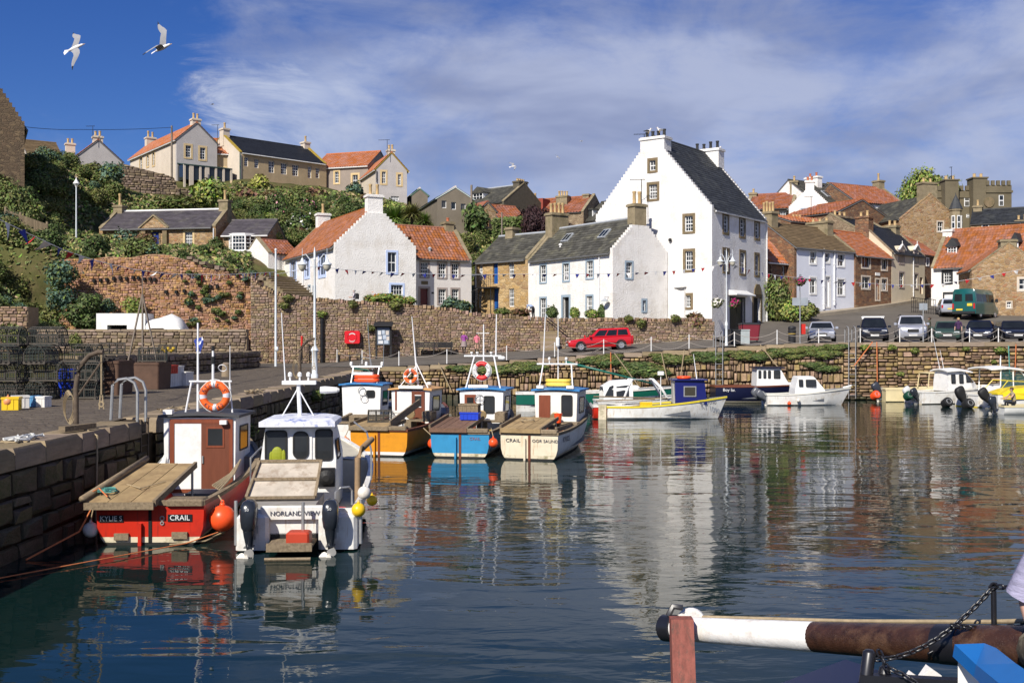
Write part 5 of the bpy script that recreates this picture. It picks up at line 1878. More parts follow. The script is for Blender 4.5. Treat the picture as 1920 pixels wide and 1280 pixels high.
HILL=[(F_DARK,'dark green bush'),(F_MID,'mid-green bush'),(F_OLIVE,'olive-brown bush'),(F_BLUE,'blue-green bush')]
placed=[]
cfg_=lambda px,Y:(px-960)*Y/FPX
MARKS=[(20,'below the ruined gable'),(75,'near the brown-roofed house'),(143,'around the hillside lamp'),(185,'behind the grey gable'),(225,'beside the brown garden wall'),(300,'behind the ridge of the stone cottage'),(360,'under the garden wall, behind the cottage'),
(424,'near the end chimney of the stone cottage'),(465,'behind the bay-windowed annexe'),(515,'behind the outhouse roof'),(560,'beneath the middle windows of the long tan house'),(600,'by the rear white chimney'),(640,'above the ridge of the crow-stepped house'),(690,'behind the front chimney of the crow-stepped house'),
(740,'near the cabbage palms'),(800,'behind the pantiled cottage'),(850,'below the pale-roofed grey house'),(900,'beside the wooden pole')]
def scatter(n,pxr,Yr,rr,seed,mind=0.7,wts=(4,5,3,1),grp='bushes on the overgrown hillside',ok=None,kinds=HILL):
 rg=random.Random(seed)
 tries,k=0,0
 while k<n and tries<n*60:
  tries+=1
  Y=rg.uniform(*Yr)
  px=rg.uniform(*pxr)
  if ok and not ok(px,Y):
   continue
  x=(px-960)*Y/FPX
  r=rg.uniform(*rr)
  if any((x-a)**2+(Y-b)**2<(mind*(r+c))**2 for a,b,c in placed):
   continue
  placed.append((x,Y,r))
  m,lab=rg.choices(kinds,wts)[0]
  q=(r-rr[0])/(rr[1]-rr[0])
  h=(Y-Yr[0])/(Yr[1]-Yr[0])
  word='small' if q<.33 else 'large' if q>.66 else 'mid-sized'
  row='low on the slope' if h<.25 else 'lower half of the slope' if h<.5 else 'upper half of the slope' if h<.75 else 'high on the slope'
  mk=min(MARKS,key=lambda t:abs(t[0]-px))[1]
  shrub(x,Y,terr(x,Y)-0.15,r,r*rg.uniform(1.0,1.7),m,word+' '+lab+' '+mk+', '+row.replace(' of the slope','').replace(' on the slope',' down' if h<.5 else ' up'),'bush','bush',grp,seed=rg.randrange(4),n=3000,leaf=0.115)
  k+=1
scatter(18,(-30,100),(71.2,78.5),(0.7,1.4),11)
scatter(60,(-30,108),(78,99),(0.8,1.5),1)
scatter(28,(-30,225),(99.5,112.5),(0.8,1.5),2,ok=lambda px,Y:px<125 or Y>104.5)
scatter(7,(345,470),(106,112.6),(0.7,1.1),3)
scatter(20,(140,465),(80.3,94),(0.35,0.8),9)
GARD=[(F_DARK,'dark green shrub'),(F_MID,'mid-green shrub'),(F_RED,'russet shrub'),(F_LIGHT,'fresh green shrub'),(F_OLIVE,'olive shrub')]
scatter(24,(432,768),(114,121.5),(0.5,0.9),14,wts=(5,5,2,2,2),kinds=GARD,grp='shrubs in the terraced garden',mind=0.6)
scatter(60,(432,768),(101.5,114),(0.8,1.6),4,wts=(5,5,1,2,2),kinds=GARD,grp='shrubs in the terraced garden',mind=0.6,
ok=lambda px,Y:not(575<px<625 and Y<100.5)and not(495<px<565 and Y<103)and not(px<505 and Y<105))
scatter(14,(770,905),(98.5,110.5),(0.8,1.5),5,wts=(4,5,1,3,2),kinds=GARD,grp='shrubs in the terraced garden',mind=0.6,ok=lambda px,Y:Y>99)
def plant_at(px,py,Y,r,hgt,m,label,cat='shrub',name='shrub',z=None,**k):
 """plant whose middle is seen at the pixel; stands hgt/2 below"""
 p=W(px,py,Y)
 return shrub(p.x,p.y,p.z-hgt*0.5 if z is None else z,r,hgt,m,label,cat,name,**k)
plant_at(462,378,119.5,1.5,2.6,F_RED,'dark russet bush below the white end of the long tan house')
plant_at(590,372,121,1.6,2.4,F_RED,'rusty brown shrub under the ground-floor windows of the tan house')
plant_at(520,398,112,1.3,3.4,F_DARK,'shrub covered in pink blossom above the small annexe roof',flowers=FL_PINK,fl_n=90,leaf=.15,n=1500)
plant_at(572,398,112,1.2,2.8,F_DARK,'pink flowering shrub behind the rear chimney of the crow-stepped house',flowers=FL_PINK,fl_n=80,leaf=.15,n=1500)
plant_at(560,424,108,1.3,2.6,F_DARK,'shrub with white blossom below the pink flowering shrub',flowers=FL_WHITE,fl_n=90)
plant_at(666,362,122,1.0,2.2,F_BLUE,'blue-green bush against the cream wall of the gabled wing')
plant_at(488,343,122,1.2,2.0,F_YEL,'pale yellow-green bush under the windows of the long tan house')
plant_at(512,443,101.5,0.9,1.2,F_YEL,'small yellow bush beside the outhouse roof')
plant_at(207,328,110,1.4,2.6,F_BLUE,'dark glossy bush on top of the brown garden wall',n=1500,leaf=.15)
plant_at(398,365,113,2.2,3.6,F_LIGHT,'bright green rounded bush below the conservatory',n=1800,leaf=.13)
plant_at(335,385,111,2.3,1.8,F_MID,'spreading green bush behind the slate roof of the cottage',n=1800,leaf=.13)
for px,py,r in((740,408,1.9),(772,400,1.6),(795,412,1.3)):
 p=W(px,py+6,104)
 spiky(p.x,p.y,terr(p.x,p.y),r,F_OLIVE if px==772 else F_LIGHT,{740:'largest spiky cabbage palm above the orange roof',772:'olive-coloured spiky cabbage palm between two greener ones',795:'smallest spiky cabbage palm, nearest the pale-roofed house'}[px],seed=px,hgt=max(1.0,p.z-terr(p.x,p.y)),group='cabbage palms',n=420,width=.035)
for px,q in((2,'nearest the frame edge'),(24,'under its middle'),(46,'under its corner')):
 x=cfg_(px,89.5)
 shrub(x,89.5,terr(x,89.5)-.2,1.5,3.3,F_MID,'tall bush below the ruined gable, '+q,'bush','bush',n=3000,leaf=.115)
 # hedge and purple tree
hd=thing('hedge','clipped green hedge on the slope between the stone bothy and the purple tree','hedge')
V,F=[],[]
rgn=np.random.default_rng(3)
n=5200
a,b=XY(926,108.5),XY(992,110)
t=rgn.random(n)
side=rgn.random(n)
c=np.stack([a.x+(b.x-a.x)*t+rgn.normal(0,.1,n),a.y+(b.y-a.y)*t+np.where(side<.5,-0.9,rgn.uniform(-.9,.9,n))+rgn.normal(0,.1,n),
np.where(side<.5,rgn.uniform(12.3,15.9,n),15.8+rgn.normal(0,.12,n))+t*0.5],axis=1)
nr=rgn.normal(0,.5,(n,3))+np.array([0,-.7,.6])
nr/=np.linalg.norm(nr,axis=1)[:,None]
t1=np.cross(nr,rgn.normal(size=(n,3)))
t1/=np.linalg.norm(t1,axis=1)[:,None]
t2=np.cross(nr,t1)
V=np.stack([c-t1*.2,c+t2*.11,c+t1*.2,c-t2*.11],axis=1).reshape(-1,3)
instance('foliage',np_mesh('foliage',V,np.arange(n*4).reshape(-1,4),F_MID),hd)
mb=MB()
for k in range(8):
 p=a.lerp(b,k/7)
 mb.tube([(p.x,p.y,11.5),(p.x+.1,p.y,15)],0.06,5)
mb.build('stem',BARK,hd)
def tree(x,y,z,hgt,r,m,label,cat='tree',name='tree',n=2600,leaf=.13,seed=2,trunk=0.14):
 t=thing(name,label,cat,(x,y,z))
 mb=MB()
 mb.tube([(0,0,-.5),(0.05,0,hgt*.35),(0.0,0.05,hgt*.7)],[trunk,trunk*.75,trunk*.3],8)
 rg=random.Random(seed)
 for k in range(7):
  an=k*2.3
  h0=hgt*rg.uniform(.3,.55)
  mb.tube([(0,0,h0),(.4*r*math.cos(an),.4*r*math.sin(an),h0+hgt*.2),(.8*r*math.cos(an),.8*r*math.sin(an),h0+hgt*.35)],[trunk*.5,trunk*.3,trunk*.1],5)
 mb.build('trunk',BARK,t)
 for k in range(5):
  an=k*1.26+.4
  q=.5*r if k else 0
  instance('crown',leaf_mesh('t',m,n,leaf,20+(k+seed)%4,lumps=12),t,(q*math.cos(an),q*math.sin(an),hgt*(.62+.16*rg.random())),(0,0,an),(r*.62,r*.62,hgt*.34))
 return t
p=XY(1008,109)
tree(p.x,p.y,12.2,4.9,1.9,F_PURP,'round dark purple-leaved tree behind the stone chimney with four pots',trunk=.18)
p=XY(1058,112)
tree(p.x,p.y,13.0,3.0,1.2,F_PURP,'small dark purple-leaved tree below the red roof on the skyline',trunk=.12,seed=3)
p=XY(1738,134)
tree(p.x,p.y,15,9.6,3.6,F_LIGHT,'leafy green tree showing above the roofs beside the castellated house',n=3000,leaf=.10,seed=1,trunk=.3)
p=XY(895,112)
plant_at(893,408,112,1.3,3.0,F_DARK,'dark bush below the wooden pole near the grey house')
# plants in gardens and on walls
plant_at(1456,566,88.5,1.25,3.6,F_MID,'big dense green bush at the corner of the tall white house',n=2400,leaf=.13)
plant_at(1478,583,87.5,0.8,1.6,F_LIGHT,'light green bush beside the pavement by the pale blue house')
plant_at(1510,584,88.5,1.0,1.4,F_OLIVE,'grey-green garden bush with white flowers before the pale blue house',flowers=FL_WHITE,fl_n=50)
plant_at(1302,603,78.6,0.75,1.2,F_RED,'purplish bush growing out of the gap in the rubble wall')
for i,(px,py,w)in enumerate(((696,562,0.62),(712,560,0.7),(728,561,0.7),(744,563,.6))):
 plant_at(px,py,79.8,w,0.75,F_LIGHT,'orange and yellow nasturtiums on the wall, '+('nearest the walker','second clump past the walker','under the gable window','just past the gable window')[i],'flowers','flower_clump',flowers=FL_ORANGE,fl_n=110,group='nasturtiums on the wall')
plant_at(767,565,79.8,0.6,0.6,F_LIGHT,'separate small orange nasturtium clump near the dark red door','flowers','flower_clump',flowers=FL_ORANGE,fl_n=90)
plant_at(848,572,79.8,0.8,1.0,F_BLUE,'grey-green lavender bush by the garden wall of the pantiled cottage')
plant_at(868,575,79.7,0.7,0.9,F_BLUE,'grey-green bush dotted with yellow flowers at the cottage garden',flowers=FL_YELLOW,fl_n=60)
plant_at(940,585,82.5,0.7,0.6,F_MID,'low flower bed with purple-red flowers below the golden rubble house','flowers','flower_clump',flowers=FL_MAG,fl_n=40)
plant_at(975,585,82,0.8,0.6,F_RED,'low red-leaved plants at the end of the golden rubble house','flowers','flower_clump',flowers=FL_RED,fl_n=40)
for px,py,r,h_,m,lab,fl in((1034,586,.5,.9,F_DARK,'small dark bush under the ground-floor window of the white house',None),(1078,588,.4,.9,F_LIGHT,'tall thin hollyhocks beside the open door of the white house',FL_PINK),
(1112,590,.6,.7,F_LIGHT,'low leafy plant under the window nearest the drainpipe',FL_PINK),(1129,584,.35,1.2,F_DARK,'narrow dark shrub at the corner of the white house',FL_RED)):
 plant_at(px,py,80.0,r,h_,m,lab,flowers=fl,fl_n=14)
for px,py,r,m,lab in((290,478,.9,F_BLUE,'blue-green bush on top of the orange wall'),(238,455,1.3,F_BLUE,'thick blue-grey bush before the cottage wall'),(205,460,1.2,F_DARK,'dark bush at the shaded end of the cottage'),(262,470,1.3,F_MID,'green bush hanging over the orange wall beside the blue door'),(276,455,1.0,F_RED,'reddish shrub in front of the blue cottage door'),
(180,470,1.3,F_DARK,'dark ivy mass above the shaded corner of the orange wall'),(370,478,.55,F_LIGHT,'small bright shrub under the tall cottage window'),(405,460,.9,F_DARK,'climbing plant on the corner of the stone cottage'),(430,492,.6,F_MID,'leafy plants beneath the white bay window'),
(335,472,.6,F_MID,'climber between the pediment and the tall cottage window')):
 plant_at(px,py,97.5 if py<465 or px>330 else 81.5,r,r*1.5,m,lab,n=1500,leaf=.15)
for i,(px,py,r,m)in enumerate([(203,573,.6,F_BLUE),(250,575,.75,F_LIGHT),(144,588,1.0,F_DARK),(165,570,1.0,F_DARK),(116,556,1.1,F_BLUE),(112,510,1.2,F_BLUE),(95,592,.8,F_OLIVE),(172,600,.9,F_DARK)]):
 plant_at(px,py,78.2 if i<2 else 77.0,r,r*1.6,m,['bushy green plant at the foot of the orange wall','yellow-green bush rooted in the orange wall above the white boat','dark bush in the shaded corner below the hillside','dark creeper over the shaded end of the orange wall','blue-grey shrub at the edge of the ivy','silvery shrub high on the shaded wall corner','dry grassy clump on the yard wall','dark fern clump beside the yard'][i],n=1500,leaf=.15)
plant_at(24,630,68.6,.9,1.5,F_OLIVE,'tall rough weeds on the yard wall above the creels')
plant_at(140,640,68.8,.45,.9,F_OLIVE,'tuft of weeds leaning from the yard wall behind the creels')
# weeds growing out of the walls
WEED=[(1000,689,.45),(985,683,.4),(960,690,.6),(1128,672,.5),(1105,676,.4),(1140,679,.55),(1195,684,.55),(1206,692,.75),(1188,697,.5),(1225,700,.55),(1238,667,.35),(1262,672,.6),(1282,673,.5),(1250,676,.4),(1322,664,.45),(1335,672,.5),(1345,664,.35),(1385,662,.4),(1398,668,.45),
(1420,668,.5),(1442,664,.4),(1470,658,.55),(1488,668,.35),(1497,657,.35),(1520,654,.45),(1543,662,.6),(1549,690,.45),(1522,683,.4),(1566,650,.4),(900,692,.5),(925,695,.5),(880,690,.45),(860,690,.4),(1150,668,.3)]
WM=[(870,'behind the ochre boat'),(915,'behind the sky-blue boat'),(970,'between the two blue roofs'),(1003,'behind the cream boat mast'),(1115,'below the front of the red car'),(1145,'below the back of the red car'),(1190,'above the white cuddy boat'),(1225,'in the big clump above the cuddy boat'),(1255,'above the engine cover'),
(1285,'above the blue cabin'),(1335,'near the wall ladder'),(1390,'above the stern of the navy boat'),(1430,'above the navy boat wheelhouse'),(1480,'over the white motor boat cabin'),(1520,'above the white motor boat bow'),(1555,'by the change of stonework')]
for px,py,r in WEED:
 p=W(px,py,FY-0.15)
 for dx,k in((0,1),(r*1.1,.7),(-r*1.2,.6)):
  q=shrub(p.x+dx,p.y,p.z-r*.5+(1-k)*.4,r*k,r*1.0*k,rnd.choice([F_DARK,F_MID,F_MID,F_OLIVE]),('weed' if k==1 else 'lesser weed' if k==.7 else 'tiny weed')+(' high' if py<668 else ' halfway up' if py<684 else ' low')+' on the quay wall '+min(WM,key=lambda t:abs(t[0]-px))[1],'weed','weed','weeds on the quay wall',n=1300,leaf=.22)
  q.rotation_euler.z,q.scale=0,(1.5,.45,.9)
for px,py,r in((1673,651,.3),(1715,657,.3),(1622,651,.35),(1688,701,.25),(1875,656,.4),(1864,678,.2),(1812,654,.25)):
 p=W(px,py,FY-0.12)
 shrub(p.x,p.y,p.z-r*.5,r,r,F_LIGHT,'small bright weed on the coursed stretch of the quay wall','weed','weed','bright weeds on the quay wall',n=600,leaf=.3)
rg=random.Random(14)
for i in range(42):
 px,py=rg.uniform(350,480),rg.uniform(540,640)
 if i>26:
  px,py=rg.uniform(310,480),rg.uniform(500,560)
 p=W(px,py,79.05)
 r=rg.uniform(.14,.32)
 shrub(p.x,p.y,p.z,r,r*1.2,rg.choice([F_OLIVE,F_MID,F_BLUE]),'tiny tuft in the orange wall, %s, %s'%(('near its top','upper half','lower half','near its foot')[min(max(int((py-500)/36),0),3)],min([(325,'below the cottage window'),(365,'right of the boat shell'.replace('right of','just past')),(395,'below the sloping coping'),(425,'midway to the flagpole'),(450,'beside the bunting end'),(475,'next to the rubble wall')],key=lambda t:abs(t[0]-px))[1]),'weed','tuft','tufts on the orange wall',n=350,leaf=.42)
for px,py,r,lab in((604,588,.35,'bright green fern tuft on top of the black drainpipe'),(540,558,.4,'dark tuft on the stepped wall top beside the flagpole'),(533,572,.4,'dark hanging weed below the wall top near the steps'),(697,615,.35,'weed growing beside the notice board'),(663,571,.4,'flat weed under the coping by the walking man'),(740,572,.5,'trailing weed under the nasturtiums'),
(1178,597,.35,'weed on the wall top near the small low window'),(1203,606,.4,'weed trailing down the wall below the small window'),(1268,597,.4,'weed on the wall top by the porch'),(1215,650,.3,'strip of grass at the foot of the rubble wall')):
 p=W(px,py,77.85)
 shrub(p.x,p.y,p.z-r*.6,r,r*1.2,F_LIGHT if px in(604,1215)else F_OLIVE,lab,'weed','weed',n=800,leaf=.28)
 # left quay wall weeds
for y,z,r in((30.5,1.35,.35),(31.5,1.1,.45),(33,1.0,.4),(29.5,.95,.3),(45,1.4,.4)):
 shrub(QX+0.12,y,z-r*.5,r,r*1.2,F_MID,'green weed clinging to the shaded quay wall','weed','weed','weeds on the shaded quay wall',n=1300,leaf=.2)
 # ------------------------------------------------------------------ boats
def paint(name,col,rough=0.35,**k):
 k.setdefault('var',0.08)
 k.setdefault('vs',2.5)
 return mat(name,col,rough,**k)
RED_H=paint('red_hull_paint',(0.52,0.025,0.010),0.35,dirt=(0.30,0.02,0.012),ds=2.0,damt=0.6,rust=(0.20,0.02,0.015))
ORG_H=paint('ochre_hull_paint',(0.66,0.27,0.015),0.4,dirt=(0.40,0.16,0.02),ds=2.0,damt=0.5)
BLU_H=paint('sky_blue_hull_paint',(0.035,0.25,0.47),0.4,dirt=(0.03,0.15,0.30),ds=2.0,damt=0.5)
CRM_H=paint('cream_hull_paint',(0.70,0.62,0.46),0.45,dirt=(0.42,0.33,0.2),ds=1.5,damt=0.5,rust=(0.35,0.15,0.04))
WHT_H=paint('white_hull_paint',(0.74,0.73,0.69),0.4,dirt=(0.48,0.41,0.31),ds=2.2,damt=0.6,rust=(0.40,0.27,0.13))
NAVY_H=paint('navy_hull_paint',(0.008,0.010,0.035),0.3)
GRN_H=paint('green_hull_paint',(0.008,0.11,0.075),0.35)
YEL_P=paint('yellow_gunwale_paint',(0.72,0.58,0.04),0.4)
BOOT=paint('boot_top_cream',(0.66,0.58,0.42),0.5,dirt=(0.2,0.18,0.08),ds=3.0,damt=0.8)
ANTI=paint('antifouling_black',(0.018,0.018,0.016),0.6)
DECK=paint('grey_deck_paint',(0.12,0.13,0.15),0.6,dirt=(0.2,0.17,0.12),ds=3.0)
TIMB=mat('grey_weathered_timber',(0.24,0.185,0.12),0.85,0.25,3.0,0.004,30,stretch=(7,1,7),island=0.15,dirt=(0.12,0.09,0.06),ds=2.5,damt=0.7,spec=0.15)
PLYW=mat('stained_plywood',(0.36,0.255,0.13),0.8,0.2,2.5,0.003,25,island=0.12,dirt=(0.20,0.13,0.07),ds=2.2,damt=0.7,spec=0.15)
VARN=mat('red_brown_varnish',(0.20,0.052,0.022),0.45,0.15,2.0,stretch=(6,6,1),spec=0.4)
VARN2=mat('dull_brown_door',(0.155,0.048,0.024),0.5,0.14,2.0,stretch=(6,6,1),spec=0.35)
BLUR=paint('blue_roof_paint',(0.03,0.20,0.48),0.5,dirt=(0.25,0.38,0.55),ds=3,damt=0.5)
ORGR=paint('tan_roof_paint',(0.60,0.33,0.12),0.5)
GREYR=paint('dark_grey_roof_paint',(0.06,0.06,0.065),0.6)
RUBR=mat('black_rubber',(0.015,0.015,0.015),0.6,0.1,4)
STEEL=mat('galvanised_steel',(0.42,0.42,0.41),0.45,0.15,6,metal=0.6)
ALU=mat('painted_white_tube',(0.78,0.78,0.78),0.4,0.05,5)
BUOY_O=paint('orange_buoy_vinyl',(0.85,0.09,0.02),0.35)
BUOY_W=paint('white_buoy_vinyl',(0.75,0.70,0.62),0.4,dirt=(0.45,0.4,0.3),ds=4)
BUOY_Y=paint('yellow_buoy_vinyl',(0.80,0.50,0.015),0.35)
BUOY_P=paint('faded_orange_buoy',(0.72,0.30,0.13),0.45)
LIFE_O=paint('lifebuoy_orange',(0.80,0.13,0.02),0.45)
REFL=paint('reflective_tape',(0.62,0.62,0.66),0.35)
ROPE_B=mat('blue_green_rope',(0.10,0.32,0.28),0.9,0.2,20)
ROPE_T=mat('tan_rope',(0.36,0.28,0.17),0.9,0.2,20)
ROPE_O=mat('orange_rope',(0.55,0.17,0.06),0.9,0.2,20)
OUTB=paint('outboard_charcoal',(0.022,0.026,0.034),0.22,spec=0.6)
PROPW=paint('white_propeller',(0.72,0.68,0.60),0.4)
TXT_W=mat('white_lettering',(0.78,0.78,0.76),0.5,0.03)
TXT_B=mat('dark_lettering',(0.03,0.035,0.06),0.5,0.1)
TXT_F=mat('faded_red_lettering',(0.25,0.16,0.22),0.6,0.2)
PLATE=mat('black_nameplate',(0.015,0.015,0.017),0.4,0.1)
TARP=mat('dirty_white_plastic',(0.66,0.66,0.62),0.6,0.1,3)
CRATE_B=paint('blue_crate_plastic',(0.015,0.05,0.48),0.4)
CRATE_Y=paint('yellow_crate_plastic',(0.78,0.52,0.02),0.4)
CRATE_R=paint('red_crate_plastic',(0.55,0.03,0.02),0.4)
CRATE_W=paint('white_crate_plastic',(0.70,0.68,0.64),0.5)
def hull_stations(L,B,fs,fb,tw,n=15,full=0.45,rake=0.5):
 out=[]
 for i in range(n):
  t=i/(n-1)
  if t<full:
   s=tw+(1-tw)*math.sin(math.pi/2*t/full)
  else:
   s=1-((t-full)/(1-full))**2.3
  hb=max(B/2*s,0.03)
  z=fs+(fb-fs)*max(0,(t-0.15)/0.85)**1.7
  out.append((t,L*t,hb,z,rake*t**5))
 return out
def hull(root,L,B,fs,fb,tw,m_hull,m_boot=None,m_anti=None,m_rail=None,rake=0.5,full=0.45,boot=(0.05,0.15),deckz=0.25,m_in=None,rail=0.05,rnd_=0.9,foredeck=0.68,m_side=None):
 m_boot,m_anti,m_rail,m_in=m_boot or BOOT,m_anti or ANTI,m_rail or TIMB,m_in or DECK
 S=hull_stations(L,B,fs,fb,tw,full=full,rake=rake)
 def lv(st):
  t,y,hb,z,rk=st
  f=1-0.55*t**2  # finer sections forward
  rows=[(hb,z),(hb*(1-.04*t),z*.72),(hb*lerp(.985,.80,t),z*.40),(hb*lerp(.93,.62,t**.8)*rnd_/.9,boot[1]),(hb*lerp(.86,.5,t**.8)*rnd_/.9,boot[0]),(hb*.62*f,-.16),(0.012,-.42)]
  return[(w,y+rk*max(q,0)/fb,q)for w,q in rows]
 R_=[lv(s)for s in S]
 rings=[[(-w,y,z)for w,y,z in r]+[(w,y,z)for w,y,z in reversed(r[:-1])]for r in R_]
 mis=[0,0,0,1,2,2,2,2,1,0,0,0]
 mb=MB()
 mb.loft(rings,closed=False,caps=False,mis=mis)
 r=R_[0]
 for k in range(6):
  a,b=r[k],r[k+1]
  mb.add([(-a[0],a[1],a[2]),(a[0],a[1],a[2]),(b[0],b[1],b[2]),(-b[0],b[1],b[2])],[(0,1,2,3)],[3,3,3,1,2,2][k]if m_side is not None else[0,0,0,1,2,2][k])
 ho=mb.build('hull',[m_side or m_hull,m_boot,m_anti,m_hull],root,smooth=35)
 mb=MB()
 nf=int(len(S)*foredeck)
 inner=[]
 for i,(t,y,hb,z,rk)in enumerate(S):
  w=max(hb-.07,0.01)
  yy=y+rk+(0.05 if i==0 else 0)
  inner.append([(-w,yy,z),(-w*.94,yy,deckz),(w*.94,yy,deckz),(w,yy,z)])
 mb.loft(inner[:nf+1],closed=False,caps=False)
 a=inner[0]
 mb.add(a,[(0,1,2,3)])
 fd=[[(-hb+.03,y+rk,z-.015),(0,y+rk,z+.05),(hb-.03,y+rk,z-.015)]for(t,y,hb,z,rk)in S[nf:]]
 mb.loft(fd,closed=False,caps=False)
 a=S[nf]
 mb.add([(-a[2]+.03,a[1],a[3]),(a[2]-.03,a[1],a[3]),(a[2]-.1,a[1],deckz),(-a[2]+.1,a[1],deckz)],[(0,1,2,3)])
 mb.build('deck',m_in,root)
 mb=MB()
 for s in(-1,1):
  mb.loft([[(s*(hb+.03),y+rk,z-.05),(s*(hb+.03),y+rk,z+.03),(s*(hb-.075),y+rk,z+.03),(s*(hb-.075),y+rk,z-.05)]for(t,y,hb,z,rk)in S])
 mb.box(-S[0][2]-.03,S[0][2]+.03,-.035,.05,fs-.055,fs+.034)
 mb.build('gunwale',m_rail,root)
 return S
def rrect(x0,x1,z0,z1,r,n=4):
 pts=[]
 for cx,cz,a0 in((x1-r,z1-r,0),(x0+r,z1-r,90),(x0+r,z0+r,180),(x1-r,z0+r,270)):
  for k in range(n+1):
   a=R(a0+90*k/n)
   pts.append((cx+r*math.cos(a),cz+r*math.sin(a)))
 return pts
def round_window(parent,fn,x0,x1,z0,z1,r=0.06,frame=RUBR,glass=GLASS2,w=0.035):
 """rounded pane in a rubber gasket; fn(x, z, out) -> xyz"""
 mb=MB()
 mb.slab(lambda a,b,t:fn(a,b,0.022-t),rrect(x0,x1,z0,z1,r),[rrect(x0+w,x1-w,z0+w,z1-w,r*.7)],0.02)
 f=mb.build('window',frame,parent)
 pts=rrect(x0+w*.5,x1-w*.5,z0+w*.5,z1-w*.5,r*.8)
 mb=MB()
 mb.add([fn(a,b,0.012)for a,b in pts],[tuple(range(len(pts)))])
 mb.build('pane',glass,f)
 return f
def lifebuoy(loc,Rr,label,half=False,m1=LIFE_O,m2=REFL,rot=0,tilt=0,texts=(),ry=0,seg=28,group=None,tm=None):
 t=thing('lifebuoy',label,'lifebuoy',loc,rot,group)
 t.rotation_euler=(tilt,ry,rot)
 mb=MB()
 def mi(f):
  d=abs(((f*4+0.5)%1.0)-0.5)
  if half:
   return 1 if abs(math.sin(2*math.pi*f))>.72 else 0
  return 1 if d<0.13 else 0
 mb.torus((0,0,0),Rr*.76,Rr*.24,seg*2,10,mifn=mi)
 mb.build('ring',[m1,m2],t,smooth=True)
 mb=MB()
 for k in range(4):
  a0=math.pi/4+k*math.pi/2
  pts=[((Rr*(1.0+.07*math.sin(math.pi*j/6)))*math.cos(a0+j/6*math.pi/2),0.0,(Rr*(1.0+.07*math.sin(math.pi*j/6)))*math.sin(a0+j/6*math.pi/2))for j in range(7)]
  mb.tube(pts,0.011,5)
 mb.build('grab_line',TARP,t)
 for(txt,mid,size)in texts:
  n=len(txt)
  for i,ch in enumerate(txt):
   if ch==' ':
    continue
   up=mid>0
   da=size*.78/(Rr*.76)
   a=mid-(i-(n-1)/2)*da if up else mid+(i-(n-1)/2)*da
   x,z=Rr*.76*math.cos(a),Rr*.76*math.sin(a)
   lettering(ch,t,(x,-Rr*.245,z),(R(90),(math.pi/2-a)if up else(-math.pi/2-a),0),size,tm or TXT_B)
 return t
def buoy(loc,r,m,label,name='fender_buoy',rope=None,group=None):
 t=thing(name,label,'buoy',loc,0,group)
 mb=MB()
 mb.ball((0,0,0),r,18,12)
 mb.build('ball',m,t,smooth=True)
 mb=MB()
 mb.lathe([(r*.25,r*.93),(r*.2,r*1.12),(r*.12,r*1.2)],(0,0,0),8)
 mb.torus((0,0,r*1.25),r*.12,r*.04,10,5)
 mb.build('eye',m,t,smooth=True)
 if rope:
  mb=MB()
  mb.tube([(0,0,r*1.25)]+[tuple(Vector(q)-Vector(loc))for q in rope],0.014,5)
  mb.build('rope',ROPE_T,t)
 return t
def rope(name,pts,r,m,label,sag=0.0,cat='rope',n=10,seg=5):
 P_=[]
 for a,b in zip(pts[:-1],pts[1:]):
  a,b=Vector(a),Vector(b)
  for k in range(n):
   t=k/n
   p=a.lerp(b,t)
   p.z-=sag*4*t*(1-t)
   P_.append(p)
 P_.append(Vector(pts[-1]))
 mb=MB()
 mb.tube(P_,r,seg)
 return tag(mb.build(name,m),label,cat)
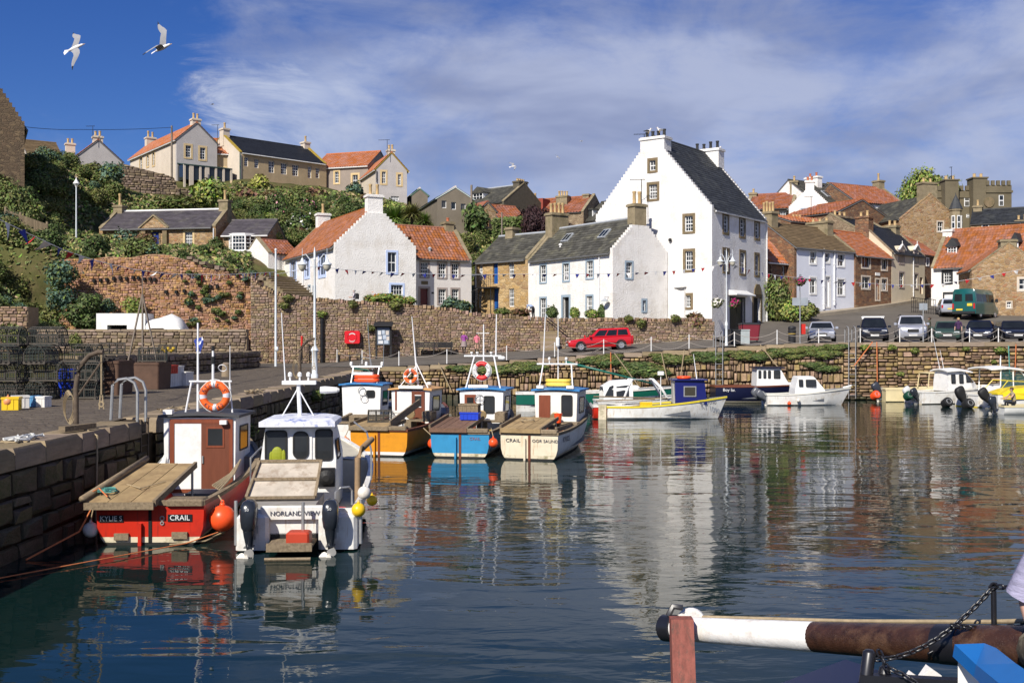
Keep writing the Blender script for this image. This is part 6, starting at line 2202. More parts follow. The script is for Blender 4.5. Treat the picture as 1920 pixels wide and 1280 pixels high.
def outboard(parent,x,y,z,s=1.0,m=OUTB,prop=PROPW,tilt=0.0,text=None,name='outboard_motor',rz=0.0):
 e=bpy.data.objects.new(name,None)
 COL.objects.link(e)
 e.parent=parent
 e.location=(x,y,z)
 e.rotation_euler=(tilt,0,rz)
 e.scale=(s,s,s)
 mb=MB()
 def ring(z_,w,y0,y1,b=.35):
  pts=[]
  for k in range(12):
   a=2*math.pi*(k+.5)/12
   cx,cy=math.cos(a),math.sin(a)
   p=.55
   pts.append((w*math.copysign(abs(cx)**p,cx),(y0+y1)/2+(y1-y0)/2*math.copysign(abs(cy)**p,cy),z_))
  return pts
 mb.loft([ring(-.10,.11,-.28,.06),ring(-.03,.145,-.33,.09),ring(.12,.165,-.36,.12),ring(.30,.168,-.37,.14),ring(.42,.155,-.34,.14),ring(.50,.11,-.27,.11),ring(.52,.05,-.2,.05)])
 mb.build('cowl',m,e,smooth=50)
 mb=MB()
 mb.loft([ring(-.09,.115,-.29,.06),ring(-.2,.105,-.25,.04),ring(-.34,.08,-.2,.02),ring(-.44,.062,-.17,.0),ring(-.52,.05,-.16,.02),ring(-.55,.04,-.13,.0)])
 mb.box(-.09,.09,-.24,.04,-.44,-.42)
 mb.lathe([(.012,-.30),(.05,-.24),(.055,-.05),(.03,.12),(.008,.18)],(0,-.06,-.60),10,'y')
 mb.loft([[(-.012,-.14,-.5),(.012,-.14,-.5),(.02,.02,-.5),(-.02,.02,-.5)],[(-.006,-.1,-.78),(.006,-.1,-.78),(.01,.0,-.78),(-.01,.0,-.78)]])
 mb.build('leg',m,e,smooth=50)
 mb=MB()
 mb.lathe([(.05,-.07),(.055,0),(.04,.05)],(0,-.42,-.60),10,'y')
 for k in range(3):
  a=2*math.pi*k/3+.5
  rot=Matrix.Rotation(a,3,'Y')
  v=[]
  for j in range(7):
   q=j/6
   w=.075*math.sin(math.pi*min(q*.8+.2,1))+.02
   for sx in(-1,1):
    v.append(Vector((0,-.42,-.60))+rot@Vector((sx*w,sx*w*.6,.04+.16*q)))
  mb.add(v,[(2*j,2*j+1,2*j+3,2*j+2)for j in range(6)])
 mb.build('propeller',prop,e)
 mb=MB()
 mb.box(-.1,.1,.06,.2,-.32,.04)
 mb.box(-.14,.14,.12,.16,-.2,-.05)
 mb.build('bracket',STEEL,e)
 if text:
  lettering(text,e,(0,-.39,.36),(R(100),0,0),.085,TXT_W)
 return e
def wheelhouse(root,x0,x1,y0,y1,z0,z1,wall,roofm,ov=0.08,taper=0.0,roof_t=0.06,camber=0.05,base_mi=None):
 """taper: how much narrower the walls are at the foot"""
 mb=MB()
 t=taper
 mb.add([(x0+t,y0,z0),(x1-t,y0,z0),(x1-t,y1-t,z0),(x0+t,y1-t,z0),(x0,y0,z1),(x1,y0,z1),(x1,y1,z1),(x0,y1,z1)],
[(3,2,1,0),(4,5,6,7),(0,1,5,4),(1,2,6,5),(2,3,7,6),(3,0,4,7)])
 w=mb.build('wheelhouse',wall,root)
 xm=(x0+x1)/2
 mb=MB()
 n=6
 rings=[]
 for y in(y0-ov,y1+ov):
  r=[]
  for k in range(n+1):
   x=lerp(x0-ov,x1+ov,k/n)
   r.append((x,y,z1+camber*(1-((x-xm)/(xm-x0+ov))**2)+roof_t))
  for k in reversed(range(n+1)):
   x=lerp(x0-ov,x1+ov,k/n)
   r.append((x,y,z1+camber*(1-((x-xm)/(xm-x0+ov))**2)))
  rings.append(r)
 mb.loft(rings)
 mb.build('wheelhouse_roof',roofm,root)
 for s,X in((-1,x0),(1,x1)):
  fn=lambda a,b,o,X=X,s=s:(X+s*o-s*t*(1-(b-z0)/(z1-z0)),a,b)
  round_window(root,fn,lerp(y0,y1,.25),lerp(y0,y1,.8),lerp(z0,z1,.55),lerp(z0,z1,.88),.05)
 fnf=lambda a,b,o:(a,y1+o-t*(1-(b-z0)/(z1-z0)),b)
 for k in(0,1):
  round_window(root,fnf,lerp(x0,x1,.08+.46*k),lerp(x0,x1,.46+.46*k),lerp(z0,z1,.58),lerp(z0,z1,.9),.05)
 return w
def rect_on(root,name,m,x0,x1,z0,z1,y,th=0.02):
 mb=MB()
 mb.box(x0,x1,y-th,y,z0,z1)
 return mb.build(name,m,root)
def table(root,x0,x1,ya,yb,za,zb,m,n=4,x0b=None,x1b=None,rails=True,legs=True,railm=None):
 """sloping working platform of planks over the stern"""
 x0b=x0 if x0b is None else x0b
 x1b=x1 if x1b is None else x1b
 e=bpy.data.objects.new('work_platform',None)
 COL.objects.link(e)
 e.parent=root
 for k in range(n):
  a0,a1=lerp(x0,x1,k/n)+.006,lerp(x0,x1,(k+1)/n)-.006
  b0,b1=lerp(x0b,x1b,k/n)+.006,lerp(x0b,x1b,(k+1)/n)-.006
  j=rnd.uniform(-.006,.006)
  mb=MB()
  mb.add([(a0,ya,za-.03),(a1,ya,za-.03),(b1,yb,zb-.03),(b0,yb,zb-.03),(a0,ya,za+.02+j),(a1,ya,za+.02+j),(b1,yb,zb+.02+j),(b0,yb,zb+.02+j)],
[(3,2,1,0),(4,5,6,7),(0,1,5,4),(1,2,6,5),(2,3,7,6),(3,0,4,7)])
  mb.build('plank',m,e)
 mb=MB()
 mb.bar((x0,ya-.03,za-.05),(x1,ya-.03,za-.05),.05,.13)
 mb.build('edge_board',railm or m,e)
 if rails:
  for(p,q)in(((x0,ya,za+.06),(x0b,yb+.05,zb+.06)),((x1,ya,za-.01),(x1b,yb+.05,zb-.01))):
   mb=MB()
   mb.bar(p,q,.06,.12)
   mb.build('side_rail',railm or TIMB,e)
 if legs:
  for x in(lerp(x0b,x1b,.08),x1b-.03):
   mb=MB()
   mb.tube([(x,yb-.1,zb-.02),(x,yb-.1,.2)],.025,6)
   mb.build('prop',STEEL,e)
 return e
def cfg(px,Y):
 return(px-960)*Y/FPX
def heading(dx,dy):
 return math.atan2(-dx,dy)
 # --- red creel boat (nearest the quay)
rb=thing('creel_boat','red creel boat with brown door and plywood stern platform moored under the quay','boat',(-6.58,19.4,0),heading(-.02,1))
hull(rb,7.0,2.02,.78,1.35,.96,RED_H,full=.5,rake=.4)
table(rb,-1.10,.14,-.22,2.15,.80,1.22,PLYW,3,-.80,.22,railm=TIMB)
mb=MB()
mb.tube([(-1.12,-.3,.88),(-.80,2.3,1.33)],.06,8)
mb.build('roller_bar',TIMB,rb,smooth=True)
W0,W1=-1.02,.56
wheelhouse(rb,W0,W1,4.15,5.6,.3,2.02,WPAINT,GREYR,.1,.02)
yb=4.145
for a,b,c,d in((W0+.14,W1-.06,1.90,1.99),(W0+.14,W0+.24,.45,1.90),(W1-.14,W1-.06,.45,1.90),(W0+.14,W1-.06,.37,.45)):
 rect_on(rb,'door_frame',VARN,a,b,c,d,yb,.03)
rect_on(rb,'panel',WPAINT,W0+.24,W0+.83,.45,1.90,yb,.015)
do=rect_on(rb,'door',VARN2,W0+.83,W1-.14,.45,1.90,yb,.022)
rect_on(rb,'door_window_frame',VARN,W0+.94,W1-.24,1.36,1.82,yb-.022,.012).parent=do
rect_on(rb,'door_window',GLASS2,W0+.98,W1-.28,1.41,1.78,yb-.032,.004).parent=do
rect_on(rb,'handle',STEEL,W0+.85,W0+.88,1.02,1.18,yb-.022,.03).parent=do
mb=MB()
mb.box(W1-.32,W1-.17,4.0,4.12,1.88,1.97)
mb.box(W0+.02,W0+.22,4.02,4.2,2.1,2.2)
mb.build('deck_light',WPAINT,rb)
mb=MB()
for x in(-.55,.3):
 mb.tube([(x-.12 if x<0 else x+.08,4.6,2.1),(x,4.65,2.8)],.02,6)
mb.tube([(-.6,4.65,2.8),(.35,4.65,2.8)],.025,6)
mb.tube([(-.42,4.7,2.1),(-.42,4.7,4.12)],[.03,.02],7)
mb.tube([(-.08,4.7,2.8),(-.08,4.7,3.5)],[.03,.025],7)
mb.tube([(.30,4.7,2.8),(.30,4.7,3.6)],.008,5)
mb.build('mast',ALU,rb)
mb=MB()
mb.tube([(-.08,4.7,3.2),(-.08,4.7,3.36)],.045,8)
mb.tube([(-.08,4.7,3.5),(-.08,4.7,3.6)],.04,8)
mb.build('mast_light',RUBR,rb)
mb=MB()
mb.torus((.12,4.75,3.1),.09,.01,18,5,Matrix.Rotation(R(35),3,'X'))
mb.build('aerial_loop',ALU,rb)
# flag
mb=MB()
gr=[[(-.42-.02*k*(1-j/4)-.02*k+.02*math.sin(k*1.3+j),4.7+.04*math.sin(k*1.7+j),3.82-.08*j-.02*k)for k in range(6)]for j in range(5)]
for j in range(4):
 for k in range(5):
  mb.add([gr[j][k],gr[j][k+1],gr[j+1][k+1],gr[j+1][k]],[(0,1,2,3)],1 if abs(j-k*.8)<.8 else 0)
tag(mb.build('flag',[mat('blue_flag_cloth',(0.05,0.09,0.40),0.9),mat('white_flag_cloth',(0.7,0.7,0.72),0.9)],None,loc=rb.location),'small limp blue and white saltire flag on the red boat mast','flag')
lifebuoy((rb.location.x-.08,rb.location.y+4.5,2.48),.345,'orange lifebuoy with reflective bands on the red boat wheelhouse',texts=(("KYLIE S",math.pi/2,.12),("KY 560",-math.pi/2,.10)))
rect_on(rb,'nameplate',PLATE,-.92,-.48,.42,.55,-.005,.012)
lettering('KYLIE S',rb,(-.70,-.02,.485),(R(90),0,0),.125,TXT_W)
rect_on(rb,'nameplate',PLATE,.32,.76,.43,.56,-.005,.012)
lettering('CRAIL',rb,(.54,-.02,.495),(R(90),0,0),.135,TXT_W)
lettering('KY',rb,(1.035,.75,.5),(R(90),0,R(84)),.34,TXT_B)
mb=MB()
mb.torus((.22,-.015,.49),.035,.012,14,6)
mb.torus((.22,-.015,.40),.028,.012,14,6)
mb.build('drain',STEEL,rb)
mb=MB()
mb.box(-.20,-.14,-.08,0,-.05,.40)
mb.build('rudder',RED_H,rb)
rect_on(rb,'transom_post',DARK,-.03,.03,.05,.70,-.004,.01)
rect_on(rb,'trim_tab',TIMB,-.64,-.38,.10,.22,-.004,.05)
rect_on(rb,'trim_tab',TIMB,.40,.68,.12,.24,-.004,.05)
mb=MB()
mb.bbox(.30,.98,-.08,.35,.72,.84)
mb.build('stern_board',TIMB,rb)
mb=MB()
mb.box(.0,.5,2.2,2.9,.3,.62)
mb.box(.2,.9,3.2,3.7,.3,.5)
mb.build('engine_box',DECK,rb)
mb=MB()
for k in range(5):
 mb.tube([(.9-k*.06,1.4+k*.1,.8+k*.01),(.95-k*.02,2.4,1.0),(.8,3.6,1.15)],.02,5)
mb.build('rope',ROPE_T,rb)
# things on the platform
mb=MB()
rg=random.Random(3)
pts=[]
for k in range(60):
 a=k*.55
 pts.append((-7.45+.16*math.cos(a)*rg.uniform(.6,1.2),19.65+.22*math.sin(a)*rg.uniform(.6,1.2),.93+.02*rg.random()+k*.001))
mb.tube(pts,.011,5)
tag(mb.build('rope_coil',ROPE_B),'tangle of blue-green rope on the plywood platform of the red boat','rope')
rope('rope',[(-7.7,19.3,.93),(-7.55,19.5,1.02),(-7.3,19.25,.9)],.014,ROPE_O,'short orange rope on the corner of the plywood platform',0,n=5)
rope('rope',[(-7.3,20.2,1.0),(-6.9,19.8,.98),(-6.6,20.3,1.04)],.012,ROPE_T,'loose brown rope lying across the plywood platform',0.0,n=5)
buoy((-5.36,19.75,.43),.245,BUOY_O,'big bright orange buoy hanging between the red boat and the twin-engined boat',rope=[(-5.45,19.8,.85)])
buoy((-7.68,19.45,.27),.14,BUOY_W,'dirty white buoy hanging off the quay side of the red boat',rope=[(-7.62,19.5,.8)])
mb=MB()
gr=[]
for k in range(7):
 a=lerp(-.1,.5,k/6)
 gr.append([(-7.62-.02*k+.05*math.sin(k*2.2),23.55+.05*k,1.25-.02*k),(-7.7-.08*k+.06*math.sin(k*2.2+1),23.4+.05*k,.7)])
mb.loft(gr,closed=False,caps=False)
tag(mb.build('tarpaulin',TARP),'crumpled white plastic sheet hung beside the red boat wheelhouse','sheet')
# --- white twin outboard boat
nb=thing('workboat','white workboat with twin dark outboards and rounded wheelhouse beside the red boat','boat',(-3.79,18.95,0),heading(-.07,1))
hull(nb,7.2,2.08,.70,1.35,.96,WHT_H,full=.55,rake=.3,m_rail=WHT_H,m_boot=ANTI,boot=(.05,.30),deckz=.3,m_in=mat('cream_deck',(.5,.46,.36),.6))
rect_on(nb,'stern_shade_sheet',DARK,-.5,.36,-.1,.17,-.01,.01)  # flat dark sheet on the transom, standing in for shade under the stern
# stern platform and name board
mb=MB()
mb.box(-.45,.32,-.75,-.02,.17,.21)
mb.box(-.45,.32,-.78,-.72,.12,.26)
mb.build('stern_platform',TIMB,nb)
mb=MB()
mb.bbox(-.66,.62,-.10,.0,.56,.80,.03)
mb.build('name_board',WHT_H,nb)
lettering('NORLAND VIEW',nb,(-.05,-.115,.665),(R(90),0,0),.115,TXT_B)
for x0,x1 in((-1.08,-.5),(.36,1.04)):
 mb=MB()
 mb.bbox(x0,x1,-.16,.3,.03,.66,.06)
 mb.build('stern_pod',WHT_H,nb)
for x in(-.80,.60):
 outboard(nb,x,-.30,.51,.85,text='50')
mb=MB()
mb.bbox(-.1,.30,-.62,-.3,.22,.42,.03)
tag(mb.build('fuel_tank',paint('red_tank_plastic',(0.45,0.05,0.02),0.5),None,loc=nb.location),'squat red plastic fuel tank on the stern platform between the outboards','fuel tank')
for x,zt in((.12,.9),(-1.08,.9),(1.1,.9)):
 mb=MB()
 mb.tube([(x,-.35 if x==.12 else-.1,.12),(x,-.35 if x==.12 else-.1,zt)],.03,7)
 mb.build('post',STEEL,nb)
mb=MB()
mb.tube([(-.45,-.95,.03),(.32,-.95,.03)],.03,6)
mb.build('boarding_step',TIMB,nb)
# hatch cover tilted on the after deck
mb=MB()
mb.add([(-1.06,.9,.80),(.18,.9,.80),(.20,1.75,1.36),(-.96,1.75,1.36),(-1.06,.93,.74),(.18,.93,.74),(.20,1.78,1.30),(-.96,1.78,1.30)],
[(0,1,2,3),(7,6,5,4),(0,4,5,1),(1,5,6,2),(2,6,7,3),(3,7,4,0)])
mb.build('hatch_cover',mat('grimy_white_hatch',(0.48,0.42,0.34),0.7,0.2,3,dirt=(0.26,0.19,0.13),ds=4,damt=.8),nb)
for(p,q)in(((-1.07,.86,.82),(-.97,1.74,1.39)),((.19,.86,.82),(.21,1.74,1.39)),((-1.07,.86,.81),(.19,.86,.81)),((-.97,1.74,1.39),(.21,1.74,1.39)),((-1.02,1.3,1.10),(.2,1.3,1.10))):
 mb=MB()
 mb.bar(p,q,.05,.05)
 mb.build('hatch_frame',TIMB,nb)
mb=MB()
mb.box(-1.0,.25,.5,1.9,.3,.74)
mb.build('net_bin',mat('grey_bin',(0.3,0.28,0.25),0.7,.2),nb)
# rounded wheelhouse
zb0,zt0=.35,2.0
prof=[(zb0,0.0,.0),(1.35,.0,.05),(1.75,.06,.2),(zt0,.10,.42)]
def nring(z,ins,fwd,x0=-1.08,x1=.42,y0=2.55,y1=4.6):
 return[(x0+ins,y0,z),(x1-ins,y0,z),(x1-ins,y1-.5-fwd,z),(x1-ins-.3,y1-fwd,z),(x0+ins+.3,y1-fwd,z),(x0+ins,y1-.5-fwd,z)]
mb=MB()
mb.loft([nring(z,i_,f_)for z,i_,f_ in prof])
mb.build('wheelhouse',WPAINT,nb)
mb=MB()
mb.loft([[(x*1.0+(-.1 if x<-.3 else.1),y+(-.25 if y<3 else.12),zt0+h_)for x,y,_ in nring(zt0,.1,.42)]for h_ in(0,.1)]+[[(x,y,zt0+.15)for x,y,_ in nring(zt0,.1,.42)]])
mb.build('wheelhouse_roof',paint('white_roof_blue_flaking',(0.72,0.73,0.76),0.5,dirt=(0.04,0.10,0.42),ds=4.5,damt=.9),nb)
fn=lambda a,b,o:(a,2.55-o,b)
round_window(nb,fn,-1.0,-.55,1.28,1.92,.08)
round_window(nb,fn,.0,.36,1.3,1.94,.08)
rect_on(nb,'door',WPAINT,-.50,-.06,.45,1.98,2.548,.02)
round_window(nb,lambda a,b,o:(a,2.525-o,b),-.44,-.12,1.34,1.90,.13)
mb=MB()
mb.box(.05,.40,2.5,2.55,.78,1.16)
mb.build('panel',PLATE,nb)
mb=MB()
mb.lathe([(.15,-.02),(.16,-.12),(.1,-.16),(.06,-.18)],(.24,2.5,.97),14,'y')
mb.build('hose_reel',RUBR,nb)
for s,X in((1,.42),(-1,-1.08)):
 round_window(nb,lambda a,b,o,X=X,s=s:(X+s*(o-.05*(b-1.3)/.5 if b>1.35 else o),a,b),2.75,3.4,1.3,1.7,.07)
mb=MB()
mb.tube([(-.42,3.5,2.1),(-.45,3.45,2.85)],.045,8)
mb.tube([(-.8,3.4,2.1),(-.47,3.45,2.7)],.014,6)
mb.tube([(-.1,3.4,2.1),(-.44,3.45,2.7)],.014,6)
mb.box(-.78,-.08,3.37,3.58,2.80,2.88)
mb.build('mast',ALU,nb)
mb=MB()
for x in(-.62,-.24,-.42):
 mb.lathe([(.02,0),(.02,.08),(.045,.09),(.045,.15),(.02,.18)],(x,3.45,2.88),9)
mb.build('mast_light',WPAINT,nb)
mb=MB()
mb.tube([(-.72,3.45,2.85),(-.80,3.45,4.3)],[.016,.01],5)
mb.build('aerial',ALU,nb)
mb=MB()
mb.lathe([(.07,0),(.08,.1),(.06,.35),(.03,.4)],(.0,3.5,2.68),9,'x')
mb.build('searchlight',WPAINT,nb)
# tan handrails and exhaust pipe by the side deck
mb=MB()
mb.tube([(.92,1.6,.6),(.92,1.65,1.45),(1.0,1.8,1.62),(1.15,2.3,1.75)],.06,8)
mb.build('exhaust',mat('rusty_pipe',(0.30,0.20,0.11),0.7,.3),nb,smooth=50)
for q in([(.62,.3,.72),(.62,.3,.98),(.7,.35,1.05),(.85,.45,1.05),(.9,.5,.98),(.9,.5,.72)],[(-1.22,2.2,.8),(-1.22,2.2,1.4),(-1.2,3.4,1.5)],[(1.12,2.6,.9),(1.12,2.6,1.5),(.9,4.6,1.7),(.5,6.2,1.8)]):
 MB().tube(q,.02,6).build('handrail',STEEL,nb)
mb=MB()
mb.lathe([(.10,0),(.13,.28),(.13,.3)],(.58,.85,.32),10)
tag(mb.build('bucket',CRATE_R,None,loc=nb.location),'red bucket on the side deck of the white twin-engined boat','bucket')
mb=MB()
mb.loft([[(-.92+.2*math.cos(a)*q,3.1+.15*math.sin(a),1.28+h_)for a in np.linspace(0,6.28,9)[:-1]]for h_,q in((-.5,1),(0,1.1),(.28,.9),(.4,.4))])
buoy((-2.72,18.9,.72),.125,BUOY_Y,'glossy yellow buoy on the corner of the twin-engined boat')
buoy((-2.66,19.2,.98),.12,BUOY_W,'off-white buoy tied above the yellow one')
buoy((-2.56,19.5,.80),.10,BUOY_Y,'second yellow buoy half hidden behind the off-white one')
mb=MB()
mb.ball((0,0,.16),(.13,.04,.19),12,8)
mb.ball((.13,.01,.12),(.05,.04,.17),8,6)
mb.ball((-.12,.01,.12),(.045,.04,.16),8,6)
tag(mb.build('oilskin_jacket',paint('yellow_green_oilskin',(0.27,0.30,0.015),0.6),None,loc=(-4.72,21.43,1.24)),'yellow-green oilskin hanging in the wheelhouse window of the white boat','jacket')
# --- the row of four creel boats further along
def creel_boat(label,px,Y,hd,L,B,fs,fb,m_hull,whx,why,whw,zt,wall,roofm,door,tbl,m_rail=TIMB,m_boot=None,m_side=None,boards=None,taper=.06,cabin_d=1.4,tm=PLYW):
 root=thing('creel_boat',label,'boat',(cfg(px,Y),Y,0),hd)
 hull(root,L,B,fs,fb,.95,m_hull,m_boot=m_boot,m_rail=m_rail,m_side=m_side,full=.5,rake=.35)
 x0,x1=whx-whw/2,whx+whw/2
 wheelhouse(root,x0,x1,why,why+cabin_d,.3,zt,wall,roofm,.1,taper)
 if tbl:
  table(root,*tbl,m=tm,n=5)
 mb=MB()
 mb.box(-.16,-.10,-.09,0,-.1,fs*.8)
 mb.build('rudder',m_hull,root)
 rect_on(root,'transom_post',VARN2,-.03,.05,-.02,fs-.05,-.004,.012)
 mb=MB()
 mb.bbox(.18,B/2*.93,-.07,.2,fs+.0,fs+.12)
 mb.build('stern_board',TIMB,root)
 return root,x0,x1
def lintel_door(root,x0,x1,z0,z1,y,m,win=None,t=.03):
 d=rect_on(root,'door',m,x0,x1,z0,z1,y,t)
 if win:
  a,b,c,e=win
  rect_on(root,'door_window',GLASS2,a,b,c,e,y-t,.004).parent=d
  for q in((a,b,e,e+.03),(a,b,c-.03,c)):
   rect_on(root,'window_bar',WPAINT,*q,y-t,.012).parent=d
 return d
ob,x0,x1=creel_boat('ochre-yellow creel boat with brown door and white wheelhouse',710,34.4,heading(.244,.97),6.4,2.05,.86,1.35,ORG_H,-.05,3.2,1.42,1.98,WPAINT,ORGR,None,None,m_boot=paint('white_boot_top',(.75,.72,.66),.5),m_rail=VARN2)
table(ob,-1.0,.35,-.05,1.5,.95,1.05,PLYW,4,railm=TIMB)
lintel_door(ob,x0+.76,x1-.18,.36,1.96,3.195,VARN2,(x0+.88,x1-.30,1.42,1.8))
rect_on(ob,'door_frame',VARN,x0+.14,x0+.20,.36,1.96,3.195,.02)
mb=MB()
mb.bar((.35,.1,1.02),(.6,2.3,1.62),.05,.24)
mb.build('ramp_board',TIMB,ob)
mb=MB()
mb.tube([(.0,3.9,2.05),(-.1,3.9,2.95),(-.25,3.9,4.6)],[.035,.03,.012],6)
mb.tube([(.5,3.5,2.05),(-.1,3.9,2.95)],.02,6)
mb.tube([(-.6,3.5,2.05),(-.1,3.9,2.8)],.02,6)
mb.build('mast',ALU,ob)
mb=MB()
mb.box(-.45,.45,3.05,3.25,2.05,2.15)
mb.lathe([(.05,0),(.09,.02),(.09,.1),(.05,.12)],(.5,3.6,2.15),9)
mb.build('deck_light',WPAINT,ob)
T_=Matrix.Translation(ob.location)@Matrix.Rotation(ob.rotation_euler.z,4,'Z')
lifebuoy(T_@Vector((-.1,3.35,2.48)),.26,'orange lifebuoy with white bands on the ochre boat wheelhouse',m2=WPAINT,rot=ob.rotation_euler.z,texts=(('HARBORD'[:6],math.pi/2,.09),))
buoy(T_@Vector((-1.15,.0,.42)),.17,BUOY_P,'faded orange buoy at the corner of the ochre boat',rope=[T_@Vector((-1.05,.1,.9))])
buoy(T_@Vector((1.72,.35,.42)),.17,BUOY_O,'red-orange buoy between the ochre and the sky-blue boats',rope=[T_@Vector((1.35,.5,.9))])
bb,x0,x1=creel_boat('sky-blue creel boat with blue roof and open white wheelhouse',862,33.9,heading(.19,.98),6.3,2.0,.82,1.35,BLU_H,.0,3.15,1.55,2.0,WPAINT,BLUR,None,(-.98,.25,-.05,2.3,.93,1.12),tm=mat('dark_brown_planks',(0.17,0.095,0.06),.85,.25,3,stretch=(6,1,6),island=.15))
lintel_door(bb,x0+.18,x0+.58,.5,1.86,3.145,VARN)
rect_on(bb,'doorway',DARK,x0+.27,x0+.5,.9,1.76,3.11,.004)
round_window(bb,lambda a,b,o:(a,3.15-o,b),x0+.85,x0+1.25,1.2,1.82,.07)
mb=MB()
mb.torus((x0+.72,3.09,1.7),.16,.014,20,5)
mb.bar((x0+.57,3.09,1.7),(x0+.87,3.09,1.7),.015)
mb.bar((x0+.72,3.09,1.55),(x0+.72,3.09,1.85),.015)
mb.build('hauler_wheel',STEEL,bb)
mb=MB()
mb.tube([(-.62,3.4,2.05),(-.35,3.6,3.18)],.028,7)
mb.tube([(.62,3.4,2.05),(.35,3.6,3.18)],.028,7)
mb.box(-.72,.62,3.57,3.63,3.17,3.22)
mb.tube([(-.02,3.6,2.9),(-.02,3.6,4.3)],[.03,.02],7)
mb.tube([(.42,3.6,3.2),(.44,3.6,4.65)],[.03,.018],7)
mb.build('mast',ALU,bb)
mb=MB()
mb.box(-.28,.18,3.6,3.64,3.98,4.0)
for x in(-.45,-.25,.25):
 mb.lathe([(.02,0),(.02,.06),(.05,.07),(.05,.13)],(x,3.6,3.21),8)
mb.lathe([(.03,0),(.06,.06),(.07,.2),(.03,.25)],(.5,3.6,3.12),8,'x')
mb.box(-.45,.25,3.05,3.25,2.08,2.2)
mb.build('mast_light',WPAINT,bb)
T_=Matrix.Translation(bb.location)@Matrix.Rotation(bb.rotation_euler.z,4,'Z')
lifebuoy(T_@Vector((-.02,3.3,2.68)),.33,'red and white lifebuoy hung under the mast of the sky-blue boat',True,m1=WPAINT,m2=paint('lifebuoy_red',(0.62,0.03,0.03),.45),rot=bb.rotation_euler.z,texts=(('KY1015',math.pi-.01,.085),('BOY ELLIAM'[:8],0.01,.085)))
buoy(T_@Vector((1.12,-.15,.52)),.15,BUOY_O,'red-orange buoy between the sky-blue and the cream boats',rope=[T_@Vector((1.0,.1,.95))])
lettering('CRAIL',bb,(.5,-.02,.62),(R(90),0,0),.13,TXT_F)
def crate(loc,rz,sx,sy,sz,m,label,name='crate',group=None,slats=True,cat='crate'):
 t=thing(name,label,cat,loc,rz,group)
 mb=MB()
 w=.025
 mb.box(-sx/2,sx/2,-sy/2,sy/2,0,.02)
 for(a,b,c,d)in((-sx/2,sx/2,-sy/2,-sy/2+w),(-sx/2,sx/2,sy/2-w,sy/2),(-sx/2,-sx/2+w,-sy/2+w,sy/2-w),(sx/2-w,sx/2,-sy/2+w,sy/2-w)):
  mb.box(a,b,c,d,.02,sz)
 mb.build('body',m,t)
 mb=MB()
 e=.015
 for(a,b,c,d)in((-sx/2-e,sx/2+e,-sy/2-e,-sy/2+w-.005),(-sx/2-e,sx/2+e,sy/2-w+.005,sy/2+e),(-sx/2-e,-sx/2+w-.005,-sy/2+w,sy/2-w),(sx/2-w+.005,sx/2+e,-sy/2+w,sy/2-w)):
  mb.box(a,b,c,d,sz-.05,sz+.005)
 mb.build('rim',m,t)
 if slats:
  mb=MB()
  n=max(2,int(sx/.14))
  for k in range(n):
   x=lerp(-sx/2+.05,sx/2-.05,(k+.5)/n)
   mb.box(x-.012,x+.012,-sy/2-.012,-sy/2-.001,.03,sz-.06)
  n=max(2,int(sy/.14))
  for k in range(n):
   y=lerp(-sy/2+.05,sy/2-.05,(k+.5)/n)
   for s in(-1,1):
    mb.box(s*(sx/2+.006)-.006,s*(sx/2+.006)+.006,y-.012,y+.012,.03,sz-.06)
  mb.build('rib',m,t)
 return t
crate(T_@Vector((-.05,1.7,1.1)),bb.rotation_euler.z,.62,.42,.25,CRATE_B,'bright blue plastic crate on the brown planks of the sky-blue boat')
crate(T_@Vector((-.08,1.72,1.36)),bb.rotation_euler.z,.66,.44,.26,TIMB,'old wooden fish box standing on the blue crate','fish_box')
crate(T_@Vector((.62,1.6,.3)),bb.rotation_euler.z,.6,.4,.45,CRATE_Y,'yellow plastic crate inside the sky-blue boat')
sb,x0,x1=creel_boat('cream creel boat with rust-streaked transom and blue roof',992,33.3,heading(.278,.96),6.6,1.95,.84,1.4,CRM_H,.05,3.3,1.5,2.0,paint('cream_wheelhouse',(.78,.74,.66),.45,rust=(.6,.5,.3)),BLUR,None,(-.92,.38,-.05,2.2,.96,1.16),m_side=WHT_H)
lintel_door(sb,x0+.16,x0+.56,.5,1.86,3.295,VARN)
round_window(sb,lambda a,b,o:(a,3.3-o,b),x1-.56,x1-.16,1.15,1.88,.07)
lettering('CRAIL',sb,(-.52,-.02,.60),(R(90),0,0),.155,TXT_B,xs=1.15)
lettering('OOR SAUND',sb,(.52,-.02,.60),(R(90),0,0),.13,TXT_B,xs=1.1)
lettering('KY1025',sb,(.975,.95,.60),(R(90),0,R(87)),.24,TXT_B)
mb=MB()
for x in(-.5,.5):
 mb.tube([(x*1.2,3.5,2.05),(x,3.7,2.92)],.025,7)
mb.box(-.72,.72,3.67,3.73,2.9,2.95)
mb.tube([(-.5,3.7,2.92),(-.42,3.7,4.65)],[.025,.015],6)
mb.tube([(.02,3.75,2.2),(.02,3.75,4.62)],[.022,.012],6)
mb.build('mast',ALU,sb)
mb=MB()
for x in(-.28,.32):
 mb.lathe([(.02,0),(.02,.12),(.05,.13),(.05,.19),(.02,.22)],(x,3.7,2.94),8)
mb.lathe([(.03,0),(.07,.05),(.07,.3),(.03,.35)],(.02,3.7,3.5),8)
mb.box(-.6,-.35,3.15,3.3,2.1,2.2)
mb.box(.45,.7,3.15,3.3,2.1,2.2)
mb.build('mast_light',WPAINT,sb)
T_=Matrix.Translation(sb.location)@Matrix.Rotation(sb.rotation_euler.z,4,'Z')
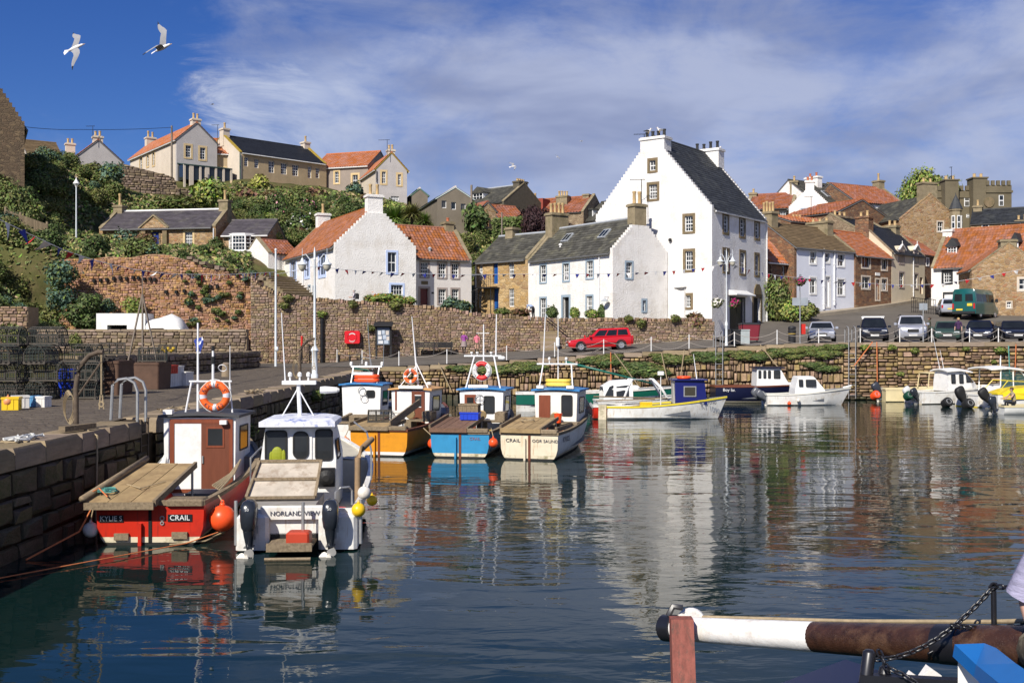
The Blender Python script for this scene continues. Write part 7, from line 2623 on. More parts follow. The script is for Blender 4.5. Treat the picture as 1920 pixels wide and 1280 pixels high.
for k in range(2):
 mb=MB()
 mb.loft([[(-.42+.06,y,z),(.42-.06,y,z),(.42,y+(.06 if y<4 else-.06),z),(-.42,y+(.06 if y<4 else-.06),z)]for y,z in((3.6,2.16+.14*k),(3.6,2.27+.14*k))]if False else
[[(x*q,3.9+y*q,2.15+.13*k+h_)for x,y in rrect(-.46,.46,-.22,.22,.2)]for h_,q in((0,.93),(.03,1),(.09,1),(.12,.93))])
 o=mb.build('life_float',paint('yellow_float',(.78,.55,.08),.5),None)
 o.matrix_world=T_
 tag(o,['flat yellow float lying on the cream boat roof','upper yellow float stacked on the cream boat roof'][k],'float')
mb=MB()
mb.lathe([(.16,-.03),(.19,-.02),(.19,.04),(.12,.06),(.04,.07)],(.12,2.95,1.12),14,'y')
mb.build('hauler_wheel',mat('worn_brass',(.28,.2,.1),.5,metal=.4),sb)
mb=MB()
mb.box(-.02,.95,2.6,3.2,.92,.98)
mb.box(-.02,.2,2.5,3.2,.25,.92)
mb.build('hauler_table',TIMB,sb)
mb=MB()
mb.bbox(.72,.80,.4,2.6,.95,1.02)
mb.build('wash_board',TIMB,sb)
mb=MB()
mb.ball((.55,2.3,.6),(.28,.2,.16),10,6)
o=mb.build('oilskin_trousers',BUOY_P,None)
o.matrix_world=T_
tag(o,'bundle of orange oilskins inside the cream boat','oilskins')
pts=[(-.4+.22*math.cos(a)*(1-a*.01),1.3+.3*math.sin(a),1.13+a*.002)for a in np.arange(0,20,.5)]
mb=MB()
mb.tube([T_@Vector(p)for p in pts],.012,5)
tag(mb.build('rope_coil',ROPE_T),'coil of tan rope on the planks of the cream boat','rope')
for q,nm in((bb,'blue'),(ob,'ochre')):
 mb=MB()
 mb.lathe([(.14,-.03),(.17,-.02),(.17,.04),(.1,.06)],(.1,2.75,1.18),12,'y')
 mb.build('hauler_wheel',mat('worn_brass',(0,0,0)),q)
 mb=MB()
 mb.box(.0,.9,2.45,3.0,.95,1.0)
 mb.box(.0,.25,2.4,3.0,.25,.95)
 mb.bbox(.6,.95,2.5,3.1,1.0,1.3)
 mb.build('hauler_table',TIMB,q)
 # white boat with the blue-edged roof, behind the twin-engined boat
wb,x0,x1=creel_boat('white creel boat with bright blue roof edge and two deck floats',668,37.6,heading(.12,.99),6.2,2.1,.85,1.35,WHT_H,-.62,3.0,1.52,2.02,WPAINT,BLUR,None,None)
round_window(wb,lambda a,b,o:(a,3.0-o,b),x0+.95,x0+1.3,1.55,1.85,.08)
mb=MB()
mb.torus((x0+.8,2.93,1.82),.14,.015,18,5)
mb.torus((x0+.88,2.93,1.55),.14,.012,18,5)
mb.build('hauler_wheel',STEEL,wb)
mb=MB()
mb.box(x0+.5,x1+.6,2.2,2.95,.85,.93)
mb.box(x0+.5,x0+.7,2.2,2.9,.2,.85)
mb.build('hauler_table',TIMB,wb)
mb=MB()
for x in(x0+.25,x1-.25):
 mb.tube([(x,3.4,2.1),(x+.05,3.6,2.75)],.035,7)
mb.tube([(x0+.2,3.6,2.72),(x1-.1,3.6,2.72)],.04,7)
mb.tube([(x1-.55,3.6,2.7),(x1-.68,3.6,4.6)],[.022,.012],6)
mb.tube([(x1-.05,3.6,2.7),(x1-.03,3.6,3.6)],.012,6)
mb.tube([(x0+.5,3.6,2.7),(x0+.65,3.6,3.1),(x0+.95,3.6,3.05),(x0+1.05,3.6,2.6)],.02,6)
mb.build('mast',STEEL,wb)
mb=MB()
mb.box(x0+.3,x1-.4,3.3,3.5,2.42,2.52)
for x in(x0+.2,x0+.8,x1-.1):
 mb.lathe([(.03,0),(.06,.04),(.06,.14),(.03,.18)],(x,3.6,2.74),8)
mb.build('mast_light',WPAINT,wb)
T_=Matrix.Translation(wb.location)@Matrix.Rotation(wb.rotation_euler.z,4,'Z')
for k in range(2):
 mb=MB()
 mb.loft([[(x*q,y*q,h_)for x,y in rrect(-.5,.5,-.2,.2,.18)]for h_,q in((0,.92),(.03,1),(.11,1),(.14,.92))])
 o=mb.build('life_float',BUOY_O,None)
 o.matrix_world=T_@Matrix.Translation((x0+.85,3.5,2.14+.15*k))
 tag(o,['lower red-orange float on the blue-edged roof','upper red-orange float strapped on the blue-edged roof'][k],'float')
 # dinghy behind the ochre boat
dg=thing('dinghy','small cream dinghy with green inside lying behind the ochre boat','dinghy',(cfg(828,46),46,0),heading(-.8,.6))
hull(dg,3.0,1.4,.5,.7,.85,NAVY_H,m_rail=paint('cream_gunwale',(.7,.6,.4),.5),deckz=.2,m_in=GRN_H,foredeck=.9)
dg2=thing('dinghy','pale dinghy full of nets beside the ochre boat wheelhouse','dinghy',(cfg(712,43),43,0),heading(.5,.86))
hull(dg2,3.6,1.5,.6,.9,.9,WHT_H,deckz=.25,foredeck=.85)
outboard(dg2,0,-.15,.62,.9,tilt=R(35))
V,F=leaf_cloud(700,(.5,.7,.3),.12,5)
instance('net_heap',np_mesh('net_heap',V,F,mat('green_net',(.05,.08,.06),.9,island=.5)),dg2,(0,1.4,.6))
# --- blue cabin boat lying broadside
cb=thing('cabin_boat','white boat with yellow gunwale and dark blue box cabin lying broadside','boat',(cfg(1140,50.3),50.3+.95,0),R(-90))
S=hull(cb,5.35,1.9,.60,1.05,.75,WHT_H,m_rail=YEL_P,m_boot=WHT_H,boot=(.02,.10),full=.5,rake=.45,rnd_=1.0,deckz=.2)
BLC=paint('deep_blue_cabin_paint',(.012,.016,.13),.35)
mb=MB()
mb.add([(-.62,3.25,.5),(.62,3.25,.5),(.55,4.75,.72),(-.55,4.75,.72),(-.62,3.2,1.85),(.62,3.2,1.85),(.58,4.62,1.85),(-.58,4.62,1.85)],
[(3,2,1,0),(4,5,6,7),(0,1,5,4),(1,2,6,5),(2,3,7,6),(3,0,4,7)])
mb.build('cabin',BLC,cb)
mb=MB()
mb.box(-.72,.72,3.1,4.75,1.85,1.91)
mb.build('cabin_roof',BLC,cb)
rect=lambda nm,m,y0,y1,z0,z1,x,p=cb:(lambda q:q.build(nm,m,p))(MB().box(x,x+.015,y0,y1,z0,z1))
wf=rect('window',STEEL,3.62,4.22,1.08,1.58,.612)
q=MB().box(.627,.632,3.67,4.17,1.13,1.53).build('pane',mat('amber_reflecting_pane',(.05,.045,.03),.1),wf)
mb=MB()
mb.box(-.3,.35,3.18,3.24,.75,1.7)
mb.build('cabin_door',mat('pale_door',(.5,.48,.42),.5),cb)
mb=MB()
mb.tube([(.3,4.3,1.9),(.25,4.15,3.1)],[.03,.012],6)
mb.build('aerial',ALU,cb)
mb=MB()
mb.tube([(.5,2.55,.6),(.5,2.55,2.1)],.022,6)
mb.bbox(.4,.6,2.4,2.7,2.1,2.28)
mb.build('radar_post',WPAINT,cb)
mb=MB()
mb.bar((.2,-.5,.86),(.2,2.3,.95),.25,.05)
mb.build('plank',TIMB,cb)
mb=MB()
mb.tube([(-.2,-.6,1.05),(-.25,3.0,.95)],.035,6)
mb.build('oar',TIMB,cb)
mb=MB()
mb.box(-.35,.5,1.0,3.0,.45,.55)
mb.box(-.5,.6,.2,.45,.5,.56)
mb.build('thwart',TIMB,cb)
mb=MB()
mb.box(.1,.6,-.42,-.05,-.15,.68)
mb.build('rudder',BOOT,cb)
lettering('KY 1090',cb,(.65,4.78,.78),(R(84),0,R(104)),.24,TXT_B)
T_=Matrix.Translation(cb.location)@Matrix.Rotation(cb.rotation_euler.z,4,'Z')
crate(T_@Vector((.45,1.85,.55)),R(-90),.35,.55,.26,CRATE_Y,'yellow crate sitting in the boat with the blue cabin')
mb=MB()
mb.torus((0,0,0),.28,.07,24,8,Matrix.Rotation(R(90),3,'X'))
tag(mb.build('life_ring',BUOY_O,None,loc=T_@Vector((.2,3.7,1.98)),smooth=True),'orange ring lying flat on the dark blue cabin roof','life ring')
# blue-covered outboard on the boat behind
# white cuddy boat behind, green yacht, small red boat
gy=thing('sailing_boat','dark green boat with white stripe lying against the quay behind the cream boat','boat',(cfg(968,56),57.2,0),R(-90))
hull(gy,9.0,2.2,.95,1.35,.8,GRN_H,m_boot=WHT_H,boot=(.0,.35),m_rail=WHT_H,rake=.7)
mb=MB()
mb.tube([(0,2.6,2.62),(0,7.4,1.42)],[.07,.05],8)
mb.build('boom',GRN_H,gy,smooth=True)
mb=MB()
mb.bbox(-.5,.5,4.6,6.6,1.0,1.35,.1)
mb.build('coach_roof',WPAINT,gy)
wc=thing('cuddy_boat','white cuddy boat with curved windscreen hoops between the cream and blue-cabin boats','boat',(cfg(1120,53.5),54.6,0),R(-86))
hull(wc,4.6,1.9,.7,1.0,.85,WHT_H,m_rail=WHT_H,full=.55)
mb=MB()
mb.loft([[(-.75,y,.75),(-.72,y,.75+h*.6),(-.5,y,.75+h),(.5,y,.75+h),(.72,y,.75+h*.6),(.75,y,.75)]for y,h in((.3,.65),(.8,.95),(1.6,1.0),(1.8,.95))],closed=False,caps=False)
mb.build('cuddy',WPAINT,wc)
for a,b in((1.8,1.3),(2.9,3.6)):
 mb=MB()
 mb.tube([(-.75,b,.75),(-.7,(a+b)/2,1.35),(-.45,a,1.75),(.45,a,1.75),(.7,(a+b)/2,1.35),(.75,b,.75)],.07,7)
 mb.build('hoop',WPAINT,wc,smooth=True)
mb=MB()
mb.loft([[(-.45,1.8,1.76),(.45,1.8,1.76)],[(-.45,2.9,1.76),(.45,2.9,1.76)]],closed=False,caps=False)
mb.build('hood',WPAINT,wc)
for y0,y1 in((.35,.8),(.95,1.6)):
 mb=MB()
 mb.add([(.755,y0,.92),(.755,y1,.92),(.70,y1,1.5),(.70,max(y0,.6),1.42)],[(0,1,2,3)])
 mb.build('window',GLASS2,wc)
mb=MB()
mb.bbox(-.3,.3,4.1,4.5,1.0,1.6,.1)
mb.build('engine_cover',paint('royal_blue_cover',(.01,.12,.42),.7),wc)
rd=thing('dinghy','small bright red dinghy with white top strake and outboard','dinghy',(cfg(1112,50.6),51.3,0),R(-85))
hull(rd,2.2,1.25,.62,.7,.9,RED_H,m_rail=WHT_H,m_boot=RED_H,full=.6)
outboard(rd,.1,-.2,.62,1.0,tilt=R(40))
# navy boat with white wheelhouse
nv=thing('fishing_boat','long navy boat with small white wheelhouse under the quay wall','boat',(cfg(1345,63.8),65.2,0),R(-90))
hull(nv,5.4,2.1,.98,1.1,.85,NAVY_H,m_boot=BOOT,m_rail=VARN2,boot=(.02,.10),rake=.5)
mb=MB()
mb.loft([[(x,y,z)for x,y in pl_]for z,pl_ in((1.0,[(-.7,2.5),(.7,2.5),(.7,4.6),(-.7,4.6)]),(1.35,[(-.7,2.52),(.7,2.52),(.66,4.35),(-.66,4.35)]),(2.08,[(-.66,2.55),(.66,2.55),(.62,3.95),(-.62,3.95)]))])
mb.build('wheelhouse',WPAINT,nv)
mb=MB()
mb.box(-.78,.78,2.4,4.2,2.08,2.16)
mb.build('wheelhouse_roof',NAVY_H,nv)
for y0,y1 in((2.62,2.8),(2.92,3.1),(3.2,3.38),(3.55,3.95)):
 round_window(nv,lambda a,b,o:(.68+o-.02*(b-1.4),a,b),y0,y1,1.45,1.95,.05)
mb=MB()
mb.bbox(-.6,.6,4.4,5.0,1.05,1.2,.08)
mb.build('fore_hatch',WPAINT,nv)
lettering('Boy Ian',nv,(1.0,.8,.78),(R(88),0,R(92)),.26,TXT_W)
# white motor boat
ws=thing('motor_boat','small white motor boat with low cabin and raked bow beside the navy boat','boat',(cfg(1440,61.5),62.4,0),R(-90))
hull(ws,4.5,1.75,.62,1.0,.85,WHT_H,m_boot=WHT_H,m_rail=paint('off_white_rail',(.7,.68,.6),.5),boot=(.0,.06),rake=.55,rnd_=1.0)
mb=MB()
mb.loft([[(x,y,z)for x,y in pl_]for z,pl_ in((.6,[(-.68,1.6),(.68,1.6),(.6,3.55),(-.6,3.55)]),(1.0,[(-.66,1.65),(.66,1.65),(.55,3.3),(-.55,3.3)]),(1.62,[(-.58,1.8),(.58,1.8),(.5,2.8),(-.5,2.8)]),(1.68,[(-.5,1.85),(.5,1.85),(.42,2.7),(-.42,2.7)]))])
mb.build('cabin',WPAINT,ws)
for y0,y1 in((1.85,2.1),(2.25,2.85)):
 round_window(ws,lambda a,b,o:(.675+o-.14*(b-1.0),a,b),y0,y1,1.08,1.5,.05)
outboard(ws,0,-.2,.62,1.05,m=paint('grey_outboard',(.10,.105,.12),.3),tilt=R(48))
outboard(ws,.4,-.15,.60,.8,m=paint('grey_outboard',(0,0,0)),tilt=R(48))
mb=MB()
mb.tube([(0,4.6,1.0),(0,5.1,1.12)],.05,8)
mb.build('bow_roller',WPAINT,ws)
T_=Matrix.Translation(ws.location)@Matrix.Rotation(ws.rotation_euler.z,4,'Z')
buoy(T_@Vector((.98,1.2,.14)),.11,BUOY_O,'tiny red-orange buoy hanging against the small white motor boat')
buoy(T_@Vector((.93,1.75,.3)),.10,BUOY_W,'slim white fender on the side of the small white motor boat')
# --- cruisers on the right
def cruiser(label,px,Y,hd,L,B,fs,fb,m,cab,roof,m_boot=None,name='motor_boat',rail=None,side=None):
 root=thing(name,label,'boat',(cfg(px,Y),Y,0),hd)
 hull(root,L,B,fs,fb,.85,m,m_boot=m_boot or m,m_rail=rail or m,rake=.7,full=.5,rnd_=1.0,m_in=mat('cream_deck',(.5,.46,.36),.6),boot=(.0,.05),m_side=side)
 if cab:
  y0,y1,w,z0,z1=cab
  mb=MB()
  mb.loft([[(-w,y0,z0),(w,y0,z0),(w,y1,z0),(w*.5,y1+.7,z0),(-w*.5,y1+.7,z0),(-w,y1,z0)],[(-w*.97,y0,lerp(z0,z1,.4)),(w*.97,y0,lerp(z0,z1,.4)),(w*.95,y1-.1,lerp(z0,z1,.4)),(w*.5,y1+.4,lerp(z0,z1,.4)),(-w*.5,y1+.4,lerp(z0,z1,.4)),(-w*.95,y1-.1,lerp(z0,z1,.4))],
[(-w*.88,y0+.05,z1),(w*.88,y0+.05,z1),(w*.85,y1-.5,z1),(w*.45,y1-.3,z1),(-w*.45,y1-.3,z1),(-w*.85,y1-.5,z1)]])
  mb.build('cabin',WPAINT,root)
 if roof:
  y0,y1,w,z=roof
  mb=MB()
  mb.loft([[(x,y,z+.12*(1-(x/w)**2)+dz)for x in np.linspace(-w,w,7)]+[(x,y,z+.12*(1-(x/w)**2)+dz-.07)for x in np.linspace(w,-w,7)]for y,dz in((y0,.0),((y0+y1)/2,.06),(y1,-.06))])
  mb.build('hard_top',WPAINT,root,smooth=40)
 return root
YR=63.0
hdR=heading(.93,.36)
CRMB=paint('cream_yellow_gel',(.68,.58,.34),.35)
y1_=cruiser('cream-yellow open boat with framed windscreen at the end of the quay',1652,66.0,heading(1,.02),5.2,1.9,.78,1.0,CRMB,None,None)
mb=MB()
for s in(-1,1):
 mb.tube([(s*.8,2.6,.85),(s*.75,2.7,1.75),(s*.75,4.2,1.75),(s*.8,4.4,.9)],.04,6)
mb.tube([(-.75,2.7,1.75),(.75,2.7,1.75)],.04,6)
mb.tube([(-.75,4.2,1.75),(.75,4.2,1.75)],.04,6)
mb.build('windscreen_frame',CRMB,y1_)
mb=MB()
mb.add([(.78,2.7,1.0),(.78,4.3,1.0),(.74,4.2,1.7),(.74,2.75,1.7)],[(0,1,2,3)])
mb.build('windscreen',see_through('tinted_screen',(.18,.12,.06),.6),y1_)
outboard(y1_,.1,-.15,.75,1.0,m=paint('dark_blue_grey_outboard',(.035,.04,.055),.3),tilt=R(30))
p_=cruiser('white cabin boat with small upright wheelhouse moored beside the cream-yellow boat',1712,63.6,heading(.97,.25),5.3,2.0,.72,1.1,WHT_H,(1.9,3.6,.72,.75,1.95),(1.75,3.5,.82,1.95),m_boot=BOOT)
for y0,y1 in((2.1,2.4),(2.65,2.95)):
 round_window(p_,lambda a,b,o:(.715+o-.07*(b-1.2),a,b),y0,y1,1.2,1.75,.05)
mb=MB()
mb.add([(.71,3.15,1.25),(.71,3.5,1.25),(.645,3.1,1.85),(.65,3.12,1.85)],[(0,1,2,3)])
mb.add([(.70,3.52,1.25),(.36,3.97,1.25),(.33,3.32,1.9),(.62,3.12,1.9)],[(0,1,2,3)])
mb.build('windscreen',GLASS2,p_)
mb=MB()
mb.tube([(-.2,2.0,2.0),(-.35,1.6,4.1)],[.02,.01],5)
mb.tube([(.3,1.9,2.0),(.2,1.7,3.2)],[.02,.01],5)
mb.build('aerial',ALU,p_)
outboard(p_,.0,-.2,.62,.95,m=paint('white_outboard',(.6,.6,.58),.35),tilt=R(35))
outboard(p_,.55,-.15,.58,.85,tilt=R(30))
q_=cruiser('white and yellow cruiser with overhanging hard top and tinted side windows',1812,60.6,heading(.95,.30),5.8,2.1,.72,1.2,WHT_H,(1.7,3.4,.85,.8,1.2),(.9,3.2,.95,2.15),m_boot=paint('yellow_flash',(.75,.56,.02),.35))
mb=MB()
mb.add([(.85,1.6,.85),(.85,2.5,.85),(.82,2.45,2.12),(.82,1.65,2.12)],[(0,1,2,3)])
mb.add([(.86,2.55,1.05),(.80,3.9,1.15),(.72,2.95,2.1),(.82,2.6,2.12)],[(0,1,2,3)])
mb.build('side_glass',see_through('green_tint_glass',(.03,.10,.09),.72),q_)
mb=MB()
for(a,b)in(((.86,1.6,.8),(.83,1.65,2.15)),((.86,2.52,.8),(.83,2.5,2.15)),((.82,3.95,1.1),(.74,2.95,2.15)),((-.86,1.6,.8),(-.83,1.65,2.15)),((-.82,3.95,1.1),(-.74,2.95,2.15))):
 mb.bar(a,b,.06,.06)
mb.build('roof_frame',WPAINT,q_)
mb=MB()
mb.tube([(.4,2.0,2.2),(.4,2.0,2.75)],.03,6)
mb.tube([(.1,2.3,2.2),(.1,2.3,2.9)],.02,6)
mb.build('aerial',ALU,q_)
outboard(q_,0.0,-.2,.62,1.15,m=RUBR,tilt=R(25))
s_=thing('ski_boat','bright yellow and white sports boat with dark oval hatch','boat',(cfg(1856,59.0),59.0,0),heading(.99,.1))
hull(s_,5.0,2.0,.85,1.0,.8,WHT_H,m_boot=WHT_H,m_rail=paint('yellow_flash',(0,0,0)),full=.55,rake=.6,rnd_=1.0,boot=(0,.05))
mb=MB()
mb.loft([[(-.9,y,.8),(-.8,y,.8+h),(0,y,.85+h),(.8,y,.8+h),(.95,y,.8),(.98,y,.55)]for y,h in((.2,.02),(.9,.25),(2.0,.42),(3.2,.35),(4.4,.1))],closed=False,caps=False)
mb.build('deck_moulding',paint('yellow_flash',(0,0,0)),s_,smooth=50)
mb=MB()
mb.add([(.93+.0*k,2.2+.75*math.cos(k*math.pi/8),.92+.2*math.sin(k*math.pi/8))for k in range(16)],[tuple(range(16))])
mb.build('oval_hatch',paint('navy_hatch',(.01,.015,.05),.4),s_)
mb=MB()
mb.tube([(.8,.1,1.0),(.75,.6,1.55),(.6,1.6,1.5),(.55,2.6,1.25)],.025,6)
mb.tube([(-.8,.1,1.0),(-.75,.6,1.55),(-.6,1.6,1.5)],.025,6)
mb.build('windscreen_frame',YEL_P,s_)
outboard(s_,.2,-.25,.7,1.05,m=RUBR,tilt=R(35))
td=thing('dinghy','low grey-white tender with one man aboard at the edge of the moorings','dinghy',(cfg(1872,54.6),54.6,0),heading(1,.05))
hull(td,4.2,1.4,.42,.5,.9,TARP,m_boot=TARP,m_rail=CRMB,deckz=.12,full=.6,rake=.2,foredeck=.9,boot=(0,.05))
outboard(td,0,-.2,.5,.8,m=OUTB,tilt=R(10))
mb=MB()
mb.box(.2,.55,2.0,3.6,.4,.75)
mb.build('cover',RUBR,td)
for px,py,Y,r,m,lab in((1641,741,65.0,.26,BUOY_O,'orange bucket-shaped buoy behind the cream-yellow boat'),(1703,742,63.2,.26,paint('dark_green_buoy',(.01,.06,.035),.5),'dark green drum buoy beside the white cabin boat'),(1775,755,60.4,.28,RUBR,'black drum buoy beside the big black outboard'),(1815,758,59.3,.3,RUBR,'black drum buoy between the yellow boats')):
 p=W(px,py,Y)
 t=thing('drum_buoy',lab,'buoy',p)
 t.rotation_euler=(R(60),R(25),0)
 mb=MB()
 mb.lathe([(r*.7,-r*.8),(r*.95,-r*.7),(r,r*.6),(r*.92,r*.8),(r*.5,r*.85)],(0,0,0),14)
 mb.build('body',m,t,smooth=40)
 mb=MB()
 mb.torus((0,0,r*.85),r*.5,.02,14,5,Matrix.Rotation(R(90),3,'X'))
 mb.build('handle',STEEL,t)
 # ------------------------------------------------------------------ vehicles
TYRE=mat('tyre_rubber',(0.018,0.018,0.018),0.85,0.15,5)
RIM=mat('alloy_rim',(0.55,0.55,0.56),0.3,0.08,5,metal=0.7)
LENS=mat('headlight_lens',(0.70,0.72,0.74),0.12,0.05,5)
TAIL=mat('tail_light_lens',(0.45,0.02,0.02),0.2,0.05,5)
PLATE_W=mat('white_number_plate',(0.72,0.72,0.70),0.5,0.03)
PLATE_Y=mat('yellow_number_plate',(0.78,0.55,0.05),0.5,0.03)
TRIM=mat('black_plastic_trim',(0.02,0.02,0.022),0.6,0.1,8)
_wheel={}
def car(name,label,px,Y,rz,L,Wd,H,pm,yc=.18,yr=-.40,rake=(.42,.22),belt=.93,hood=.78,sides=3,rear=False,plate=None,group='parked cars',bars=None,cat='car',wr=.31,z=None):
 """forward = +y; yc / yr: foot of windscreen and rear screen as fractions of the length"""
 x=cfg(px,Y)
 if 1500<px<1920 and Y<75:
  rz=heading(-x*.92,-Y)+(rz-FR)
 t=thing(name,label,cat,(x,Y,road_z(x,Y)if z is None else z),rz,group)
 w=Wd/2
 rows=[(.5,.42,.80,hood*.80),(.488,.30,.90,hood*.88),(.45,.24,.97,hood*.96),(yc+.14,.22,1,hood*1.06),(yc,.22,1,belt),(yr,.22,1,belt+.02),(-.46,.24,.98,belt+.01),(-.492,.30,.93,belt-.08),(-.5,.42,.86,belt-.22)]
 mb=MB()
 rings=[]
 for f,zb_,k,zt in rows:
  y,q=f*L,w*k
  zm=lerp(zb_,zt,.55)
  half=[(q*.90,zb_),(q*.985,lerp(zb_,zt,.25)),(q,zm),(q*.965,lerp(zb_,zt,.88)),(q*.86,zt)]
  rings.append([(-a,y,b)for a,b in half]+[(0,y,zt+.02)]+[(a,y,b)for a,b in reversed(half)])
 mb.loft(rings)
 mb.build('body',pm,t,smooth=32,recalc=True)
 yf,yb_=yc*L,yr*L
 base=[(-w*.95,yb_-.02 if sides else yb_,belt),(w*.95,yb_-.02,belt),(w*.95,yf+.02,belt),(-w*.95,yf+.02,belt)]
 tf,tb=yf-rake[0]*(H-belt)/.5,yb_+rake[1]*(H-belt)/.5
 top=[(-w*.76,tb,H-.05),(w*.76,tb,H-.05),(w*.76,tf,H-.05),(-w*.76,tf,H-.05)]
 mb=MB()
 mb.loft([base,top,[(a*.88,lerp(b,(tf+tb)/2,.07),H)for a,b,c in top]])
 mb.build('cabin',pm,t)
 def pane(nm,a,b,c,d,u0,u1,v0,v1,e=.012):
  a,b,c,d=map(Vector,(a,b,c,d))  # a,b foot; c,d head (d above a)
  n=(b-a).cross(d-a).normalized()
  ctr=(a+b+c+d)/4
  if n.dot(ctr-Vector((0,(yf+yb_)/2,ctr.z)))<0:
   n=-n
  def p(u,v):
   return a.lerp(b,u).lerp(d.lerp(c,u),v)+n*e
  q=MB()
  q.add([p(u0,v0),p(u1,v0),p(u1,v1),p(u0,v1)],[(0,1,2,3)])
  return q.build(nm,CARGLASS,t)
 pane('windscreen',base[3],base[2],top[2],top[3],.06,.94,.06,.93)
 pane('rear_window',base[0],base[1],top[1],top[0],.1,.9,.15,.88)
 for s in(0,1):
  A,Bq,C,D_=(base[1],base[2],top[2],top[1])if s else(base[0],base[3],top[3],top[0])
  for k in range(sides):
   u0,u1=lerp(.05,.93,k/sides)+.015,lerp(.05,.93,(k+1)/sides)-.015
   pane('side_window',A,Bq,C,D_,u0,u1,.10,.86)
 key=(round(wr,2),'w')
 if key not in _wheel:
  q=MB()
  q.lathe([(wr*.62,-.10),(wr*.93,-.105),(wr,-.07),(wr,.07),(wr*.93,.105),(wr*.62,.10)],(0,0,0),18,'x')
  q2=MB()
  q2.lathe([(wr*.62,0),(wr*.64,.112),(wr*.55,.108),(wr*.5,.103),(wr*.15,.114),(.02,.117)],(0,0,0),18,'x')
  q3=MB()
  for k in range(5):
   a=k*2*math.pi/5
   q3.obox((.104,wr*.36*math.cos(a),wr*.36*math.sin(a)),(.012,wr*.30,wr*.14),Matrix.Rotation(a,3,'X'))  # dark plates on the silver disc stand in for shaded gaps between spokes
  _wheel[key]=(q.mesh('tyre',TYRE,40),q2.mesh('hub',RIM,40),q3.mesh('rim',TRIM))
 for sx in(-1,1):
  for yy in(.32*L,-.30*L):
   e=instance('wheel',_wheel[key][0],t,(sx*(w-.08),yy,wr),(0,0,0 if sx>0 else math.pi))
   instance('hub',_wheel[key][1],e)
   instance('rim',_wheel[key][2],e)
   mb=MB()
   mb.lathe([(wr*1.17,-.10),(wr*1.17,.002)],(sx*(w+.004)if sx>0 else sx*(w+.004)+.1,yy,wr+.02),18,'x')if False else mb.torus((sx*(w-.012),yy,wr+.01),wr*1.10,.035,18,6,Matrix.Rotation(R(90),3,'Z'))
   mb.build('wheel_arch',TRIM,t)
 for sx in(-1,1):
  mb=MB()
  mb.bbox(sx*w*.66-.17,sx*w*.66+.17,.452*L,.488*L+.018,hood*.70,hood*.90,.02)
  mb.build('headlight',LENS,t)
  mb=MB()
  mb.bbox(sx*w*.82-.07,sx*w*.82+.07,-.5*L+.0,-.46*L,belt-.30,belt-.02,.02)
  mb.build('tail_light',TAIL,t)
  mb=MB()
  mb.bbox(sx*(w+.10)-.10,sx*(w+.10)+.10,yf-.02,yf+.10,belt-.01,belt+.14,.03)
  mb.build('door_mirror',pm,t)
 mb=MB()
 mb.box(-w*.38,w*.38,.488*L,.50*L+.012,hood*.60,hood*.80)
 mb.box(-w*.6,w*.6,.49*L,.50*L+.01,.28,.40)
 mb.build('grille',TRIM,t)
 mb=MB()
 mb.box(-.26,.26,.50*L+.012,.50*L+.022,.42,.53)
 mb.build('number_plate',PLATE_W,t)
 mb=MB()
 mb.box(-.26,.26,-.50*L-.015,-.50*L-.0,.50,.62)
 mb.build('number_plate',PLATE_Y,t)
 mb=MB()
 for s in(-1,1):
  mb.box(s*(w+.004)-.006,s*(w+.004)+.006,-.22*L,.24*L,.42,.48)
 mb.build('side_moulding',TRIM,t)
 if bars:
  mb=MB()
  if bars=='cross':
   for yy in(tf-.25,tb+.4):
    mb.box(-w*.82,w*.82,yy-.04,yy+.04,H+.08,H+.13)
    for s in(-1,1):
     mb.box(s*w*.72-.03,s*w*.72+.03,yy-.03,yy+.03,H-.05,H+.08)
  else:
   for s in(-1,1):
    mb.tube([(s*w*.70,tf-.05,H-.02),(s*w*.70,tf-.2,H+.06),(s*w*.70,tb+.2,H+.06),(s*w*.70,tb+.05,H-.02)],.02,6)
  mb.build('roof_bars',ALU if bars=='cross' else TRIM,t)
 return t
def cpaint(name,col,metal=0.0):
 return mat(name,col,0.28,0.03,2,metal=metal,spec=0.5,coat=0.8)
FR=math.pi
car('parked_car','silver saloon car parked facing the harbour beside the litter bin',1540,72.4,FR,4.4,1.76,1.40,cpaint('silver_paint',(.42,.44,.50),.35))
car('parked_car','black people carrier with white roof bars facing the harbour',1637,72.6,FR+.03,4.3,1.76,1.64,cpaint('black_car_paint',(.008,.009,.016)),yc=.24,yr=-.42,rake=(.42,.14),belt=1.0,hood=.90,bars='cross',wr=.33)
car('parked_car','boxy silver four-wheel drive car facing the harbour',1707,72.6,FR+.05,4.6,1.86,1.82,cpaint('pale_silver_paint',(.40,.41,.46),.35),yc=.20,yr=-.45,rake=(.22,.06),belt=1.18,hood=1.10,wr=.36,bars='rails')
car('parked_car','small dark green hatchback facing the harbour',1775,71.2,FR+.0,3.8,1.66,1.40,cpaint('dark_green_paint',(.010,.028,.024)),yc=.20,yr=-.42,rake=(.42,.12),belt=.90)
car('parked_car','blue-black hatchback with bright headlights facing the harbour',1838,71.6,FR-.10,4.1,1.76,1.46,cpaint('blue_black_paint',(.006,.008,.022)),yc=.22,yr=-.42,rake=(.46,.15),belt=.95)
car('parked_car','black car turned slightly at the end of the parked row',1897,71.8,FR+.16,4.2,1.76,1.44,cpaint('black_car_paint',(0,0,0)),yc=.20,yr=-.42,rake=(.44,.18),belt=.93)
rc=car('estate_car','bright red estate car on the harbour road below the rubble wall',1124,72.6,heading(-1,-.12),4.45,1.74,1.46,cpaint('bright_red_paint',(.52,.006,.012)),yc=.17,yr=-.455,rake=(.50,.10),belt=.92,bars='rails',group=None)
rc.rotation_euler.y=R(0)
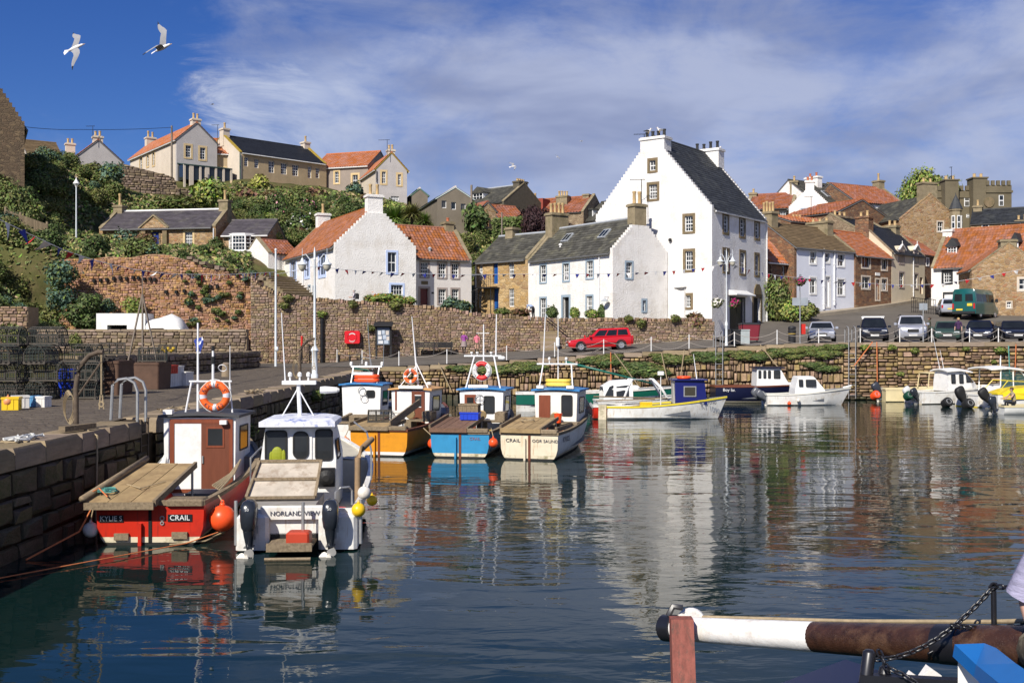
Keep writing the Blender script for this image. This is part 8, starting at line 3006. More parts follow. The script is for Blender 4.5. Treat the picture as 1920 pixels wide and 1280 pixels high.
rc.rotation_euler.x=R(-2.6)
car('parked_car','small silver-blue hatchback seen from behind beside the green van',1777,92.5,heading(.25,.97),3.6,1.62,1.46,cpaint('silver_paint',(0,0,0)),yc=.22,yr=-.42,rake=(.40,.18),belt=.90)
# green minibus
vx=cfg(1830,90.5)
vn=thing('minibus','dark green minibus with high roof and yellow plates seen from behind','van',(vx,90.5,road_z(vx,90.5)),heading(.72,.69))
VG=cpaint('teal_green_paint',(.006,.085,.078))
mb=MB()
VL,VW,VH=4.9,.98,2.42
rg_=[]
for y,k,zt,zb_ in((-VL/2,.95,VH-.12,.40),(-VL/2+.06,1,VH,.32),(VL/2-1.5,1,VH,.32),(VL/2-1.15,.98,VH-.1,.32),(VL/2-.62,.98,1.22,.32),(VL/2-.1,.94,.98,.34),(VL/2,.86,.78,.42)):
 q=VW*k
 rg_.append([(-q,y,zb_),(-q*1.02,y,lerp(zb_,zt,.3)),(-q,y,lerp(zb_,zt,.55)),(-q*.93,y,zt-.22*(zt/VH)),(-q*.80,y,zt-.03),(0,y,zt+.02),(q*.80,y,zt-.03),(q*.93,y,zt-.22*(zt/VH)),(q,y,lerp(zb_,zt,.55)),(q*1.02,y,lerp(zb_,zt,.3)),(q,y,zb_)])
mb.loft(rg_)
mb.build('body',VG,vn,smooth=32,recalc=True)
for s in(-1,1):
 for k in range(3):
  mb=MB()
  y0=-VL/2+.3+k*1.15
  mb.add([(s*1.0*VW*q,y,z)for y,z,q in((y0,1.35,1.012),(y0+1.05,1.35,1.012),(y0+1.05,1.98,.965),(y0,1.98,.965))],[(0,1,2,3)])
  mb.build('side_window',CARGLASS,vn)
 mb=MB()
 mb.add([(s*VW*.14,-VL/2-.012,1.38),(s*VW*.80,-VL/2-.012,1.38),(s*VW*.76,-VL/2-.006,1.98),(s*VW*.14,-VL/2-.006,1.98)],[(0,1,2,3)])
 mb.build('rear_window',CARGLASS,vn)
 mb=MB()
 mb.box(s*VW*.90-.07,s*VW*.90+.07,-VL/2-.03,-VL/2+.05,.75,1.2)
 mb.build('tail_light',TAIL,vn)
 mb=MB()
 mb.bbox(s*1.15-.12,s*1.15+.12,1.35,1.45,1.35,1.65,.03)
 mb.build('door_mirror',TRIM,vn)
 for yy in(-1.35,1.6):
  e=instance('wheel',_wheel[(.33,'w')][0],vn,(s*.86,yy,.33))
  instance('hub',_wheel[(.33,'w')][1],e,(0,0,0),(0,0,0 if s>0 else math.pi))
mb=MB()
mb.box(-.62,-.08,-VL/2-.03,-VL/2-.01,.62,.76)
mb.build('number_plate',PLATE_Y,vn)
mb=MB()
mb.box(.30,.72,-VL/2-.03,-VL/2-.012,.98,1.2)
mb.build('plate',PLATE_Y,vn)
mb=MB()
mb.box(-.95,.95,-VL/2-.08,-VL/2+.05,.36,.54)
mb.build('bumper',TRIM,vn)
# ------------------------------------------------------------------ people
SKIN=mat('skin',(.50,.30,.22),.6,.05,4)
DG=bpy.context.evaluated_depsgraph_get
DEFJ={'pelvis':(0,0,.93,.125),'belly':(0,.01,1.08,.120),'chest':(0,.0,1.27,.135),'neckb':(0,-.01,1.42,.07),'neck':(0,0,1.48,.052),'head':(0,.015,1.575,.085),'crown':(0,.0,1.665,.070),
'sh':(.165,0,1.385,.062),'el':(.215,-.02,1.12,.043),'wr':(.225,.06,.90,.03),'ha':(.225,.09,.835,.032),'hip':(.085,0,.86,.088),'kn':(.095,.02,.49,.058),'an':(.10,-.03,.085,.042),'toe':(.115,.13,.035,.035)}
def person(label,loc,rz,cols,pose=None,scale=1.0,fem=False,extra=None,group=None):
 """cols: top, sleeve, bottom, leg, shoe, hair materials. pose: joint name (+L/R) -> xyz"""
 t=thing('person',label,'person',loc,rz,group)
 t.scale=(scale,)*3
 J={}
 for k,(x,y,z,r)in DEFJ.items():
  if k in('sh','el','wr','ha','hip','kn','an','toe'):
   J[k+'L'],J[k+'R']=(-x,y,z,r),(x,y,z,r)
  else:
   J[k]=(x,y,z,r)
 for k,p in(pose or{}).items():
  J[k]=(*p[:3],p[3]if len(p)>3 else J[k][3])
 E=[('pelvis','belly'),('belly','chest'),('chest','neckb'),('neckb','neck'),('neck','head'),('head','crown')]
 zone={'pelvis':2,'belly':0,'chest':0,'neckb':0,'neck':5,'head':5,'crown':5}
 for s in 'LR':
  E+=[('chest','sh'+s),('sh'+s,'el'+s),('el'+s,'wr'+s),('wr'+s,'ha'+s),('pelvis','hip'+s),('hip'+s,'kn'+s),('kn'+s,'an'+s),('an'+s,'toe'+s)]
  zone.update({'sh'+s:0,'el'+s:1,'wr'+s:5,'ha'+s:5,'hip'+s:2,'kn'+s:3,'an'+s:4,'toe'+s:4})
  h,w_=Vector(J['ha'+s][:3]),Vector(J['wr'+s][:3])
  d=(h-w_).normalized()
  sx=1 if s=='R' else-1
  a=d.cross(Vector((sx,0,0)))
  a=a.normalized()if a.length>.1 else Vector((0,1,0))
  for k in range(4):
   o_=a*((k-1.5)*.017)
   ln=(.062,.075,.07,.052)[k]
   n1,n2='f%d%s'%(k,s),'g%d%s'%(k,s)
   p1=h+o_+d*ln*.6
   p2=p1+d*ln*.5+Vector((-sx*.018,0,0))
   J[n1],J[n2]=(*p1,.0095),(*p2,.008)
   E+=[('ha'+s,n1),(n1,n2)]
   zone[n1]=zone[n2]=5
  p1=w_.lerp(h,.5)+a*.04
  p2=p1+d*.04+a*.012
  J['t'+s],J['u'+s]=(*p1,.012),(*p2,.010)
  E+=[('wr'+s,'t'+s),('t'+s,'u'+s)]
  zone['t'+s]=zone['u'+s]=5
 names=list(J)
 me=bpy.data.meshes.new('body')
 me.from_pydata([J[n][:3]for n in names],[(names.index(a),names.index(b))for a,b in E],[])
 o=bpy.data.objects.new('body',me)
 COL.objects.link(o)
 sm=o.modifiers.new('skin','SKIN')
 sm.use_smooth_shade=True
 for i,n in enumerate(names):
  r=J[n][3]
  me.skin_vertices[0].data[i].radius=(r*(1.18 if n in('chest','belly','pelvis')else 1),r*(.80 if n in('chest','belly','pelvis')else 1.05 if n=='head' else 1))
  me.skin_vertices[0].data[i].use_root=(n=='pelvis')
 ss=o.modifiers.new('sub','SUBSURF')
 ss.levels=ss.render_levels=1
 bpy.context.view_layer.update()
 m2=bpy.data.meshes.new_from_object(o.evaluated_get(DG()))
 bpy.data.objects.remove(o)
 m2.materials.clear()
 for c in[cols[k]for k in('top','sleeve','bottom','leg','shoe')]+[cols.get('skin',SKIN)]:
  m2.materials.append(c)
 segs=[(Vector(J[a][:3]),Vector(J[b][:3]),zone[b]if b not in('belly',)else 0,J[a][3])for a,b in E]
 for p in m2.polygons:
  c=p.center
  best,bz=9,0
  for a,b,z,r in segs:
   ab=b-a
   u=min(max((c-a).dot(ab)/max(ab.length_squared,1e-9),0),1)
   d=(c-a-ab*u).length-r
   if d<best:
    best,bz=d,z
  p.material_index=bz
  p.use_smooth=True
 b=instance('body',m2,t)
 hd,cr=Vector(J['head'][:3]),Vector(J['crown'][:3])
 up=(cr-hd).normalized()
 rot=up.to_track_quat('Z','Y').to_matrix()
 mb=MB()
 mb.ball((0,0,0),(.098,.108,.095),12,8)
 for i,v in enumerate(mb.v):
  v=Vector(v)
  if v.y>.02 and v.z<.045:
   v=v*.82
  mb.v[i]=tuple(v)
 if fem:
  mb.ball((0,-.05,-.07),(.085,.06,.11),10,6)
 mb.build('hair',cols['hair'],t,smooth=True,loc=hd+up*.042+Vector((0,-.02,0)))
 mb=MB()
 f=lambda x,y,z:hd+rot@Vector((x,y,z))
 mb.ball(f(0,.093,-.005),(.012,.018,.02),6,4)
 for s in(-1,1):
  mb.ball(f(s*.086,0,0),(.012,.022,.03),6,4)
 mb.build('face',cols.get('skin',SKIN),t,smooth=True)
 mb=MB()
 for s in(-1,1):
  mb.ball(f(s*.032,.083,.018),(.011,.008,.007),6,4)
 mb.ball(f(0,.083,-.045),(.024,.008,.006),6,4)
 mb.build('eyes_and_mouth',mat('dark_feature',(.08,.03,.03),.5),t)
 if extra:
  extra(t)
 return t
cm=lambda n,c:mat(n,c,.9,.12,8,.002,60)
LEGG=cm('black_leggings',(.015,.015,.018))
BLOND=mat('blond_hair',(.42,.29,.12),.7,.2,20)
BRUN=mat('brown_hair',(.06,.035,.02),.6,.2,20)
GREYH=mat('grey_hair',(.36,.34,.32),.7,.2,20)
def skirt(m,z0=.60,z1=1.0,r0=.24,r1=.17):
 def f(t):
  mb=MB()
  mb.lathe([(r0,z0),(lerp(r0,r1,.5),(z0+z1)/2),(r1,z1)],(0,0,0),14)
  mb.build('skirt',m,t,smooth=50)
 return f
def on_road(px,Y):
 x=cfg(px,Y)
 return(x,Y,road_z(x,Y))
PURP=cm('purple_top',(.28,.06,.28))
person('woman in purple top, grey skirt and black leggings walking along the harbour road',on_road(870,76.4),R(-15),dict(top=PURP,sleeve=PURP,bottom=cm('grey_skirt',(.28,.22,.21)),leg=LEGG,shoe=LEGG,hair=BLOND),
dict(elR=(.26,.02,1.13),wrR=(.24,.2,1.02),haR=(.24,.26,1.0),anL=(-.1,.12,.085),toeL=(-.11,.28,.04),anR=(.1,-.16,.11),toeR=(.11,0,.035)),fem=True,extra=skirt(cm('grey_skirt',(0,0,0))))
PINK=cm('pink_top',(.72,.20,.26))
person('person in pink top and khaki shorts walking beside the woman in purple',on_road(894,76.6),R(5),dict(top=PINK,sleeve=PINK,bottom=cm('khaki_shorts',(.20,.16,.10)),leg=SKIN,shoe=LEGG,hair=BRUN),
dict(anL=(-.1,-.14,.10),anR=(.1,.12,.085),toeR=(.11,.27,.04)),scale=.92)
def backpack(t):
 mb=MB()
 mb.bbox(-.16,.16,-.36,-.11,.98,1.42,.06)
 mb.build('backpack',LEGG,t,smooth=40)
 mb=MB()
 for s in(-1,1):
  mb.tube([(s*.11,-.14,1.40),(s*.12,.05,1.46),(s*.12,.12,1.25),(s*.14,-.1,1.02)],.018,5)
 mb.build('strap',LEGG,t)
SH=cm('pale_lilac_shirt',(.62,.56,.58))
xx=cfg(664,80.2)
person('grey-haired walker with black backpack passing the crow-stepped house',(xx,80.2,terr(xx,80.2)-.05),R(90),dict(top=SH,sleeve=SH,bottom=LEGG,leg=LEGG,shoe=LEGG,hair=GREYH),
dict(elL=(-.2,.06,1.14),wrL=(-.16,.28,1.10),haL=(-.15,.34,1.12),elR=(.2,.06,1.14),wrR=(.16,.28,1.10),haR=(.15,.34,1.12)),extra=backpack)
CHK=cm('blue_check_shirt',(.30,.38,.55))
xx=cfg(1000,80.3)
person('person in pale blue shirt bending over the garden wall by the stone house',(xx,80.3,terr(xx,80.3)+.1),R(50),dict(top=CHK,sleeve=CHK,bottom=LEGG,leg=LEGG,shoe=LEGG,hair=GREYH),
dict(belly=(0,.12,1.02),chest=(0,.32,1.08),neckb=(0,.45,1.10),neck=(0,.5,1.10),head=(0,.58,1.08),crown=(0,.66,1.10),shL=(-.165,.38,1.12),shR=(.165,.38,1.12),elL=(-.2,.45,.88),elR=(.2,.45,.88),wrL=(-.2,.55,.7),wrR=(.2,.55,.7),haL=(-.2,.57,.64),haR=(.2,.57,.64)))
KH=cm('khaki_shirt',(.33,.27,.16))
SIT=dict(pelvis=(0,0,.50),belly=(0,.05,.66),chest=(0,.10,.86),neckb=(0,.13,1.0),neck=(0,.15,1.06),head=(0,.18,1.15),crown=(0,.17,1.24),shL=(-.165,.11,.97),shR=(.165,.11,.97),elL=(-.22,.28,.78),elR=(.22,.28,.78),wrL=(-.2,.5,.72),wrR=(.2,.5,.72),
haL=(-.2,.57,.70),haR=(.2,.57,.70),hipL=(-.09,.04,.47),hipR=(.09,.04,.47),knL=(-.12,.44,.52),knR=(.12,.44,.52),anL=(-.12,.40,.10),anR=(.12,.40,.10),toeL=(-.13,.56,.05),toeR=(.13,.56,.05))
tT=Matrix.Translation(td.location)@Matrix.Rotation(td.rotation_euler.z,4,'Z')
person('man in khaki shirt leaning to the outboard in the grey-white tender',tT@Vector((0,.85,.08)),td.rotation_euler.z+R(180),dict(top=KH,sleeve=SKIN,bottom=LEGG,leg=LEGG,shoe=LEGG,hair=BRUN),SIT)
DKG=cm('dark_olive_top',(.07,.07,.045))
person('person in dark olive top standing by the silver four-wheel drive car',on_road(1743,72.2),R(60),dict(top=DKG,sleeve=SKIN,bottom=LEGG,leg=LEGG,shoe=LEGG,hair=BRUN),dict(elL=(-.28,.1,1.2),wrL=(-.3,.35,1.1),haL=(-.3,.42,1.08)))
person('fair-haired woman in dark purple beside the small green hatchback',on_road(1797,69.6),R(150),dict(top=cm('dark_purple_top',(.05,.02,.07)),sleeve=cm('dark_purple_top',(0,0,0)),bottom=LEGG,leg=LEGG,shoe=LEGG,hair=BLOND),scale=.95,fem=True)
# ------------------------------------------------------------------ street furniture
POLEW=paint('pale_blue_white_post',(.66,.70,.72),.45)
LAMPG=mat('lantern_glass',(.55,.52,.42),.25,.1,4)
def street_lamp(px,Y,ztop,zb_,span,label,k=1.0):
 x=cfg(px,Y)
 t=thing('street_lamp',label,'street lamp',(x,Y,zb_))
 h=ztop-zb_
 mb=MB()
 mb.lathe([(a*k,b)for a,b in[(.17,-.1),(.17,.2),(.13,.25),(.13,h*.2),(.19,h*.215),(.13,h*.235),(.065,h*.26),(.055,h*.6),(.05,h*.9),(.07,h*.905),(.05,h*.92),(.05,h*.96),(.03,h*.98),(.012,h)]],(0,0,0),12)
 mb.build('post',POLEW,t,smooth=40)
 for s in(-1,1):
  mb=MB()
  mb.tube([(0,0,h*.82),(s*span*.35,0,h*.90),(s*span*.72,0,h*.945),(s*span,0,h*.935),(s*span,0,h*.915)],.022,6)
  mb.tube([(s*span,0,h*.93),(s*span,0,h*.99)],.012,5)
  ao=mb.build('arm',POLEW,t)
  mb=MB()
  z=h*.915
  mb.lathe([(.03,z),(.06,z-.05),(.10,z-.18),(.22,z-.26),(.23,z-.31)],(s*span,0,0),12)
  mb.build('lamp_shade',POLEW,ao,smooth=40)
  mb=MB()
  mb.lathe([(.20,z-.31),(.17,z-.48),(.06,z-.60),(.02,z-.62)],(s*span,0,0),12)
  mb.build('lantern',LAMPG,ao,smooth=40)
 return t
street_lamp(590,50,ZP(463,50),1.95,.58,'twin-armed pale lamp post standing on the quay behind the boats')
lx=cfg(1362,69.2)
street_lamp(1362,69.2,ZP(466,69.2),road_z(lx,69.2),.40,'twin-armed lamp post in front of the tall white house',.6)
def pole(name,label,p,z1,r0,r1,m,cat='pole',extra=None):
 t=thing(name,label,cat,p)
 mb=MB()
 mb.tube([(0,0,-.1),(0,0,z1-p[2])],[r0,r1],9)
 mb.build('shaft',m,t,smooth=40)
 if extra:
  extra(t,z1-p[2])
 return t
def ball_top(t,h):
 mb=MB()
 mb.ball((0,0,h+.06),.09,10,6)
 mb.bbox(-.05,.17,-.1,.1,.95,1.25)
 mb.build('finial',POLEW,t,smooth=True)
pole('flagpole','tall white flagpole against the corner of the rubble wall',(cfg(517,70),70,2.1),ZP(470,70),.085,.06,POLEW,extra=ball_top)
def hill_lamp(t,h):
 mb=MB()
 mb.lathe([(.05,h),(.10,h+.15),(.28,h+.35),(.22,h+.45),(.06,h+.7),(.02,h+.9)],(0,0,0),9)
 mb.build('lantern',WPAINT,t)
hx=cfg(143,91)
pole('street_lamp','slim pale lamp post among the bushes on the hillside',(hx,91,terr(hx,91)),ZP(352,91),.07,.05,POLEW,'street lamp',hill_lamp)
WOODP=mat('grey_wood_pole',(.22,.18,.14),.9,.2,3)
pole('utility_pole','dark wooden utility pole beside the gabled hilltop house',(cfg(322,117),117,18),ZP(236,117),.13,.10,WOODP)
pole('utility_pole','grey wooden pole on the skyline beside the dormered slate house',(cfg(884,113),113,13),ZP(347,113),.15,.12,WOODP)
pole('utility_pole','thin pale pole rising in front of the clipped hedge',(cfg(941,100),100,7.5),ZP(398,100),.09,.07,WOODP)
rope('overhead_wire',[W(46,238,94),W(150,243,104),W(322,239,117)],.025,BLACKP,'black overhead wire from the ruined gable to the utility pole',.1,'wire')
pole('signpost','steel post with blank grey sign back beside the hanging basket',on_road(1500,68.4),ZP(545,68.4),.045,.04,STEEL,'sign',lambda t,h:MB().box(-.5,.5,-.03,.0,h-.95,h-.45).build('sign_plate',mat('grey_sign',(.30,.33,.36),.5),t))
pole('signpost','thin post with small square grey sign before the silver four-wheel drive car',on_road(1731,68.3),ZP(568,68.3),.045,.04,STEEL,'sign',lambda t,h:MB().box(-.26,.26,-.03,.0,h-.45,h-.02).build('sign_plate',mat('grey_sign',(0,0,0)),t))
p=W(1506,616,68.6)
tag(MB().box(p.x-.15,p.x+.15,68.6,68.75,p.z-.35,p.z+.3).build('lifebelt_bag',CRATE_R,None),'red lifebelt bag on the signpost next to the litter bin','bag')
# quayside chain fence
cf=thing('chain_fence','white posts with sagging white chains along the edge of the quay','fence')
CH=mat('pale_chain',(.42,.37,.32),.7,.15,20)
prev=None
fp=[(632,76.8),(679,71.2),(748,68.4),(838,68.3),(950,68.3),(1040,68.2),(1132,68.2),(1221,68.2),(1292,68.2),(1377,68.2),(1457,68.2),(1535,68.2),(1613,68.2),(1687,68.2),(1747,68.2),(1818,68.2),(1872,68.2),(1940,68.2)]
for px,Y in fp:
 x=cfg(px,Y)
 z=road_z(x,Y)
 mb=MB()
 mb.tube([(x,Y,z-.05),(x,Y,z+.92)],.032,7)
 mb.build('post',WPAINT,cf)
 if prev:
  for hh in(.86,.42):
   if hh<.5 and px<1100:
    continue
   a,b=Vector((prev[0],prev[1],prev[2]+hh)),Vector((x,Y,z+hh))
   pts=[]
   for k in range(11):
    q=a.lerp(b,k/10)
    q.z-=.38*4*(k/10)*(1-k/10)
    pts.append(q)
   mb=MB()
   mb.tube(pts,.013,4)
   mb.build('chain',CH,cf)
 prev=(x,Y,z)
 # ladder hoops and ladders on the far wall
for px,lab in((1348,'steel ladder with hooped handrails on the quay wall behind the blue cabin'),(1597,'rusty steel ladder with hooped rails at the change of stonework')):
 x=cfg(px,FY-.2)
 z=front_z(x)
 t=thing('wall_ladder',lab,'ladder',(x,FY-.28,0))
 for s in(-1,1):
  mb=MB()
  mb.tube([(s*.22,0,.1),(s*.22,0,z+.8),(s*.22,.12,z+1.0),(s*.22,.4,z+1.05),(s*.22,.75,z+.85),(s*.22,.8,z)],.03,6)
  mb.build('rail',STEEL,t)
 for k in range(9):
  mb=MB()
  mb.tube([(-.22,0,.3+k*.33),(.22,0,.3+k*.33)],.018,5)
  mb.build('rung',STEEL,t)
  # mooring lines on the far wall
for i,(a,b,Ya,m,lab)in enumerate([((1145,660),(1146,735),67.2,ROPE_O,'orange rope hanging straight down the quay wall below the red car'),((1152,662),(1196,722),67.2,ROPE_T,'brown mooring rope slanting down behind the cuddy boat'),((1283,656),(1277,700),67.1,ROPE_T,'pale rope hanging beside the wall ladder'),((1425,646),(1460,690),67.1,ROPE_T,'mooring rope down to the navy boat wheelhouse'),
((1636,641),(1602,685),67.1,ROPE_O,'orange rope slanting from the car park edge'),((1644,641),(1645,735),67.1,ROPE_O,'orange rope hanging down the coursed quay wall'),((1905,645),(1903,705),67.1,ROPE_O,'orange rope down the wall behind the yellow boats'),((1891,648),(1893,700),67.1,ROPE_B,'blue rope down the wall behind the hard-top cruiser'),
((822,680),(845,730),70.0-2.9,ROPE_T,'frayed rope hanging down the wall by the ochre boat'),((1240,660),(1251,712),67.1,ROPE_T,'thin pale line down the wall by the engine cover')]):
 rope('mooring_rope',[W(*a,Ya),W(*b,Ya-.1)],.035,m,lab,n=4)
 # red lifebuoy cabinet, notice board, bench, pipes
p=W(661,632,77.75)
t=thing('lifebuoy_cabinet','bright red lifebuoy cabinet fixed to the rubble wall','lifebuoy cabinet',p)
mb=MB()
mb.slab(lambda a,b,q:(a,q-.2,b),rrect(-.55,.55,-.46,.46,.12),[],.42)
mb.build('case',paint('cabinet_red',(.62,.012,.02),.35),t)
for z0,f in((.24,1),(-.28,-1)):
 mb=MB()
 pts=[(lerp(-.22,.22,k/8),z0+f*(.05-.09*(k/4-1)**2))for k in range(9)]
 mb.add([(a,-.215,b+.045)for a,b in pts]+[(a,-.215,b-.045)for a,b in pts],[(k,k+1,k+10,k+9)for k in range(8)])
 mb.build('label',WPAINT,t)
mb=MB()
mb.torus((0,-.2,0),.33,.03,24,6)
mb.build('moulded_ring',mat('cabinet_shadow_red',(.42,.01,.015),.4),t)
x=cfg(719,77.0)
z=road_z(x,77)
t=thing('notice_board','black roofed notice board with pinned papers before the rubble wall','notice board',(x,77.1,z))
NBK=mat('black_stained_wood',(.018,.018,.02),.7,.2,6)
zt=ZP(606,77)-z
for s in(-1,1):
 mb=MB()
 mb.box(s*.52-.07,s*.52+.07,-.07,.07,-.1,zt-.2)
 mb.build('post',NBK,t)
mb=MB()
mb.bbox(-.55,.55,-.12,.12,.95,zt-.12)
mb.build('case',NBK,t)
mb=MB()
mb.add([(-.68,-.42,zt-.22),(.68,-.42,zt-.22),(.68,.25,zt),(-.68,.25,zt),(-.68,-.42,zt-.12),(.68,-.42,zt-.12),(.68,.25,zt+.12),(-.68,.25,zt+.12)],[(0,1,2,3),(7,6,5,4),(0,4,5,1),(1,5,6,2),(2,6,7,3),(3,7,4,0)])
mb.build('roof',NBK,t)
mb=MB()
mb.box(-.44,.44,-.135,-.121,1.02,zt-.3)
mb.build('pin_board',mat('blue_grey_board',(.12,.15,.20),.7),t)
rg=random.Random(4)
for k,(a,b,w,h)in enumerate([(-.28,1.85,.22,.3),(.0,1.9,.2,.28),(.28,1.85,.22,.3),(-.25,1.5,.26,.25),(.08,1.55,.24,.3),(.32,1.45,.2,.28),(-.2,1.18,.34,.22),(.2,1.2,.3,.26)]):
 if b+h/2>zt-.3:
  b=zt-.3-h/2-.02
 mb=MB()
 mb.box(a-w/2,a+w/2,-.143-k*.0004,-.137,b-h/2,b+h/2)
 mb.build('paper',mat('paper_'+'abc'[k%3],((.62,.62,.62),(.42,.48,.56),(.55,.50,.45))[k%3],.8,.12,9),t)
for px0,px1,Y,zz,lab in((634,680,76.9,.55,'dark backless bench against the wall under the red cabinet'),(778,850,77.3,.85,'long dark slatted bench against the rubble wall')):
 a,b=cfg(px0,Y),cfg(px1,Y)
 z=road_z((a+b)/2,Y)
 t=thing('bench',lab,'bench',((a+b)/2,Y,z))
 w=(b-a)/2
 for k in range(3):
  mb=MB()
  mb.box(-w,w,-.45+k*.15,-.33+k*.15,.42,.46)
  mb.build('seat_slat',NBK,t)
 for k in range(3):
  mb=MB()
  mb.box(-w,w,.0,.04,.55+k*.14,.66+k*.14)
  mb.build('back_slat',NBK,t)if zz>.6 else None
 for s in(-.9,0,.9):
  mb=MB()
  mb.box(s*w-.04,s*w+.04,-.45,.0,-.1,.42)
  if zz>.6:
   mb.box(s*w-.04,s*w+.04,.04,.09,-.1,.98)
  mb.build('leg',NBK,t)
x=cfg(604,77.9)
t=thing('drainpipe','thick black drainpipe running down the rubble wall','pipe',(x,77.85,2.1))
mb=MB()
mb.tube([(0,0,-.1),(0,0,ZP(597,77.9)-2.1)],.14,9)
mb.build('pipe',BLACKP,t)
for z in(.6,1.8,3.0):
 mb=MB()
 mb.lathe([(.17,z),(.17,z+.12)],(0,0,0),9)
 mb.build('collar',BLACKP,t)
pole('leaning_pole','dark pole with red top leaning against the rubble wall',(cfg(566,77.2),77.2,2.1),ZP(630,77.2),.06,.06,BLACKP,extra=lambda t,h:MB().tube([(0,0,h-.7),(0,0,h+.02)],.085,7).build('red_cap',CRATE_R,t))
# bins
x,y,z=on_road(1405,73.0)
t=thing('refuse_container','big maroon wheeled refuse container with dark lid on the road','bin',(x,y,z))
mb=MB()
mb.loft([[(a*q,b*q,h)for a,b in rrect(-.68,.68,-.5,.5,.15)]for h,q in((.15,.84),(1.15,1.0),(1.2,1.03))])
mb.build('body',paint('maroon_bin',(.20,.022,.035),.5),t)
mb=MB()
mb.loft([[(a*q,b*q,h)for a,b in rrect(-.68,.68,-.5,.5,.15)]for h,q in((1.2,1.05),(1.28,1.02),(1.34,.7))])
mb.build('lid',TRIM,t)
for a in(-.45,.45):
 mb=MB()
 mb.lathe([(.09,-.03),(.09,.03)],(a,-.35,.09),10,'x')
 mb.build('wheel',TYRE,t)
for px,w,h,m,nm,lab in((1366,.42,1.0,TRIM,'wheelie_bin','narrow dark wheelie bin at the corner of the tall house'),(1380,.5,.95,TRIM,'wheelie_bin','dark bin between the pale cabinet and the narrow bin'),(1395,.62,.95,mat('pale_grey_cabinet',(.36,.40,.40),.6),'utility_cabinet','pale grey-green utility cabinet in front of the maroon container')):
 x,y,z=on_road(px,70.6)
 t=thing(nm,lab,'cabinet' if 'cab' in nm else 'bin',(x,y,z))
 MB().box(-w/2,w/2,-.3,.3,0,h-.08,tp=.0).build('body',m,t)
 MB().box(-w/2-.02,w/2+.02,-.33,.32,h-.078,h).build('lid',m,t)
x,y,z=on_road(1485,69.0)
t=thing('litter_bin','black cylindrical litter bin with gold band on the quay edge','bin',(x,y,z))
MB().lathe([(.22,0),(.24,.1),(.24,.72),(.27,.74),(.27,.8)],(0,0,0),14).build('body',TRIM,t,smooth=40)
MB().lathe([(.25,.98),(.27,1.0),(.24,1.08),(.1,1.13)],(0,0,0),14).build('lid',TRIM,t,smooth=40)
MB().box(-.2,.2,-.2,.2,.78,.99).build('neck',TRIM,t)
MB().lathe([(.244,.6),(.246,.66)],(0,0,0),14).build('band',paint('gold_band',(.4,.28,.06),.5),t)
# hanging baskets
for px,py,Y,m,fl,lab in((1345,566,79.2,F_MID,FL_WHITE,'hanging basket of white flowers on the corner of the tall white house'),(1377,567,79.2,F_DARK,FL_MAG,'hanging basket of magenta flowers beside the black door'),(1502,526,88.5,F_DARK,FL_MAG,'hanging basket of deep pink flowers before the pale blue house')):
 p=W(px,py,Y)
 t=thing('hanging_basket',lab,'hanging basket',p)
 instance('foliage',leaf_mesh('b',m,900,.22,2),t,(0,0,-.1),(0,0,0),(.42,.42,.38))
 V,F=leaf_cloud(200,(.46,.46,.42),.13,5,hollow=.1,aspect=1)
 instance('flowers',np_mesh('flowers',V,F,fl),t)['kind']='stuff'
 MB().lathe([(.06,-.35),(.2,-.22),(.27,-.05)],(0,0,0),10).build('basket',BARK,t)
 mb=MB()
 q=Vector((.1,1.2,.55))if Y<80 else Vector((-.1,0,.5))
 mb.tube([(0,0,-.05),(0,0,.5),tuple(q)],.02,5)
 if Y>80:
  mb.tube([tuple(q),(-.1,0,-3.5)],.03,6)
 mb.build('bracket',BLACKP,t)
 # railing on the street corner
t=thing('railing','black iron railing on the low wall by the white cottage','railing')
a,b=XY(1709,95.5),XY(1754,93.5)
for k in range(12):
 q=a.lerp(b,k/11)
 z=road_z(q.x,q.y)
 mb=MB()
 mb.tube([(q.x,q.y,z),(q.x,q.y,z+1.3)],.022,5)
 mb.build('baluster',BLACKP,t)
mb=MB()
mb.tube([(a.x,a.y,road_z(a.x,a.y)+1.3),(b.x,b.y,road_z(b.x,b.y)+1.3)],.03,5)
mb.tube([(a.x,a.y,road_z(a.x,a.y)+.45),(b.x,b.y,road_z(b.x,b.y)+.45)],.025,5)
mb.build('top_rail',BLACKP,t)
# ------------------------------------------------------------------ bunting
FLG=[mat('bunting_red',(.50,.02,.025),.85,.1,5),mat('bunting_white',(.72,.70,.68),.85,.1,5),mat('bunting_blue',(.03,.04,.26),.85,.1,5)]
def _flag(m):
 q=MB()
 q.add([(-.5,0,0),(.5,0,0),(.22,.10,-.62),(-.28,.02,-.5),(.0,.22,-1.0)],[(0,1,2,3),(3,2,4)])
 return q.mesh('flag',m)
FM=[_flag(m)for m in FLG]
def bunting(label,pts,nflag,size,first=0,lift=0.0):
 t=thing('bunting',label,'bunting')
 P_=[W(*p)for p in pts]
 mb=MB()
 mb.tube(P_,.012,4)
 mb.build('cord',WPAINT,t)
 cum=[0]
 for a,b in zip(P_[:-1],P_[1:]):
  cum.append(cum[-1]+(b-a).length)
 rg=random.Random(nflag)
 for k in range(nflag):
  s=(k+.5)/nflag*cum[-1]
  i=max(j for j in range(len(cum)-1)if cum[j]<=s)
  a,b=P_[i],P_[i+1]
  p=a.lerp(b,(s-cum[i])/(cum[i+1]-cum[i]))
  d=b-a
  o=instance('flag',FM[(k+first)%3],t,p,(rg.uniform(-.5,.9),rg.uniform(-.35,.35),math.atan2(d.y,d.x)+rg.uniform(-.3,.3)),(size,size,size*rg.uniform(.8,1.25)))
